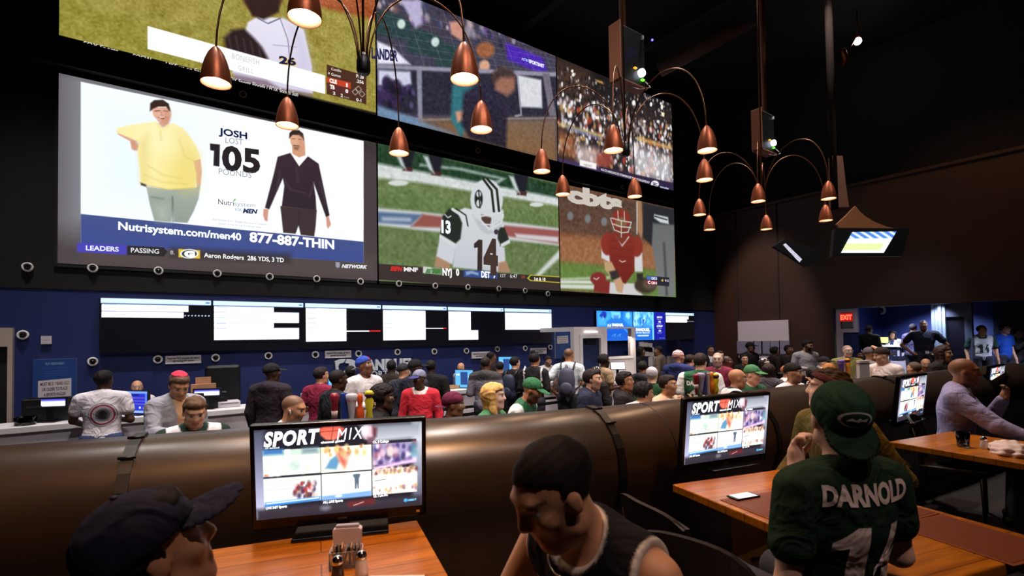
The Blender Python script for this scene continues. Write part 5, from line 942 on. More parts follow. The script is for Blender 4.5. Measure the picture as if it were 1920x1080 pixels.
table_screen('table screen with a sports guide, left of the bald man in lavender', 1708, 745, 4.85, 36, TZ)
table_screen('table screen partly behind the raised hand of the bald man in lavender', 1866, 716, 6.5, 36, TZ)

# ------------------------------------------------------------------ things on the tables
M_clear = mat('clear plastic', (250, 250, 255), .08, trans=.92, var=0, ior=1.3); M_glass = mat('clear glass')
q = at(652, 1012, 2.07); t = thing('napkin_holder', 'whitish upright napkin holder on the nearest table', 'napkin holder', (q.x, q.y, TZ), -.5)
mb = MB(); mb.prism([(-.052, 0), (.052, 0), (.056, .085), (.048, .092), (-.048, .092), (-.056, .085)], 1, -.018, .018); mb.build('shell', mat('frosted plastic', (196, 186, 196), .35), t); MB().box((-.045, -.012, .085), (.045, .012, .104), bev=.003).build('napkins', mat('grey napkins', (150, 146, 160), .8), t)
q = at(650, 1046, 1.93); t = thing('sugar_caddy', 'clear caddy of dark sugar packets on the nearest table', 'caddy', (q.x, q.y, TZ), -.4)
mb = MB()
for lo, hi in (((-.06, -.035, 0), (.06, .035, .004)), ((-.06, -.035, 0), (.06, -.031, .062)), ((-.06, .031, 0), (.06, .035, .062)), ((-.06, -.035, 0), (-.056, .035, .062)), ((.056, -.035, 0), (.06, .035, .062))): mb.box(lo, hi)
mb.build('tray', M_clear, t)
for i in range(9):
    M_ = Matrix.Translation((-.045 + i * .0112, random.uniform(-.006, .006), .042 + .006 * random.random())) @ Matrix.Rotation(random.uniform(-.25, .25), 4, 'Y') @ Matrix.Rotation(random.uniform(-.3, .3), 4, 'X')
    MB().box((-.0025, -.024, -.036), (.0025, .024, .03), M=M_).build('sugar_packet', mat('dark packet', (24, 22, 30), .5) if i % 3 else mat('brown packet', (150, 104, 60), .6), t)
def shaker(lab, px, py, Z, body, base):
    q = at(px, py, Z); t = thing('shaker', lab, 'shaker', (q.x, q.y, base), 0, 'salt and pepper shakers')
    MB().lathe([(.002, 0), (.022, 0), (.023, .015), (.019, .05), (.017, .064), (.002, .066)], n=20).build('jar', body, t); MB().lathe([(.018, .06), (.0195, .066), (.019, .076), (.014, .086), (.006, .091), (.001, .092)], n=20).build('cap', M_chrome, t)
M_salt = mat('shaker full of salt', (226, 214, 214), .25); M_pep = mat('shaker of pepper', (60, 46, 44), .2)
shaker('pepper shaker with a chrome cap, left one on the nearest table', 633, 1062, 1.80, M_pep, TZ); shaker('salt shaker with a chrome cap, right one on the nearest table', 678, 1054, 1.84, M_salt, TZ)
a = on_z(742, 1085, TZ); t = thing('paper_sheet', 'edge of a white paper on the nearest table at the bottom', 'paper', (a.x, a.y, TZ), math.atan2(CR[1], CR[0])); MB().box((-.10, -.16, 0), (.10, .02, .003)).build('sheet', mat('paper'), t)
M_mat = mat('brown leather placemat', (122, 62, 34), .55, var=.1); r2 = T2.rotation_euler.z
def on_T2(x, y): m = Matrix.Translation(T2.location) @ Matrix.Rotation(r2, 4, 'Z'); return m @ Vector((x, y, TZ - FZ))
for lab, x, y, rz in (('brown placemat on the table with the phone, under the phone', -.22, .10, 0), ('brown placemat across the table from the phone', .21, -.02, .04), ('brown placemat at the near right end of the table with the phone', .2, -.46, -.03)):
    p = on_T2(x, y); t = thing('placemat', lab, 'placemat', p, r2 + rz, 'placemats'); MB().box((-.17, -.22, 0), (.17, .22, .004), bev=.0015).build('sheet', M_mat, t); MB().box((-.155, -.205, .0035), (.155, .205, .0055), bev=.001).build('inner_panel', mat('placemat panel', (110, 54, 30), .5), t)
p = on_z(1394, 932, TZ + .006); t = thing('phone', 'smartphone with a lit white screen lying on a brown placemat', 'phone', p, -.25); MB().box((-.078, -.038, 0), (.078, .038, .009), bev=.003).build('housing', M_tvb, t); MB().box((-.062, -.033, .0088), (.062, .033, .0096)).build('screen', mat('phone picture', (225, 222, 230), emit=(222, 220, 232), estr=.95), t)
p = on_z(1806, 838, TZ); t = thing('tumbler', 'short glass of dark drink on the right table', 'glass', (p.x, p.y, TZ))
MB().lathe([(.002, 0), (.036, 0), (.042, .11), (.039, .11), (.034, .012), (.002, .012)], n=24).build('glass', M_glass, t); MB().lathe([(.002, .013), (.033, .013), (.037, .085), (.002, .085)], n=24).build('drink', mat('dark cola', (30, 12, 16), .1), t)
p = on_z(1845, 842, TZ); shaker('salt shaker with a chrome cap beside the glass of dark drink', 0, 0, 1, M_salt, TZ); bpy.data.objects[[o.name for o in COL.objects if o.get('label', '').startswith('salt shaker with a chrome cap beside')][0]].location = (p.x, p.y, TZ)
p = on_z(1896, 850, TZ); t = thing('napkin_bundle', 'heap of crumpled white napkins on the right table', 'napkins', (p.x, p.y, TZ), .4)
bm = bmesh.new(); bmesh.ops.create_icosphere(bm, subdivisions=4, radius=1)
for v in bm.verts:
    k = 1 + .07 * math.sin(v.co.x * 9 + 2 * v.co.y) + .06 * math.sin(v.co.y * 11 + v.co.z * 5) + .05 * math.sin(v.co.z * 13 + v.co.x * 7); v.co = Vector((v.co.x * .19 * k, v.co.y * .11 * k, max(-.0, (v.co.z + .25) * .062 * k)))
mb = MB().bm(bm, smooth=True); mb.build('napkin_heap', mat('white napkins', (226, 206, 206), .8), t)
q = at(1908, 762, 5.6); t = thing('folded_menu', 'white upright menu card at the right edge before the bald man', 'menu', (q.x, q.y, q.z - .2), facing(10)); MB().box((-.13, -.006, 0), (.13, .006, .34)).build('card', mat('white card', (226, 220, 226), .6), t); MB().box((-.13, -.1, 0), (.13, .1, .008)).build('foot', M_plastic, t); t.location.z = TZ
t.location = (5.45, .62, TZ)

# ------------------------------------------------------------------ bar counter behind the partition and its beer taps
BARL = smooth_line([(-1.2, 4.66), (.2, 4.40), (1.5, 4.06), (3, 3.62), (5, 3.08), (6.6, 2.78), (8, 2.58), (9.6, 2.42)], 4)
def ribbon(line, off0, off1):
    A = []; B = []
    for i, p in enumerate(line):
        d = (line[min(i + 1, len(line) - 1)] - line[max(i - 1, 0)]).normalized(); q = Vector((d.y, -d.x)); A.append((p.x + q.x * off0, p.y + q.y * off0)); B.append((p.x + q.x * off1, p.y + q.y * off1))
    return A + B[::-1]
t = thing('bar_counter', 'dark wood bar counter behind the brown partition', 'bar', (0, 0, 0)); MB().prism(ribbon(BARL, 0, .5), 2, 1.06, 1.1).build('worktop', mat_wood('dark bar top', (60, 34, 22), (92, 54, 34), .3), t); MB().prism(ribbon(BARL, .18, .42), 2, 0, 1.06).build('front', M_brown, t)
def taps(lab, Z, hs, base=1.1):
    qs = [at(px, py, Z) for px, py, *_ in hs]; zt_ = [q.z for q in qs]; mx = sum((q.x for q in qs)) / len(qs); my = sum((q.y for q in qs)) / len(qs); zb_ = min(zt_) - .27
    t = thing('beer_tap_tower', lab, 'beer taps', (mx, my, base), 0, 'beer taps'); L = lambda q, z: Vector((q.x - mx, q.y - my, z - base)); e0, e1 = qs[0], qs[-1]; d = (e1 - e0); d.z = 0
    mb = MB().tube([L(e0 - d * .1, zb_), L(e1 + d * .1, zb_)], .04, 14)
    for k in (.2, .8): p = e0 + d * k; mb.tube([L(p, base), L(p, zb_)], .03, 12)
    mb.build('tower', M_chrome, t)
    for (px, py, col, kind, *word), q, zt1 in zip(hs, qs, zt_):
        c_ = L(q, 0); z0 = zb_ - base; z1 = zt1 - base; H = z1 - z0; m = mat('tap_%d_%d_%d' % col, col, .3); MB().tube([c_ + Vector((0, 0, z0)), c_ + Vector((0, 0, z0 + .07))], .012, 8).build('ferrule', M_chrome, t); mb = MB()
        b = z0 + .06; h = z1 - b
        if kind == 'cone': mb.lathe([(.012, b), (.02, b + h * .3), (.026, b + h * .75), (.036, b + h * .9), (.02, z1), (.001, z1)], (c_.x, c_.y, 0), 16)
        elif kind == 'slab': mb.box((c_.x - .025, c_.y - .014, b), (c_.x + .025, c_.y + .014, z1), bev=.006)
        elif kind == 'bell': mb.lathe([(.012, b), (.018, b + h * .25), (.03, b + h * .6), (.042, b + h * .85), (.044, z1 - .01), (.03, z1), (.001, z1)], (c_.x, c_.y, 0), 18)
        elif kind == 'bulb': mb.lathe([(.012, b), (.03, b + h * .3), (.028, b + h * .55), (.014, b + h * .62), (.022, b + h * .75), (.02, b + h * .9), (.008, z1), (.001, z1)], (c_.x, c_.y, 0), 16)
        elif kind == 'wave': mb.lathe([(.014, b), (.032, b + h * .2), (.022, b + h * .45), (.035, b + h * .72), (.02, b + h * .82), (.038, b + h * .92), (.02, z1), (.001, z1)], (c_.x, c_.y, 0), 18)
        elif kind == 'goose':
            r = Vector((RH[0], RH[1], 0)); pts = [c_ + r * x + Vector((0, 0, b + h * z)) for x, z in ((-.01, 0), (-.012, .3), (-.002, .62), (.03, .86), (.06, .93), (.085, .88), (.098, .84))]; mb.tube(pts, [.02, .022, .02, .019, .026, .02, .008], 12)
        ho = mb.build('tap_handle', [m], t)
        if kind == 'goose': r = Vector((RH[0], RH[1], 0)); MB().tube([c_ + r * .09 + Vector((0, 0, b + h * .87)), c_ + r * .135 + Vector((0, 0, b + h * .84))], [.014, .006], 8).build('beak', mat('orange beak', (226, 130, 30), .4), ho)
        if kind == 'wave': MB().ball((c_.x, c_.y, z1 - .03), (.036, .036, .03)).build('ornament', mat('purple knob', (96, 50, 110), .3), ho)
        if kind in ('bell', 'cone'): MB().lathe([(.034, b + h * .70), (.041, b + h * .82)] if kind == 'bell' else [(.021, b + h * .3), (.024, b + h * .5)], (c_.x, c_.y, 0), 16).build('label', mat('red label', (150, 44, 50), .4) if kind == 'bell' else mat('pale label', (214, 190, 190), .4), ho)
        if word:
            V, T = text2d(word[0], .06); a = Vector((RH[0], RH[1], 0)); L_ = V[:, 0].max(); s_ = (h * .92) / L_; n_ = Vector((-FH[0], -FH[1], 0))
            mesh_obj('lettering', [c_ + n_ * .024 + Vector((0, 0, b + .01 + v[0] * s_)) + a * (.010 - v[1] * min(.026, s_ * .9)) for v in V], T, M_white, ho)
taps('row of six beer taps behind the nearest table screen, one shaped like a goose', 3.9, [(627, 737, (150, 40, 60), 'cone'), (645, 737, (40, 66, 150), 'slab', 'BUD LIGHT'), (659, 738, (206, 204, 216), 'bell'), (675, 737, (226, 90, 40), 'bulb'), (692, 732, (214, 200, 50), 'wave'), (711, 750, (230, 228, 232), 'goose')])
taps('beer taps before the fan in the green and white jersey', 5.1, [(1305, 701, (140, 40, 60), 'cone'), (1314, 699, (176, 170, 196), 'bell'), (1321, 698, (56, 56, 120), 'slab', 'LIGHT'), (1328, 699, (190, 170, 170), 'slab'), (1334, 697, (232, 120, 40), 'bulb'), (1341, 700, (220, 190, 40), 'wave')])
taps('beer taps before the smiling man in the olive sweater', 6.9, [(1576, 675, (100, 80, 170), 'bell'), (1582, 674, (190, 170, 206), 'slab'), (1589, 672, (232, 150, 40), 'wave')])
q = at(1618, 689, 6.7); t = thing('menu_stand', 'white block menu stand on the bar beside the far beer taps', 'menu stand', (q.x, q.y, 1.1), facing(5)); MB().box((-.07, -.03, 0), (.07, .03, q.z + .09 - 1.1), bev=.004).build('block', M_white, t); MB().box((-.075, -.035, q.z + .05 - 1.1), (.075, .035, q.z + .06 - 1.1)).build('band', mat('mauve band', (130, 96, 110), .5), t)
q = at(1626, 706, 6.5); t = thing('bar_glass', 'glass with a green garnish on the bar beside the menu stand', 'glass', (q.x, q.y, 1.1)); MB().lathe([(.002, 0), (.035, 0), (.04, .2), (.037, .2), (.032, .01), (.002, .01)], n=18).build('glass', M_glass, t); MB().ball((0, 0, .2), (.03, .03, .02)).build('garnish', mat('lime green', (110, 190, 70), .5), t)
# ------------------------------------------------------------------ people: one continuous surface per body, grown from a blended distance field
def _rot(yaw=0, pitch=0, roll=0):
    return np.array(Matrix.Rotation(yaw, 3, 'Z') @ Matrix.Rotation(-pitch, 3, 'X') @ Matrix.Rotation(roll, 3, 'Y'))
class Prim:
    """k 'c': cone a->b with radii ra, rb; 'e': ellipsoid centre a radii r turned by R. op +/-; blend k"""
    def __init__(s, kind, a, b=None, ra=0., rb=0., r=None, R=None, k=.02, op=1): s.kind, s.a, s.b, s.ra, s.rb, s.r, s.R, s.k, s.op = kind, np.array(a, float), None if b is None else np.array(b, float), ra, rb, None if r is None else np.array(r, float), R, k, op
    def bbox(s):
        if s.kind == 'c': m = max(s.ra, s.rb); return np.minimum(s.a, s.b) - m, np.maximum(s.a, s.b) + m
        m = s.r.max() if s.R is not None else s.r; return s.a - m, s.a + m
    def d(s, X, Y, Z):
        if s.kind == 'c':
            ba = s.b - s.a; L2 = ba @ ba + 1e-12; px, py, pz = X - s.a[0], Y - s.a[1], Z - s.a[2]; t = np.clip((px * ba[0] + py * ba[1] + pz * ba[2]) / L2, 0, 1)
            return np.sqrt((px - t * ba[0]) ** 2 + (py - t * ba[1]) ** 2 + (pz - t * ba[2]) ** 2) - (s.ra + (s.rb - s.ra) * t)
        px, py, pz = X - s.a[0], Y - s.a[1], Z - s.a[2]
        if s.R is not None: R = s.R; px, py, pz = R[0, 0] * px + R[1, 0] * py + R[2, 0] * pz, R[0, 1] * px + R[1, 1] * py + R[2, 1] * pz, R[0, 2] * px + R[1, 2] * py + R[2, 2] * pz
        k0 = np.sqrt((px / s.r[0]) ** 2 + (py / s.r[1]) ** 2 + (pz / s.r[2]) ** 2); k1 = np.sqrt((px / s.r[0] ** 2) ** 2 + (py / s.r[1] ** 2) ** 2 + (pz / s.r[2] ** 2) ** 2) + 1e-9
        return k0 * (k0 - 1) / k1
    def grown(s, g):
        q = Prim(s.kind, s.a, s.b, s.ra + g, s.rb + g, None if s.r is None else s.r + g, s.R, s.k, s.op); return q
def nets(V, lo, h):
    """naive surface nets: quads around the zero level"""
    s = V < 0; nx, ny, nz = V.shape; S8 = sum(s[i:nx - 1 + i, j:ny - 1 + j, k:nz - 1 + k].astype(np.int8) for i in (0, 1) for j in (0, 1) for k in (0, 1)); act = (S8 > 0) & (S8 < 8); idx = np.argwhere(act)
    if not len(idx): return np.zeros((0, 3)), np.zeros((0, 4), int)
    acc = np.zeros((len(idx), 3)); cnt = np.zeros(len(idx)); I, J, K = idx.T; g = lambda o: V[I + o[0], J + o[1], K + o[2]]
    cs = [(i, j, k) for i in (0, 1) for j in (0, 1) for k in (0, 1)]
    for a in cs:
        for ax in range(3):
            if a[ax]: continue
            b = list(a); b[ax] = 1; va, vb = g(a), g(b); m = (va < 0) != (vb < 0); t = np.where(m, va / np.where(m, va - vb, 1), 0); p = np.array(a, float)[None] + np.eye(3)[ax][None] * t[:, None]; acc += p * m[:, None]; cnt += m
    P = lo + (idx + acc / cnt[:, None]) * h; ids = np.full(act.shape, -1); ids[I, J, K] = np.arange(len(idx)); Q = []
    for ax in range(3):
        u, w = [(1, 2), (2, 0), (0, 1)][ax]; n = list(V.shape); sl = lambda o: tuple(slice(1, n[d] - 1) if d != ax else slice(o, n[d] - 1 + o) for d in range(3)); A, B = s[sl(0)], s[sl(1)]; cr = np.argwhere(A != B)
        if not len(cr): continue
        fl = A[tuple(cr.T)]; base = cr.copy(); base[:, u] += 1; base[:, w] += 1; quad = []
        for du, dw in ((-1, -1), (0, -1), (0, 0), (-1, 0)): c_ = base.copy(); c_[:, u] += du; c_[:, w] += dw; quad.append(ids[tuple(c_.T)])
        q = np.stack(quad, 1); q[~fl] = q[~fl][:, ::-1]; Q.append(q)
    return P, np.concatenate(Q)
def field(prims, h, cuts=(), clip=None):
    B = [p.bbox() for p in prims if p.op > 0]; lo = np.min([b[0] for b in B], 0) - 2.5 * h; hi = np.max([b[1] for b in B], 0) + 2.5 * h
    if clip: lo = np.maximum(lo, clip[0]); hi = np.minimum(hi, clip[1])
    n = np.ceil((hi - lo) / h).astype(int) + 1; V = np.full(n, .3, dtype=np.float32); ax = [lo[i] + h * np.arange(n[i]) for i in range(3)]
    for p in prims:
        b0, b1 = p.bbox(); m = .04 + p.k; i0 = np.maximum(((b0 - m - lo) / h).astype(int), 0); i1 = np.minimum(((b1 + m - lo) / h).astype(int) + 2, n)
        if (i1 <= i0).any(): continue
        sl = tuple(slice(i0[i], i1[i]) for i in range(3)); X, Y, Z = ax[0][sl[0]][:, None, None], ax[1][sl[1]][None, :, None], ax[2][sl[2]][None, None, :]; d = p.d(X, Y, Z); A = V[sl]
        if p.op > 0: e = np.maximum(p.k - np.abs(A - d), 0) / p.k; V[sl] = np.minimum(A, d) - e * e * p.k * .25
        else: e = np.maximum(p.k - np.abs(A + d), 0) / p.k; V[sl] = np.maximum(A, -d) + e * e * p.k * .25
    for c_ in cuts: V = np.maximum(V, c_(ax[0][:, None, None], ax[1][None, :, None], ax[2][None, None, :]))
    V[0], V[-1], V[:, 0], V[:, -1], V[:, :, 0], V[:, :, -1] = .3, .3, .3, .3, .3, .3
    return nets(V, lo, h)

SKIN = {'L': (226, 176, 150), 'P': (232, 190, 172), 'T': (206, 152, 118), 'M': (176, 122, 90), 'B': (118, 78, 56), 'D': (74, 48, 38)}
M_skin = mat_attr('skin', .5, spec=.35); M_cloth = mat_attr('cloth', .85, spec=.2, sheen=.15, folds=.55); M_hair = mat_attr('hair', .72, spec=.2); M_satin = mat_attr('satin jersey', .4, spec=.5, folds=.6)
def hand_prims(w, e, n, curl, sc=1., side=1):
    """palm, four fingers of different lengths and a thumb; w wrist, e pointing direction, n palm normal"""
    e = np.array(e, float); e /= np.linalg.norm(e); n = np.array(n, float); n -= e * (n @ e); n /= np.linalg.norm(n) + 1e-9; l = np.cross(e, n) * side; w = np.array(w, float); out = []
    P = lambda a, b, c_: w + (e * a + l * b + n * c_) * sc
    R = np.stack([l, e, n], 1); out.append(Prim('e', P(.045, 0, 0), r=np.array([.040, .052, .017]) * sc, R=R, k=.02)); out.append(Prim('c', P(-.02, 0, 0), P(.04, 0, 0), .024 * sc, .028 * sc, k=.02))
    for i, (o, L) in enumerate(((-.030, .066), (-.010, .078), (.010, .073), (.029, .056))):
        a0 = P(.085 - abs(o) * .2, o, .003); th = .0; p = a0; seg = (L * .45, L * .32, L * .25)
        for j, sg in enumerate(seg): th += curl * (.55 + .25 * j); q = p + (e * math.cos(th) + n * math.sin(th)) * sg * sc; out.append(Prim('c', p, q, (.0092 - .0008 * j) * sc, (.0086 - .001 * j) * sc, k=.006)); p = q
    a0 = P(.02, -.030, .006); a1 = P(.052, -.054, .014); a2 = P(.078, -.050 + curl * .02, .02 + curl * .022); out += [Prim('c', a0, a1, .013 * sc, .0105 * sc, k=.012), Prim('c', a1, a2, .0105 * sc, .0085 * sc, k=.006)]
    return out
ARM = {  # elbow, wrist (right arm; x outwards, y forwards, z up from the pelvis), hand direction, palm normal, curl
 'down': ((.235, -.02, .17), (.245, .06, -.06), (0, .15, -1), (-1, 0, 0), .35), 'bent': ((.235, -.02, .19), (.13, .24, .19), (-.4, .8, .1), (-.6, -.2, .3), .5), 'lean': ((.24, .06, .22), (.17, .30, .14), (-.4, .9, 0), (0, 0, -1), .3),
 'hips': ((.34, -.08, .2), (.2, .06, .02), (-.6, .5, -.3), (-.7, 0, .3), .4), 'cross': ((.235, .06, .2), (-.02, .2, .22), (-1, .1, 0), (0, -1, 0), .3), 'up': ((.24, .14, .26), (.12, .28, .44), (-.2, .2, 1), (-.5, -.6, 0), .7), 'clap': ((.225, .12, .22), (.06, .32, .36), (0, .35, 1), (-1, 0, 0), .15),
 'chin': ((.22, .2, .22), (.10, .2, .50), (-.25, -.1, 1), (-.3, -.9, 0), .8), 'head': ((.38, .0, .54), (.17, .03, .76), (-.8, 0, .3), (-.3, 0, -1), .25), 'wide': ((.36, .1, .26), (.42, .36, .2), (.2, 1, 0), (0, 0, -1), .3), 'front': ((.23, .12, .24), (.12, .40, .26), (-.2, 1, .1), (-1, 0, .2), .6), 'back': ((.22, -.2, .22), (.1, -.3, .05), (-.5, -.2, -.4), (0, 1, 0), .5), 'reach': ((.25, .24, .40), (.22, .48, .36), (0, 1, 0), (0, 0, -1), .3)}
def fourteen():
    A = [[(-.5, .76), (-.24, 1), (-.08, 1), (-.08, 0), (-.32, 0), (-.32, .70), (-.5, .62)], [(.06, .22), (.27, 1), (.44, 1), (.22, .38), (.06, .38)], [(.2, .38), (.2, .22), (.5, .22), (.5, .38)], [(.26, .55), (.26, 0), (.44, 0), (.44, .66)]]
    V = []; T = []
    for q in A: b = len(V); V += q; T.append(tuple(range(b, b + len(q))))
    return np.array(V, float), T
def person(label, px, py, Z, face, pose='stand', skin='L', hair=('short', (40, 28, 24)), top=('tee', (200, 200, 205)), hf=None, hp=0., hr=0., lean=0., arms=('down', 'down'), hat=None, w=1., belly=0., beard=None, glasses=False, vox=None, floor=0., s=None, legs=(44, 46, 60), decal=None, extra=None, female=False, pos=None, headtop=None, satin=False, stool=True, smile=False, group=None, twist=0.):
    """px, py = top of the head in the photograph, Z = metres from the camera"""
    T = at(px, py, Z); yaw = facing_at(face, px); hyaw = facing_at(face if hf is None else hf, px); cap_h = .02 if hat else (.012 if hair and hair[0] not in ('bald', 'buzz') else 0)
    zt = T.z - cap_h - floor
    Ry = _rot(yaw); Rl = _rot(0, lean); Rb = Ry @ Rl; Rh = _rot(hyaw, hp, hr); hd = np.array([0, .035, .665]); neck_top = np.array([0, .012, .575])
    # head centre sits above the neck, carried by the lean of the spine and tipped by the head's own pitch
    pel0 = np.zeros(3); nb = Rb @ neck_top; hc = nb + Rh @ np.array([0, .022, .085]); top_off = max((Rh @ np.array([0, y, z]))[2] for y, z in ((-.015, .12), (-.07, .095), (.05, .095), (-.1, .05))) + hc[2]
    sc = s or (min(1.13, max(.90, zt / (.95 + top_off))) if pose == 'stand' else 1.02); pel_z = .95 * sc
    topxy = hc[:2] * sc
    if pose == 'stand': pel = np.array([T.x - topxy[0], T.y - topxy[1], floor + pel_z])
    else: pel = np.array([T.x - topxy[0], T.y - topxy[1], T.z - cap_h - top_off * sc])
    W = lambda p: (Rb @ np.asarray(p, float)) * sc                # upper body, relative to the pelvis
    Wl = lambda p: (Ry @ np.asarray(p, float)) * sc               # legs: no lean
    H = lambda p: (hc + Rh @ np.asarray(p, float)) * sc
    h = vox or (.0105 if Z < 5.4 else .0135 if Z < 8 else .017)
    if h < .009: pass
    e = lambda c_, r, k=.03, op=1, fr='b': Prim('e', W(c_) if fr == 'b' else H(c_), r=np.array(r) * sc, R=Rb if fr == 'b' else Rh, k=k * sc, op=op)
    c = lambda a, b, ra, rb, k=.03, fr='b', op=1: Prim('c', (W if fr == 'b' else Wl if fr == 'l' else H)(a), (W if fr == 'b' else Wl if fr == 'l' else H)(b), ra * sc, rb * sc, k=k * sc, op=op)
    torso = [e((0, 0, .0), (.160 * w, .112 + .3 * belly, .12)), e((0, .012 + belly * .5, .15), (.145 * w + .5 * belly, .105 + belly, .16), .05), e((0, 0, .34), (.165 * w, .115, .18), .05), c((-.135 * w, -.005, .452), (.135 * w, -.005, .452), .062, .062, .05), c((0, -.02, .50), (-.11 * w, -.012, .47), .05, .05, .04), c((0, -.02, .50), (.11 * w, -.012, .47), .05, .05, .04)]
    if female: torso += [e((-.07, .085, .33), (.062, .06, .062), .03), e((.07, .085, .33), (.062, .06, .062), .03)]
    neck = [Prim('c', W((0, -.012, .47)), H((0, -.02, -.055)), .056 * sc, .052 * sc, k=.03 * sc)]
    hdp = [e((0, -.016, .036), (.075, .096, .084), .02, fr='h'), e((0, .02, -.03), (.058, .070, .080), .04, fr='h'), e((0, .052, -.092), (.027, .024, .022), .03, fr='h'), c((-.05, .01, -.07), (0, .05, -.092), .018, .02, .03, 'h'), c((.05, .01, -.07), (0, .05, -.092), .018, .02, .03, 'h'),
           c((-.033, .073, .034), (.033, .073, .034), .013, .013, .02, 'h'), e((-.034, .082, .013), (.014, .011, .009), .012, -1, 'h'), e((.034, .082, .013), (.014, .011, .009), .012, -1, 'h'), e((-.032, .071, .013), (.0135, .0125, .0115), .004, fr='h'), e((.032, .071, .013), (.0135, .0125, .0115), .004, fr='h'), e((-.042, .057, -.02), (.02, .02, .02), .02, fr='h'), e((.042, .057, -.02), (.02, .02, .02), .02, fr='h'),
           c((0, .084, .024), (0, .101, -.018), .008, .0125, .014, 'h'), e((-.012, .091, -.022), (.009, .010, .008), .008, fr='h'), e((.012, .091, -.022), (.009, .010, .008), .008, fr='h'), c((-.017, .080, -.051), (.017, .080, -.051), .007, .007, .008, 'h'), c((-.014, .080, -.063), (.014, .080, -.063), .0075, .0075, .008, 'h'), c((-.02, .090, -.0567), (.02, .090, -.0567), .0022, .0022, .004, 'h', -1), e((-.076, -.006, -.004), (.009, .019, .030), .008, fr='h'), e((.076, -.006, -.004), (.009, .019, .030), .008, fr='h')]
    hdp[-1].R = hdp[-2].R = Rh
    limbs = []; sleeves = []; wr = []; fine = h <= .0105
    for sx, a in ((1, arms[0]), (-1, arms[1])):
        A = ARM[a] if isinstance(a, str) else a; m = np.array([sx, 1, 1.]); sh = np.array([.178 * w * sx, -.005, .45]); el, wri = np.array(A[0]) * m, np.array(A[1]) * m
        if w > 1.05: el = el * [w, 1, 1]; wri = wri * [min(w, 1.15), 1, 1]
        for P_ in ((sh, el, .050, .038), (el, wri, .038, .0265)): limbs.append(c(P_[0], P_[1], P_[2] * (.5 + .5 * w), P_[3] * (.5 + .5 * w), .02))
        wr.append((W(wri), Rb @ (np.array(A[2]) * m), Rb @ (np.array(A[3]) * m), A[4], sx)); sleeves.append((sh, el, wri))
        limbs += hand_prims(W(wri), Rb @ (np.array(A[2]) * m), Rb @ (np.array(A[3]) * m), A[4], sc * 1.02, sx) if h <= .0136 else [Prim('c', W(wri), W(wri) + Rb @ (np.array(A[2]) * m) / np.linalg.norm(A[2]) * .12 * sc, .03 * sc, .026 * sc, k=.02)]
    lg = []
    if pose == 'stand':
        for sx in (-1, 1): lg += [c((.088 * w * sx, 0, -.02), (.098 * sx, .015, -.46), .086 * w, .056, .03, 'l'), c((.098 * sx, .015, -.46), (.105 * sx, -.02, -.86), .055, .036, .03, 'l'), c((.105 * sx, -.03, -.91), (.12 * sx, .13, -.92), .036, .028, .02, 'l')]
    else:
        kd = -.42 if pel[2] - floor > .6 else -(pel[2] - floor) / sc + .09
        for sx in (-1, 1): lg += [c((.09 * w * sx, .0, -.03), (.12 * sx, .40, -.03), .084 * w, .058, .03, 'l'), c((.12 * sx, .40, -.03), (.12 * sx, .36, kd), .056, .037, .03, 'l'), c((.12 * sx, .34, kd - .045), (.13 * sx, .50, kd - .055), .036, .028, .02, 'l')]
    body = torso + neck + hdp + limbs + lg
    # ---- the figure
    root = thing('person', label, 'person', tuple(pel), 0, group)
    sk = np.array(SKIN[skin] if isinstance(skin, str) else skin, float)
    V, F = field(body, h)
    # colour of lips, eyes, brows and beard from where each point lies on the head
    L = ((V / sc - hc) @ Rh); x, y, z = L.T; ax_ = np.abs(x); col = np.tile(srgb(sk), (len(V), 1)); front = y > .045; hcol = np.array(hair[1] if hair else (50, 40, 36), float)
    def mixc(mask, c2, a=1.): k = (np.clip(mask, 0, 1) * a)[:, None]; col[:] = col * (1 - k) + srgb(c2) * k
    sft = max(.004, h * .5)
    if beard: mixc(np.minimum(np.clip((-.040 - z + np.clip(ax_ - .02, 0, .05) * 1.0) / sft, 0, 1), (y > -.012) & (z > -.125)) * (1 - ((ax_ < .02) & (z > -.066) & (z < -.048))), beard[0], beard[1])
    mixc(front * np.clip(1 - (np.hypot((ax_) / .022, (z + .057) / .0095) - 1) * .010 / sft, 0, 1), sk * [.78, .58, .56], .7)
    mixc(front * np.clip(1.2 - (np.hypot((ax_ - .032) / .013, (z - .013) / .0062) - 1) * .007 / sft, 0, 1), (226, 220, 216), .9); mixc(front * np.clip(1.2 - (np.hypot((ax_ - .0315) / .0062, (z - .013) / .0062) - 1) * .006 / sft, 0, 1), (34, 24, 20))
    mixc(front * np.clip(1.2 - (np.hypot((ax_ - .033) / .021, (z - .0345 + ax_ * .05) / .0045) - 1) * .005 / sft, 0, 1), np.minimum(hcol, 90) if beard is None else np.minimum(hcol, 60), .85)
    if hair and hair[0] == 'buzz': mixc(np.clip((z - .052 + .75 * np.clip(-y + .03, -.06, .09)) / .008, 0, 1) * (np.linalg.norm(L, axis=1) < .2) * ((z > -.05) | (y < -.02)) * (z > -.07), hair[1], .75)
    ob = mesh_obj('body', V, F, M_skin, root, smooth=True, col=col)
    # ---- clothing: the same shapes grown a little and cut at neck, cuffs and hem
    kind, tc = top[0], np.array(top[1], float); long_ = kind in ('long', 'hoodie', 'jacket', 'blazer', 'shirt'); g = .014 if kind in ('tee', 'long', 'tank', 'jersey') else .022
    tp = [p.grown(g * sc) for p in torso]
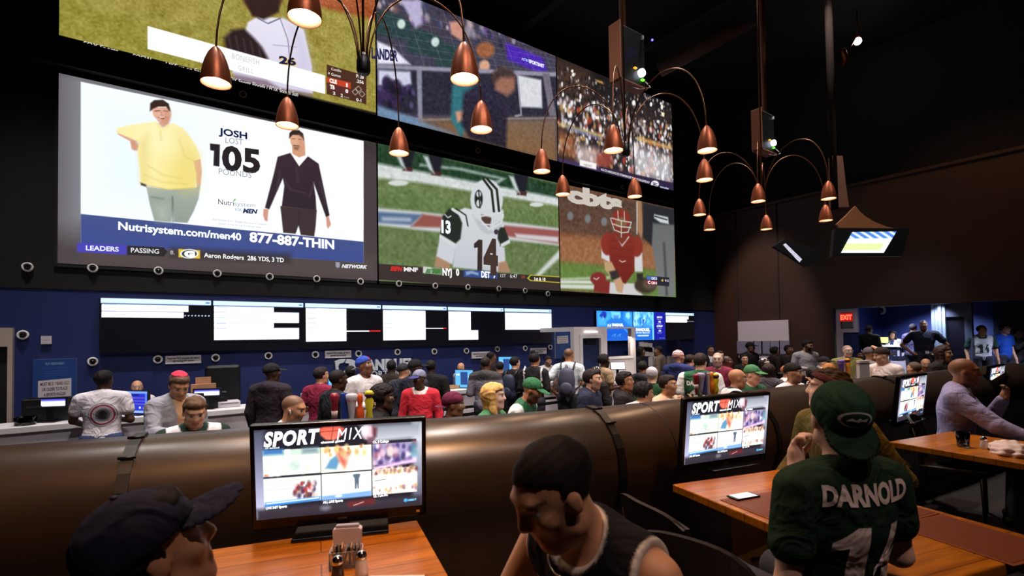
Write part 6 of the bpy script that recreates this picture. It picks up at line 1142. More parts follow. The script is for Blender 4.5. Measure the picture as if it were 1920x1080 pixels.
    for sh, el, wri in sleeves:
        if kind == 'tank': continue
        gg = g + .006
        if long_: tp += [c(sh, el, .052 * (.5 + .5 * w) + gg, .042 * (.5 + .5 * w) + gg * .8, .025), c(el, el + (wri - el) * .97, .042 * (.5 + .5 * w) + gg * .8, .032 + gg * .5, .015)]
        else: tp += [c(sh, sh + (el - sh) * (.66 if kind == 'jersey' else .54), .052 * (.5 + .5 * w) + gg, .048 * (.5 + .5 * w) + gg * 1.1, .025)]
    if kind == 'hoodie': tp += [e((0, -.085, .49), (.105, .062, .075), .04), c((-.08, -.03, .515), (.0, .055, .47), .03, .022, .03), c((.08, -.03, .515), (.0, .055, .47), .03, .022, .03)]
    if kind in ('blazer', 'shirt', 'jacket'): tp += [c((-.05, -.055, .53), (.05, -.055, .53), .022, .022, .02), c((-.055, -.045, .53), (-.045, .05, .475), .02, .016, .02), c((.055, -.045, .53), (.045, .05, .475), .02, .016, .02)]
    inv = np.linalg.inv(Rb)
    def bz(X, Y, Z_): return (inv[2, 0] * X + inv[2, 1] * Y + inv[2, 2] * Z_) / sc
    def by_(X, Y, Z_): return (inv[1, 0] * X + inv[1, 1] * Y + inv[1, 2] * Z_) / sc
    hem = -.10 if pose == 'stand' else -.06
    cuts = [lambda X, Y, Z_: (hem - bz(X, Y, Z_)) * sc]
    if kind == 'tank':
        for sx in (-1, 1): tp.append(Prim('e', W((.205 * w * sx, .0, .45)), r=np.array([.052, .10, .115]) * sc, R=Rb, k=.012, op=-1))
    nr = .062 if kind != 'tank' else .068
    tp.append(Prim('e', W((0, .03 if kind == 'tank' else .018, .535)), r=np.array([nr, nr * 1.12, .06 if kind == 'tank' else .045]) * sc, R=Rb, k=.012, op=-1))
    V, F = field(tp, h, cuts); VL = (V / sc) @ inv.T; ccol = np.tile(srgb(tc), (len(V), 1)); xx, yy, zz = VL.T; mats_ = [M_satin if satin else M_cloth]; midx = None
    sl_mask = np.abs(xx) > .168 * w
    opt = top[2] if len(top) > 2 else {}
    def pm(mask, c2): k = np.clip(mask, 0, 1)[:, None]; ccol[:] = ccol * (1 - k) + srgb(c2) * k
    if 'sleeve' in opt: pm((np.clip((np.abs(xx) - .165 * w) / .008, 0, 1)), opt['sleeve'])
    if 'shoulder' in opt: pm(np.clip((zz - .40) / .01, 0, 1), opt['shoulder'])
    if 'lower' in opt: pm(np.clip((.30 - zz) / .01, 0, 1), opt['lower'])
    if 'stripe' in opt: pm((np.abs(np.abs(xx) - .15 * w) < .014) * (zz > .32), opt['stripe'])
    if 'neck' in opt: pm(np.clip((.028 - np.abs(np.hypot(xx, (yy - .018)) - .082)) / .008, 0, 1) * (zz > .46), opt['neck'])
    if 'cuff' in opt:
        for sh, el, wri in sleeves: q_ = sh + (el - sh) * .60; d_ = (el - sh) / np.linalg.norm(el - sh); pm((np.abs((VL - q_) @ d_ + .012) < .014) * (np.linalg.norm(VL - q_, axis=1) < .10), opt['cuff']); pm((np.abs((VL - q_) @ d_ + .058) < .009) * (np.linalg.norm(VL - q_, axis=1) < .13), opt['cuff'])
    if 'front' in opt: pm((np.abs(xx) < .035 + .1 * np.clip(zz - .3, 0, 1)) * (yy > .03), opt['front'])
    if 'panel' in opt: pm((np.abs(xx) < .12) * (yy < 0) * (zz > .2) * (zz < .44), opt['panel'])
    if 'armhole' in opt:
        for sx in (-1, 1): q_ = np.linalg.norm((VL - np.array([.205 * w * sx, 0, .45])) / np.array([.052, .10, .115]), axis=1); pm(np.clip((1.26 - q_) / .06, 0, 1), opt['armhole'])
        q_ = np.linalg.norm((VL - np.array([0, .03, .535])) / np.array([nr, nr * 1.12, .06]), axis=1); pm(np.clip((1.22 - q_) / .06, 0, 1), opt['armhole'])
    if decal:
        bvh = BVHTree.FromPolygons([tuple(v) for v in V], [tuple(f) for f in F]); DV, DF, DC = [V], [F[:, [0, 1, 2]], F[:, [0, 2, 3]]], [ccol]; base = len(V)
        for dd in decal:
            if dd[0] == 'text': P2, T2_ = text2d(dd[1], dd[6] if len(dd) > 6 else .05); P2 = P2 - [P2[:, 0].max() / 2, 0]; P2 = P2 / [P2[:, 0].max() * 2, 1] * [dd[3], dd[4]]
            elif dd[0] == '14': P2, T2_ = fourteen(); P2 = P2 * [dd[3], dd[4]]
            else:                                                    # ring or filled oval
                n_ = 40; r0, r1 = dd[3], dd[4]; a_ = np.arange(n_) * 2 * PI / n_; asp = dd[6] if len(dd) > 6 else 1.; P2 = np.concatenate([np.stack([np.cos(a_) * r0, np.sin(a_) * r0 * asp], 1), np.stack([np.cos(a_) * r1, np.sin(a_) * r1 * asp], 1)]); T2_ = [(i, (i + 1) % n_, n_ + (i + 1) % n_) for i in range(n_)] + [(i, n_ + (i + 1) % n_, n_ + i) for i in range(n_)]
            bm = bmesh.new(); vs = [bm.verts.new((p[0], p[1], 0)) for p in P2]
            for f in T2_:
                try: bm.faces.new([vs[i] for i in f])
                except ValueError: pass
            for _ in range(4):
                le = [e_ for e_ in bm.edges if e_.calc_length() > .022]
                if not le: break
                bmesh.ops.subdivide_edges(bm, edges=le, cuts=1); bmesh.ops.triangulate(bm, faces=bm.faces)
            bmesh.ops.triangulate(bm, faces=bm.faces); bm.verts.index_update(); back = dd[2][1] == 'b'; cx, cz_ = dd[2][2], dd[2][3]; hit = {}; vv = []; tilt_ = dd[2][4] if len(dd[2]) > 4 else 0.
            for v in bm.verts:
                lx, lz = v.co.x * math.cos(tilt_) - v.co.y * math.sin(tilt_), v.co.x * math.sin(tilt_) + v.co.y * math.cos(tilt_)
                lx = (lx + cx) if back else (-lx + cx); o_ = W((lx, -.6 if back else .6, cz_ + lz)); d_ = Rb @ np.array([0, 1. if back else -1., 0]); r_ = bvh.ray_cast(Vector(o_), Vector(d_), 2.)
                if r_[0] is not None: hit[v.index] = len(vv); vv.append(np.array(r_[0]) - d_ * .0035 * sc)
            fs = [[hit[v.index] for v in f.verts] for f in bm.faces if all(v.index in hit for v in f.verts)]; bm.free()
            if fs: DV.append(np.array(vv)); DF.append(np.array(fs) + base); DC.append(np.tile(srgb(dd[5]), (len(vv), 1))); base += len(vv)
        V, F, ccol = np.concatenate(DV), np.concatenate(DF), np.concatenate(DC)
    mesh_obj({'tee': 't_shirt', 'long': 'sweater', 'hoodie': 'hoodie', 'jacket': 'jacket', 'blazer': 'blazer', 'shirt': 'shirt', 'tank': 'jersey', 'jersey': 'jersey'}[kind], V, F, mats_, root, smooth=True, col=ccol)
    tr = [p.grown(.014 * sc) for p in torso[:2]] + [p.grown(.013 * sc) for i, p in enumerate(lg) if i % 3 != 2]; V, F = field(tr, max(h, .014), [lambda X, Y, Z_: (bz(X, Y, Z_) - .05) * sc]); mesh_obj('trousers', V, F, mat('trousers_%d_%d_%d' % tuple(legs), legs, .85), root, smooth=True)
    for p in (lg[2], lg[5]):
        q = p.grown(.014 * sc); V, F = field([q], .012); mesh_obj('shoe', V, F, mat('dark shoe', (30, 28, 28), .5), root, smooth=True)
    iR = np.linalg.inv(Rh)
    def hx(i): return lambda X, Y, Z_: (iR[i, 0] * (X - hc[0] * sc) + iR[i, 1] * (Y - hc[1] * sc) + iR[i, 2] * (Z_ - hc[2] * sc)) / sc
    LX, LY, LZ = hx(0), hx(1), hx(2)
    hh = min(h, .011)
    if hair and hair[0] not in ('bald', 'buzz') and not (hat and hat[0] == 'hijab'):
        st = hair[0]; inf = {'short': .010, 'crop': .006, 'full': .020, 'long': .020, 'afro': .034, 'bun': .014, 'side': .006, 'wavy': .024}[st]
        hpz = [Prim('e', H((0, -.018, .036)), r=(np.array([.075, .096, .084]) + inf) * sc, R=Rh, k=.02)]
        if st in ('full', 'short', 'wavy'): hpz += [e((0, .045, .092), (.05, .035, .022 + inf * .5), .02, fr='h')]
        hl = {'side': .02, 'crop': .056}.get(st, .058)
        def mask(X, Y, Z_):
            y_, z_ = LY(X, Y, Z_), LZ(X, Y, Z_); up = hl - z_ - .35 * np.clip(-y_ + .02, -.05, .05); side = np.maximum(y_ - .012, -.035 - z_ + np.clip(-y_ - .02, -.1, 0) * .3); m_ = np.minimum(up, side)
            if st == 'side': m_ = np.maximum(m_, z_ - .05)
            if st in ('long', 'wavy'): m_ = np.minimum(m_, np.maximum(y_ - .03, -.3 - z_))
            wv = {'afro': .010, 'full': .008, 'wavy': .006, 'long': .006, 'short': .004}.get(st, .002); fq = 150 if st in ('afro', 'full') else 55
            return (m_ + wv * .8 * np.sin(y_ * fq * 1.3 + X * 210) * np.cos(z_ * fq * .8 + Y * 170)) * sc
        if st in ('long', 'wavy'):
            L_ = .19 if st == 'wavy' else .24
            for sx in (-1, 1): hpz += [Prim('c', H((.066 * sx, -.01, .05)), H((.078 * sx, .0, -L_ * .6)), .034 * sc, .036 * sc, k=.03), Prim('c', H((.078 * sx, .0, -L_ * .55)), H((.085 * sx, .03, -L_)), .036 * sc, .022 * sc, k=.03)]
            hpz += [Prim('c', H((0, -.06, .03)), H((0, -.07, -L_)), .06 * sc, .045 * sc, k=.04)]
        if st == 'bun': hpz += [e((0, -.055, .135), (.04, .042, .04), .015, fr='h')]
        V, F = field(hpz, hh, [mask])
        if len(V):
            wv = {'afro': .006, 'full': .005, 'wavy': .0035, 'long': .004, 'short': .003}.get(st, .001); L = ((V / sc - hc) @ Rh); cen = np.array([0, -.018, .03]); dv = L - cen; dv /= np.linalg.norm(dv, axis=1)[:, None] + 1e-9; fq = 260 if st == 'afro' else 140; k = wv * (np.sin(L[:, 0] * fq + 3 * np.sin(L[:, 2] * 60)) * (1 if st in ('wavy', 'long') else np.cos(L[:, 2] * fq * .8)) + .6 * np.sin(L[:, 1] * fq * .9 + L[:, 0] * 90)); V = V + (Rh @ (dv * k[:, None]).T).T * sc

        if len(V):
            L = V; nzv = (np.sin(V[:, 0] * 230) + np.sin(V[:, 1] * 260 + V[:, 0] * 90) + np.sin(V[:, 2] * 120)) * .06; cc = srgb(hair[1])[None] * (1 + nzv[:, None]) * np.ones((len(V), 1)); mesh_obj('hair', V, F, M_hair, root, smooth=True, col=np.clip(cc, 0, 1))
    if hat:
        ht, hc1 = hat[0], np.array(hat[1], float); ho = hat[2] if len(hat) > 2 else {}
        if ht in ('cap', 'cap_back'):
            sg = 1 if ht == 'cap' else -1; tl = ho.get('tilt', 0.); M3 = Rh @ _rot(0, tl)
            cp = [Prim('e', H((0, -.016, .044)), r=np.array([.088, .108, .094]) * sc, R=Rh, k=.02)]; low = ho.get('low', .034)
            V, F = field(cp, hh, [lambda X, Y, Z_: (low + .25 * LY(X, Y, Z_) - LZ(X, Y, Z_)) * sc]); L = ((V / sc - hc) @ Rh); cc = np.tile(srgb(hc1), (len(V), 1))
            if 'front' in ho: k = (np.clip((L[:, 1] * sg - .02) / .006, 0, 1))[:, None]; cc = cc * (1 - k) + srgb(ho['front']) * k
            if 'half' in ho: k = (L[:, 0] > 0).astype(float)[:, None]; cc = cc * (1 - k) + srgb(ho['half']) * k
            co = mesh_obj('cap', V, F, M_cloth, root, smooth=True, col=cc)
            if not ho.get('nobrim'):
                bc = np.array(ho.get('brim', hc1), float); dr = ho.get('droop', .14); Rr = Rh @ _rot(0, dr * sg); br = [Prim('e', H((0, sg * .098, low + sg * .0225 - .004)), r=np.array([.080, .094, .0085]) * sc, R=Rr, k=.01)]
                V, F = field(br, .0055, [lambda X, Y, Z_: (.05 - sg * LY(X, Y, Z_)) * sc]); V = V + (Rh @ np.array([0, 0, 1.]))[None] * ((-2.4 * (((V / sc - hc) @ Rh)[:, 0] ** 2)) * sc)[:, None]; mesh_obj('brim', V, F, M_cloth, co, smooth=True, col=np.tile(srgb(bc), (len(V), 1)))
            if 'logo' in ho:
                # oval badge laid on the cap
                lx, lz, rw, rh_, bgc, fgc = ho['logo']; bv = BVHTree.FromPolygons([tuple(v) for v in V], [tuple(f) for f in F]) if False else BVHTree.FromPolygons([tuple(v.co) for v in co.data.vertices], [tuple(p.vertices) for p in co.data.polygons])
                for nm, k0, k1, colr, lift in (('badge', 0., 1., fgc, .002), ('badge_field', 0., .84, bgc, .0035)) + ((('badge_mark', 0., .0, fgc, .005),) if True else ()):
                    PV = []; PF = []
                    if nm == 'badge_mark': pl_ = [(-.62, -.12), (-.3, .3), (-.1, .02), (.15, .32), (.3, .05), (.62, .22), (.55, -.2), (.2, -.1), (.05, -.32), (-.2, -.08)]
                    else: pl_ = [(k1 * math.cos(a), k1 * math.sin(a)) for a in np.arange(30) * 2 * PI / 30]
                    rings = 5
                    for r_ in range(rings + 1):
                        for p in pl_: 
                            o_ = H((lx + p[0] * rw * max(r_, .02) / rings, sg * .4, lz + p[1] * rh_ * max(r_, .02) / rings)); d_ = Rh @ np.array([0, -sg * 1., 0]); hit = bv.ray_cast(Vector(o_), Vector(d_), 1.); PV.append(tuple(np.array(hit[0]) - d_ * lift * sc) if hit[0] is not None else None)
                    n_ = len(pl_)
                    for r_ in range(rings):
                        for i in range(n_):
                            f_ = (r_ * n_ + i, r_ * n_ + (i + 1) % n_, (r_ + 1) * n_ + (i + 1) % n_, (r_ + 1) * n_ + i)
                            if all(PV[q] is not None for q in f_): PF.append(f_)
                    if PF: mesh_obj(nm, [p or (0, 0, 0) for p in PV], PF, mat('badge_%d_%d_%d' % tuple(colr), colr, .7), co)
        elif ht == 'beanie':
            V, F = field([Prim('e', H((0, -.022, .044)), r=np.array([.088, .108, .098]) * sc, R=Rh, k=.02)], hh, [lambda X, Y, Z_: (ho.get('low', .02) + .25 * LY(X, Y, Z_) - LZ(X, Y, Z_)) * sc]); L = ((V / sc - hc) @ Rh); cc = np.tile(srgb(hc1), (len(V), 1))
            if 'stripes' in ho: k = (np.sin(L[:, 2] * 210) > .2).astype(float)[:, None]; cc = cc * (1 - k) + srgb(ho['stripes']) * k
            mesh_obj('beanie', V, F, M_cloth, root, smooth=True, col=cc)
        elif ht == 'kippah':
            V, F = field([Prim('e', H((0, -.022, .044)), r=np.array([.086, .106, .092]) * sc, R=Rh, k=.02)], hh, [lambda X, Y, Z_: (.098 + .3 * (LY(X, Y, Z_) + .03) - LZ(X, Y, Z_)) * sc]); mesh_obj('skullcap', V, F, M_cloth, root, smooth=True, col=np.tile(srgb(hc1), (len(V), 1)))
        elif ht == 'band':
            V, F = field([Prim('e', H((0, -.018, .036)), r=np.array([.104, .125, .112]) * sc, R=Rh, k=.02)], hh, [lambda X, Y, Z_: (np.abs(LZ(X, Y, Z_) - .075 - .3 * LY(X, Y, Z_)) - .02) * sc]); mesh_obj('headband', V, F, M_cloth, root, smooth=True, col=np.tile(srgb(hc1), (len(V), 1)))
    if glasses:
        mb = MB()
        for sx in (-1, 1): mb.tube([tuple(H((sx * .033 + .021 * math.cos(a), .094, .012 + .016 * math.sin(a)))) for a in np.arange(13) * 2 * PI / 12], .0022 * sc, 6); mb.tube([tuple(H((sx * .054, .092, .016))), tuple(H((sx * .078, .0, .016)))], .002 * sc, 6)
        mb.tube([tuple(H((-.012, .097, .014))), tuple(H((.012, .097, .014)))], .002 * sc, 6); mb.build('glasses', mat('glasses frame', (40, 34, 34), .3) if glasses is True else mat('light frame', (180, 176, 170), .3), root)
    info = dict(root=root, pel=pel, sc=sc, W=W, H=H, Rb=Rb, Rh=Rh, wr=wr, sleeves=sleeves, hc=hc)
    if pose == 'sit' and stool: STOOLS.append((pel[0], pel[1], pel[2] - .13 * sc, floor))
    return info
STOOLS = []
# ------------------------------------------------------------------ the people, roughly from left to right
P_ = person; BLK = (26, 24, 27); WHT = (222, 214, 218); HD = (34, 26, 24); HB = (70, 48, 38)
GRN = (30, 76, 50); DGR = (26, 46, 38)
p = P_('man in a white t-shirt with a round emblem on the back at the counter', 196, 693, 6.2, 172, 'stand', 'D', ('short', (26, 20, 20)), ('tee', (214, 206, 214)), hf=142, arms=('bent', 'lean'), w=1.14, legs=(52, 66, 104), lean=.08,
   decal=[('ring', '', ('', 'b', .02, .27), .128, .134, (110, 106, 120)), ('ring', '', ('', 'b', .02, .27), .098, .116, (150, 60, 84)), ('ring', '', ('', 'b', .02, .27), .0, .072, (118, 116, 126)), ('ring', '', ('', 'b', .02, .27), .08, .084, (90, 86, 100))])
P_('bald clerk with glasses in a white shirt behind the blue lit counter monitor', 257, 714, 7.5, 0, 'stand', 'T', ('bald', (120, 100, 90)), ('shirt', WHT), glasses='light', arms=('bent', 'bent'))
bz_ = P_('man in a grey blazer and pink skullcap looking down at a paper', 336, 696, 5.0, 22, 'stand', 'T', ('short', (92, 70, 58)), ('blazer', (146, 146, 158), {'front': (196, 156, 120)}), hf=14, hp=.55, hat=('kippah', (214, 56, 84)), arms=('front', 'bent'), lean=.06)
P_('dark haired man in a white and green jersey looking down, below the grey blazer', 365, 744, 4.2, 6, 'sit', 'L', ('short', (92, 66, 50)), ('jersey', (224, 218, 224), {'sleeve': DGR, 'neck': (24, 50, 46)}), hp=.42, w=1.12, arms=('bent', 'bent'))
p5 = P_('bald man with a white earbud looking down, left of the beer taps', 551, 742, 4.5, 55, 'sit', 'T', ('buzz', (60, 44, 40)), ('tee', (206, 200, 204)), hf=66, hp=.28, beard=((70, 50, 44), .55))
MB().ball(tuple(p5['H']((.083, .004, -.002))), (.008, .01, .012)).build('earbud', M_white, p5['root']); MB().tube([tuple(p5['H']((.085, .01, -.004))), tuple(p5['H']((.083, .016, -.03)))], .0045).build('earbud', M_white, p5['root'])
P_('man in a dark hoodie and black cap left of the maroon t-shirt', 511, 680, 6.8, 150, 'stand', 'D', None, ('hoodie', (42, 34, 42)), hf=112, hat=('cap', (30, 28, 32)), w=1.1)
P_('man in a maroon t-shirt with short black hair at the counter', 603, 687, 7.1, 150, 'stand', 'T', ('short', (34, 28, 28)), ('tee', (128, 34, 62)), hf=118, arms=('bent', 'bent'))
P_('man in a black shirt seen from the side, right of the maroon t-shirt', 635, 692, 6.0, 125, 'stand', 'D', ('crop', (28, 22, 22)), ('long', (30, 32, 40)), hf=112, hp=.1)
P_('dark haired man at the counter in front of the shield emblem', 657, 685, 8.2, 175, 'stand', 'D', ('short', (24, 20, 22)), ('tee', (36, 34, 42)))
P_('man in a white track jacket and a blue and red backwards cap looking up', 684, 667, 7.0, 30, 'stand', 'B', None, ('jacket', (206, 200, 206)), hf=58, hp=-.22, hat=('cap_back', (176, 50, 60), {'half': (48, 74, 170), 'brim': (110, 110, 120)}), arms=('bent', 'bent'), decal=[('ring', '', ('', 'f', -.08, .34), .012, .034, (150, 60, 64)), ('text', 'v', ('', 'f', .07, .33), .05, .02, (50, 50, 80))])
P_('man with a short afro in black seated right of the yellow tap handle', 719, 722, 5.3, 85, 'sit', 'D', ('afro', (22, 18, 20)), ('long', (24, 24, 28)), hf=88, hp=.05)
P_('broad man in a dark olive jacket facing the white lettering on the wall', 734, 674, 8.6, 172, 'stand', 'D', ('crop', (26, 22, 22)), ('jacket', (46, 38, 32)), w=1.12)
P_('man in a grey t-shirt and dark cap right of the track jacket', 757, 680, 8.0, 150, 'stand', 'T', None, ('tee', (52, 54, 64)), hf=128, hat=('cap', (44, 44, 48)), arms=('bent', 'bent'))
P_('man with a black cap and glasses in a navy sweater behind the red sweater', 780, 673, 7.6, 140, 'stand', 'D', None, ('long', (38, 40, 52)), hf=104, hat=('cap', (22, 22, 26)), glasses=True)
P_('man in a red sweater and a blue-grey cap looking left', 785, 692, 6.8, -8, 'stand', 'D', None, ('long', (196, 44, 60), {'neck': (226, 220, 222)}), hf=-42, hp=.08, hat=('cap', (120, 124, 148), {'brim': (56, 54, 110)}), w=1.06)
P_('broad man in a black jacket with his back turned, left of the bald clerk', 808, 674, 8.5, 165, 'stand', 'D', ('crop', (26, 22, 22)), ('jacket', (26, 24, 26)), w=1.2)
P_('man in a backwards maroon cap looking right, right of the goose tap handle', 851, 733, 5.0, 85, 'sit', 'B', None, ('tee', (64, 48, 42)), hf=82, hp=.04, hat=('cap_back', (92, 26, 54), {'low': .026}), w=1.08)
P_('bald clerk in a white shirt bending behind the light blue monitor', 864, 681, 10.7, -30, 'stand', 'T', ('bald', (140, 110, 90)), ('shirt', (214, 204, 206)), hp=.5, lean=.2)
P_('man in a two-tone grey hoodie with a white hood before the counter', 911, 668, 8.7, 168, 'stand', 'B', ('crop', (40, 30, 28)), ('hoodie', (120, 116, 130), {'shoulder': (62, 60, 62)}), hf=150, w=1.1, arms=('bent', 'bent'))
P_('tall man behind the white hood, close to the navy wall', 922, 659, 11.0, 150, 'stand', 'B', ('crop', (30, 24, 24)), ('tee', (46, 36, 40)), hf=110)
P_('man in a maroon t-shirt with his back turned, above the blonde woman', 937, 677, 9.9, 178, 'stand', 'T', ('short', (30, 24, 26)), ('tee', (84, 26, 46)), arms=('bent', 'bent'), w=1.05)
pb = P_('man in black with a navy backpack holding up a phone', 966, 668, 9.5, 150, 'stand', 'L', ('short', (28, 24, 26)), ('long', (28, 28, 34)), hf=130, arms=('up', 'bent'))
P_('woman with long wavy blonde hair in a green top looking right', 927, 719, 4.95, 60, 'sit', 'P', ('wavy', (206, 164, 100)), ('long', (70, 122, 84)), hf=80, hp=-.04, female=True, w=.92)
P_('bearded man in a green cap and shiny green jersey with white sleeve bands', 998, 708, 5.3, 70, 'sit', 'M', None, ('jersey', (28, 84, 54), {'sleeve': (226, 224, 226), 'cuff': (20, 44, 34)}), hf=74, hp=.38, hat=('cap', (46, 100, 66), {'logo': (.0, .092, .024, .016, (40, 92, 60), (220, 226, 222))}), beard=((66, 44, 34), .85), satin=True, lean=.25, w=1.12, arms=('bent', 'bent'))
P_('man with a topknot in a black top with white sleeve stripes', 1003, 660, 9.0, 160, 'stand', 'M', ('bun', (26, 22, 24)), ('long', (30, 28, 32), {'stripe': (222, 220, 224)}), hf=140, arms=('bent', 'bent'))
P_('bearded clerk in a white shirt behind the counter, left of the age poster', 1028, 667, 11.9, 10, 'stand', 'T', ('short', (40, 30, 28)), ('shirt', (206, 196, 198)), hf=40, hp=.25, beard=((40, 30, 28), .8), arms=('bent', 'bent'))
P_('man in a beige sweater at the counter behind the grey backpack', 1063, 662, 10.8, 160, 'stand', 'T', ('short', (36, 30, 30)), ('long', (150, 128, 120)), hf=130)
pg = P_('man in a white t-shirt wearing a grey backpack', 1067, 653, 9.2, 172, 'stand', 'M', ('buzz', (60, 46, 40)), ('tee', (206, 216, 226)), hf=150, arms=('bent', 'hips'), w=1.06, hp=.1)
def backpack(lab, info, col):
    W, sc, Rb, pel = info['W'], info['sc'], info['Rb'], info['pel']; t = thing('backpack', lab, 'backpack', tuple(pel))
    E_ = lambda c_, r, k=.03: Prim('e', W(c_), r=np.array(r) * sc, R=Rb, k=k)
    V, F = field([E_((0, -.215, .26), (.135, .085, .20)), E_((0, -.20, .10), (.14, .09, .10), .05), E_((0, -.20, .40), (.11, .065, .08), .05)], .014); mesh_obj('bag', V, F, mat('pack_%d_%d_%d' % col, col, .6), t, smooth=True)
    V, F = field([E_((0, -.295, .15), (.10, .035, .10))], .014); mesh_obj('front_pocket', V, F, mat('pack_%d_%d_%d' % col), t, smooth=True)
    for sx in (-1, 1): MB().tube([tuple(W(p)) for p in ((.09 * sx, -.19, .40), (.11 * sx, -.10, .515), (.115 * sx, -.01, .545), (.12 * sx, .085, .47), (.14 * sx, .145, .33), (.17 * sx, .06, .16), (.12 * sx, -.14, .12))], .016, 8).build('shoulder_strap', M_strap, t)
    MB().tube([tuple(W(p)) for p in ((-.02, -.22, .48), (0, -.24, .52), (.02, -.22, .48))], .008, 6).build('loop', M_strap, t)
backpack('grey backpack on the back of the man in the white t-shirt', pg, (66, 68, 88)); backpack('navy backpack on the back of the man holding up a phone', pb, (38, 42, 66))
def held(lab, info, k, w=.036, h=.07, th=.004, nm='phone', col=(20, 20, 24), lit=(225, 228, 240), cat='phone'):
    w_, e, n, cu, sx = info['wr'][k]; e = e / np.linalg.norm(e); n = n / np.linalg.norm(n); p = w_ + e * .10 * info['sc'] + n * .028; t = thing(nm, lab, cat, tuple(info['pel'] + p)); l = np.cross(e, n); M_ = Matrix([[l[0], e[0], n[0], 0], [l[1], e[1], n[1], 0], [l[2], e[2], n[2], 0], [0, 0, 0, 1]])
    MB().box((-w, -h, -th), (w, h, th), bev=.002, M=M_).build('housing' if lit else 'sheet', mat('held_%d_%d_%d' % col, col, .4), t)
    if lit: MB().box((-w * .9, -h * .92, th * .9), (w * .9, h * .92, th * 1.15), M=M_).build('screen', mat('phone picture'), t)
held('phone held up by the man with the navy backpack', pb, 0); held('folded tan paper in the hands of the man in the grey blazer', bz_, 0, .07, .12, .002, 'paper', (206, 160, 122), None, 'paper')
P_('man in a navy hoodie with stubble looking right, behind the leather strap', 1111, 691, 6.1, 70, 'sit', 'L', ('short', (36, 28, 28)), ('hoodie', (34, 38, 58)), hf=80, beard=((60, 46, 42), .6))
P_('person with dark hair and a white cap badge above the navy hoodie', 1118, 673, 8.4, 150, 'stand', 'T', ('full', (38, 30, 30)), ('long', (30, 28, 30)), hf=140, hat=('cap_back', (46, 38, 38), {'brim': (214, 210, 212), 'half': (200, 196, 200)}), s=.92)
P_('man in a tan t-shirt using the grey kiosk terminal', 1133, 664, 9.4, 130, 'stand', 'D', ('full', (24, 20, 20)), ('tee', (150, 128, 100)), hf=120, arms=('bent', 'bent'), beard=((28, 22, 22), .9))
P_('young man with glasses and bushy black hair looking up to the right', 1173, 697, 6.7, 80, 'sit', 'M', ('full', (26, 22, 22)), ('hoodie', (34, 30, 32)), hf=72, hp=-.12, glasses=True)
P_('person in a white top with black hair, leaning in front of the glasses', 1208, 716, 5.7, 125, 'sit', 'T', ('full', (24, 20, 22)), ('tee', (224, 214, 216)), hf=112, lean=.35, hp=.1)
P_('man in a grey beanie and a green shirt with his back turned', 1222, 680, 7.2, 178, 'stand', 'P', None, ('tee', (36, 72, 46)), hat=('beanie', (172, 168, 180)), decal=[('text', 'DARNOLD', ('', 'b', 0, .34), .30, .05, (206, 206, 206))], s=.95)
P_('man in a beige sweater with both hands raised, left of the second table screen', 1253, 702, 6.3, 50, 'sit', 'T', ('short', (38, 28, 26)), ('long', (208, 174, 146), {'front': (226, 214, 206)}), hf=74, arms=('up', 'up'), beard=((70, 50, 42), .5))
P_('woman in black by the leaflet wall, left of the man in the brown blazer', 1202, 650, 13.2, 60, 'stand', 'B', ('long', (26, 20, 22)), ('long', (26, 24, 28)), hf=95, arms=('bent', 'bent'), female=True)
P_('man in a dark hoodie below the woman in black', 1205, 668, 9.6, 150, 'stand', 'M', ('full', (24, 20, 22)), ('hoodie', (44, 42, 48)), s=.93)
P_('man in a brown-grey blazer facing left by the leaflets', 1234, 648, 13.0, -110, 'stand', 'B', ('crop', (28, 22, 22)), ('blazer', (96, 82, 74)), hf=-88, hp=.1)
P_('man in a navy hoodie and a white knit cap with red stripes', 1273, 656, 9.6, 158, 'stand', 'T', None, ('hoodie', (40, 48, 96)), hf=120, hat=('beanie', (224, 218, 220), {'stripes': (180, 90, 84)}), beard=((90, 64, 46), .8), w=1.12, decal=[('text', 'WEAR', ('', 'b', .05, .1), .2, .05, (200, 200, 214))])
P_('person with a raised hand between the knit cap and the green jersey', 1294, 664, 10.2, 150, 'stand', 'L', ('short', (50, 38, 34)), ('tee', (40, 38, 52)), hf=130, arms=('up', 'down'))
P_('fan in a green jersey with white sleeves seen from behind the beer taps', 1313, 661, 7.3, 172, 'stand', 'L', ('short', (46, 34, 30)), ('jersey', (40, 88, 60), {'sleeve': (220, 220, 222)}), w=1.18, decal=[('text', 'DARNOLD', ('', 'b', 0, .36), .32, .055, (224, 224, 224)), ('14', '', ('', 'b', 0, .10), .24, .21, (224, 224, 224))], hf=158)
P_('man with glasses and a grey beard in a maroon hoodie facing the camera', 1345, 661, 8.6, -6, 'stand', 'P', ('buzz', (150, 140, 136)), ('hoodie', (116, 38, 62)), glasses=True, beard=((150, 130, 124), .7))
P_('man in an orange-red hoodie right of the maroon hoodie', 1363, 667, 9.6, 135, 'stand', 'D', ('buzz', (26, 20, 20)), ('hoodie', (212, 62, 42)), hf=80)
P_('man in a dark suit with a white collar far behind the glasses', 1332, 647, 13.3, 20, 'stand', 'M', ('crop', (26, 22, 22)), ('blazer', (24, 24, 36), {'front': (206, 204, 210)}), hf=40)
P_('face peeking over the maroon hoodie', 1350, 657, 11.4, 20, 'stand', 'L', ('short', (50, 40, 36)), ('tee', (40, 36, 40)))
P_('man with a round pale face in black, left of the man in the black cap', 1396, 661, 11.8, 15, 'stand', 'T', ('crop', (30, 24, 24)), ('long', (24, 22, 24)), s=.94)
P_('man in a black cap and jacket in front of the white notice board', 1407, 641, 13.4, 40, 'stand', 'B', None, ('jacket', (24, 22, 24)), hat=('cap', (24, 22, 24)), hf=75)
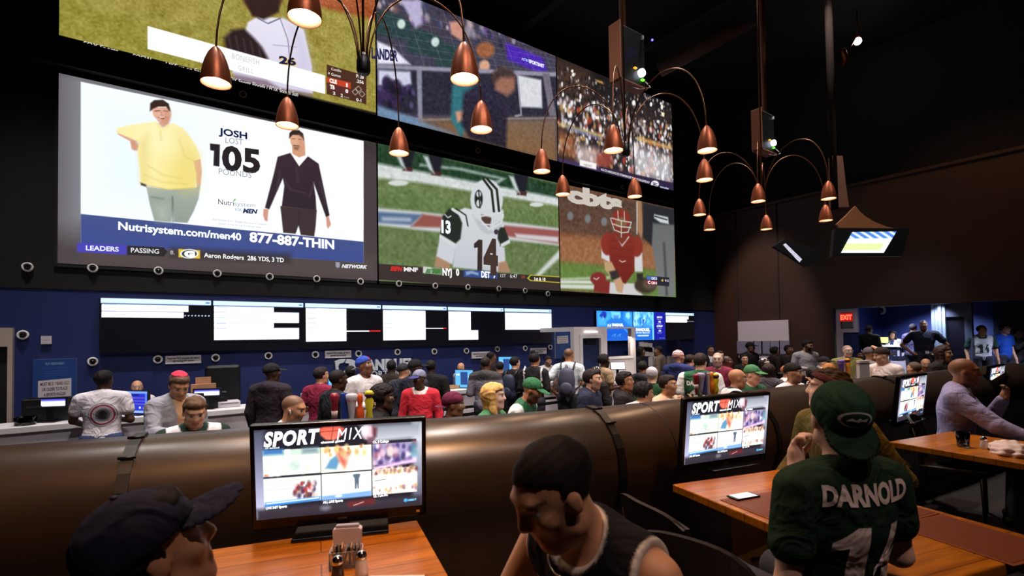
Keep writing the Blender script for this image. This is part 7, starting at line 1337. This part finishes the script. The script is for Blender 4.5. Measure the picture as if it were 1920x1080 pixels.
P_('person in a white knit cap with a dark scarf', 1434, 664, 10.0, 60, 'stand', 'T', ('long', (40, 30, 28)), ('hoodie', (60, 56, 62)), hat=('beanie', (220, 214, 222)), s=.93)
P_('woman with long dark hair in a grey jacket with her back turned', 1441, 671, 8.2, 165, 'stand', 'T', ('long', (44, 32, 30)), ('jacket', (74, 70, 78)), female=True, s=.93)
P_('person in dark clothes beside the leaflet pockets, left one', 1453, 650, 13.2, 120, 'stand', 'B', ('full', (26, 22, 22)), ('jacket', (36, 28, 26)))
P_('person in dark clothes beside the leaflet pockets, right one', 1479, 646, 13.0, -30, 'stand', 'B', ('short', (24, 20, 20)), ('jacket', (40, 34, 32)), hf=60)
P_('heavy bald man in a white jersey seated behind the second table screen', 1383, 692, 6.3, 110, 'sit', 'M', ('bald', (60, 44, 36)), ('jersey', (226, 218, 222), {'sleeve': (222, 214, 218), 'neck': DGR}), hf=104, w=1.2, lean=.15)
P_('man in a green cap clapping his hands', 1411, 683, 6.8, 40, 'sit', 'L', None, ('jersey', (214, 208, 210), {'shoulder': (44, 84, 60)}), hf=64, hat=('cap', (66, 116, 76)), arms=('clap', 'clap'), hp=.1)
P_('man with ginger hair in a white top behind the black backwards cap', 1476, 676, 8.6, 110, 'stand', 'L', ('short', (160, 92, 52)), ('tee', (220, 212, 218)), s=.90)
P_('man in a black backwards cap and white jersey, hand at his chin', 1488, 679, 6.5, 55, 'sit', 'T', None, ('jersey', (222, 216, 220), {'front': (40, 56, 50), 'sleeve': (222, 216, 220)}), hf=74, hat=('cap_back', (30, 27, 28)), arms=('down', 'chin'), beard=((96, 70, 60), .5), w=1.1, decal=[('text', '02', ('', 'f', .145, .36), .07, .05, (30, 36, 36))])
P_('bearded man in a light grey top right of the white notice board', 1514, 637, 12.0, 30, 'stand', 'T', ('short', (34, 28, 28)), ('long', (176, 170, 176)), hf=66, hp=.2, beard=((36, 28, 28), .9), arms=('bent', 'bent'), w=1.12)
P_('dark haired person in a pale top behind the raised face in profile', 1527, 668, 8.0, 80, 'stand', 'L', ('long', (30, 26, 30)), ('tee', (214, 204, 214)), s=.9, female=True)
P_('man in a black cap and white t-shirt above the bald pink head', 1546, 660, 9.6, 70, 'stand', 'L', None, ('tee', (220, 214, 218)), hat=('cap', (28, 28, 34)), s=.95)
P_('pink bald man between the black cap and the sandy hair', 1545, 672, 8.3, 30, 'stand', 'P', ('bald', (200, 150, 130)), ('tee', (150, 110, 90)), s=.9, hp=.3)
P_('man with sandy orange hair in front of the pink bald man', 1555, 680, 7.2, 165, 'sit', 'L', ('short', (170, 112, 62)), ('tee', (90, 76, 66)))
P_('smiling man with glasses in an olive sweater', 1589, 647, 10.4, 18, 'stand', 'P', ('buzz', (150, 120, 100)), ('long', (140, 132, 76)), glasses='light', hf=30, w=1.16, arms=('bent', 'bent'))
P_('dark skinned man right of the smiling man in olive', 1612, 653, 12.4, 20, 'stand', 'B', ('crop', (24, 20, 20)), ('tee', (50, 40, 44)), s=.95)
P_('man in a grey sleeve with an arm raised over his cap', 1632, 650, 9.6, 130, 'stand', 'T', None, ('long', (132, 124, 120)), hat=('cap', (100, 90, 96)), arms=('head', 'bent'), hf=110)
P_('man in a white baseball shirt with red script looking down', 1652, 650, 7.9, -30, 'sit', 'L', None, ('tee', (228, 212, 212)), hf=-66, hp=.2, hat=('cap_back', (50, 36, 34)), arms=('bent', 'bent'), decal=[('text', 'Fal', ('', 'f', 0, .27), .2, .08, (130, 30, 44))])
P_('man in an olive-brown shirt turned away, below the security guard', 1711, 652, 8.2, -120, 'stand', 'T', ('crop', (90, 74, 60)), ('tee', (76, 66, 52)), hf=-110, arms=('bent', 'bent'), s=.93)
P_('bald man in a dark red top below the security guard', 1735, 657, 9.2, 8, 'stand', 'M', ('bald', (120, 80, 60)), ('tee', (92, 28, 28)), s=.93, hp=.1)
P_('person with long brown hair right of the bald man in dark red', 1770, 648, 8.0, 60, 'sit', 'T', ('long', (58, 42, 36)), ('jacket', (40, 34, 34)), hf=70)
P_('security guard in a dark shirt with a badge and hands on his hips', 1731, 600, 12.8, 0, 'stand', 'B', ('buzz', (26, 20, 20)), ('tee', (28, 28, 46)), arms=('hips', 'hips'), w=1.2, floor=.5, decal=[('text', 'l', ('', 'f', -.05, .02), .07, .04, (214, 206, 206), .2)])
P_('man in a lavender-grey shirt behind the security guard', 1712, 606, 13.8, 150, 'stand', 'B', ('crop', (30, 26, 34)), ('long', (84, 80, 120)), floor=.5)
P_('man in black standing at the lobby desk', 1629, 609, 13.7, 165, 'stand', 'D', ('buzz', (22, 18, 18)), ('long', (18, 18, 20)), floor=.5)
P_('woman with dark hair and a lanyard behind the lobby desk', 1673, 620, 14.9, -12, 'stand', 'T', ('long', (26, 22, 26)), ('tee', (214, 212, 220), {'front': (40, 50, 90)}), floor=.5, female=True)
P_('fan in a white and green football jersey standing in the lobby', 1841, 609, 12.3, 20, 'stand', 'T', ('crop', (40, 32, 30)), ('jersey', (214, 214, 220), {'sleeve': (34, 60, 54), 'neck': DGR}), hf=62, floor=.5, w=1.18, decal=[('14', '', ('', 'f', 0, .12), .22, .2, (40, 66, 58))])
P_('person in a blue shirt right of the white and green jersey', 1884, 607, 12.4, 50, 'stand', 'L', ('short', (40, 34, 36)), ('tee', (34, 84, 190)), hf=70, floor=.5)
P_('person at the right edge of the lobby with a raised hand', 1909, 614, 12.6, 60, 'stand', 'T', ('short', (30, 26, 28)), ('long', (40, 36, 36)), hf=70, arms=('up', 'bent'), floor=.5)

# people at the tables on the platform
pl = P_('bald bearded man in a lavender shirt resting an arm forward, at the right edge', 1808, 672, 4.45, 88, 'sit', 'M', ('buzz', (120, 84, 64)), ('shirt', (150, 146, 190)), hf=92, hp=.05, beard=((60, 44, 40), .6), arms=(((.24, .26, .28), (.22, .50, .20), (0, 1, 0), (0, 0, -1), .3), ((.20, .20, .24), (.10, .28, .46), (-.2, .2, 1), (-.5, -.6, 0), .8)), floor=FZ, w=1.1, vox=.011, lean=.1, stool=False)
MB().lathe([(.030, -.012), (.034, -.01), (.034, .01), (.030, .012), (.030, -.012)], n=16, M=Matrix.Translation(tuple(pl['wr'][1][0])) @ Matrix([[1, 0, 0], [0, 1, 0], [0, 0, 1]]).to_4x4()).build('wristwatch', mat('yellow watch', (196, 170, 80), .3, .6), pl['root'])
chair('black chair under the bald man in lavender', pl['pel'][0], pl['pel'][1], *dirv(88, 1808), seat=pl['pel'][2] - .135 * pl['sc'] - FZ)
po = P_('person in an olive sweater and headband, in profile behind the green cap', 1549, 690, 3.15, -42, 'sit', 'P', ('full', (40, 26, 24)), ('long', (92, 84, 42)), hf=-92, hp=-.12, hat=('band', (70, 34, 40)), arms=('lean', ((.30, -.12, .16), (.28, .14, .06), (-.2, 1, 0), (0, 0, -1), .4)), floor=FZ, vox=.0085, lean=.12, stool=False, w=1.05)
chair('black chair under the person in the olive sweater', po['pel'][0], po['pel'][1], *dirv(-42, 1549), seat=po['pel'][2] - .135 * po['sc'] - FZ)
pd = P_('fan in a dark green jersey with a name and number 14, seen from behind', 1570, 712, 1.72, -134, 'sit', 'P', ('crop', (60, 44, 38)), ('tee', (24, 48, 34)), hf=-158, hp=-.22, lean=-.08, hat=('cap_back', (28, 62, 46), {'low': .02, 'brim': (24, 50, 38), 'droop': .75, 'logo': (.0, .046, .05, .026, (26, 46, 38), (196, 196, 196))}), arms=('bent', ((.24, -.04, .14), (-.06, .26, .43), (-.1, .2, 1), (-.4, -.7, 0), 1.15)), floor=FZ, vox=.0075, s=1.0, stool=False, w=1.02,
   decal=[('text', 'DARNOLD', ('', 'b', 0, .425), .325, .060, (232, 214, 212), .045), ('14', '', ('', 'b', .0, .135), .25, .225, (232, 214, 214))])
t = thing('bar_stool', 'black stool under the fan in the dark green jersey', 'stool', (pd['pel'][0], pd['pel'][1], FZ)); hz = pd['pel'][2] - .13 * pd['sc'] - FZ
MB().lathe([(.002, hz - .06), (.17, hz - .06), (.185, hz - .03), (.17, hz), (.002, hz)], n=20).build('seat', M_chair, t); MB().lathe([(.03, .03), (.025, hz - .06)], n=12).build('post', M_chrome, t); MB().lathe([(.002, 0), (.2, 0), (.2, .012), (.03, .035), (.002, .035)], n=20).build('base', M_chrome, t)
pc = P_('young man in a black basketball jersey with white trim looking down', 1036, 820, 1.2, -42, 'sit', 'T', ('crop', (26, 20, 20)), ('tank', (22, 22, 28), {'armhole': (220, 206, 196)}), hf=-58, hp=.50, hr=0., lean=.42, beard=((70, 50, 44), .35), arms=(((.27, .20, .26), (.16, .38, .12), (-.3, .6, -.6), (-.6, 0, -.3), .5), ((.24, .02, .17), (.14, .26, .08), (-.4, .8, -.2), (-.6, -.2, .3), .5)), floor=FZ, vox=.0065, stool=False,
   decal=[('text', 'YOW', ('', 'f', .02, .345), .20, .085, (226, 214, 206), .02), ('text', 'l', ('', 'f', -.11, .42), .022, .036, (190, 60, 70), .2), ('text', 'l', ('', 'f', -.122, .42), .012, .036, (60, 80, 170), .1)])
MB().tube([tuple(pc['W'](p)) for p in [(.075 * math.cos(a), .03 + .085 * math.sin(a), .525 - .035 * math.sin(a)) for a in np.arange(25) * 2 * PI / 24]], .0022, 6).build('necklace', mat('silver chain', (190, 180, 160), .25, .9), pc['root'])
chair('black chair under the man in the black basketball jersey', pc['pel'][0], pc['pel'][1], *dirv(-42, 1036), seat=pc['pel'][2] - .135 * pc['sc'] - FZ)
ph = P_('man in a dark navy cap at the bottom left corner, facing right', 290, 917, 1.06, 92, 'sit', 'T', ('short', (24, 20, 22)), ('hoodie', (22, 22, 30)), hf=98, hp=-.34, hat=('cap', (34, 34, 58), {'droop': .0, 'low': .03}), floor=FZ, vox=.0075, stool=False, lean=.1)
MB().ball(tuple(ph['H']((0, -.02, .139))), (.008, .008, .005)).build('cap_button', mat('cap button', (40, 40, 56), .7), ph['root'])
chair('black chair under the man in the navy cap', ph['pel'][0], ph['pel'][1], *dirv(92, 290), seat=ph['pel'][2] - .135 * ph['sc'] - FZ)

# stools under everyone who sits at the bar
for i, (x, y, z, fl) in enumerate(STOOLS):
    t = thing('bar_stool', 'round black bar stool behind the brown partition', 'stool', (x, y, fl), 0, 'bar stools'); hz = max(.4, z - fl)
    MB().lathe([(.002, hz - .06), (.17, hz - .06), (.185, hz - .03), (.17, hz), (.002, hz)], n=20).build('seat', M_chair, t); MB().lathe([(.03, .03), (.025, hz - .06)], n=12).build('post', M_chrome, t); MB().lathe([(.002, 0), (.2, 0), (.2, .012), (.03, .035), (.002, .035)], n=20).build('base', M_chrome, t); MB().tube([(.15 * math.cos(a), .15 * math.sin(a), .28) for a in np.arange(17) * 2 * PI / 16], .009, 6).build('foot_ring', M_chrome, t)
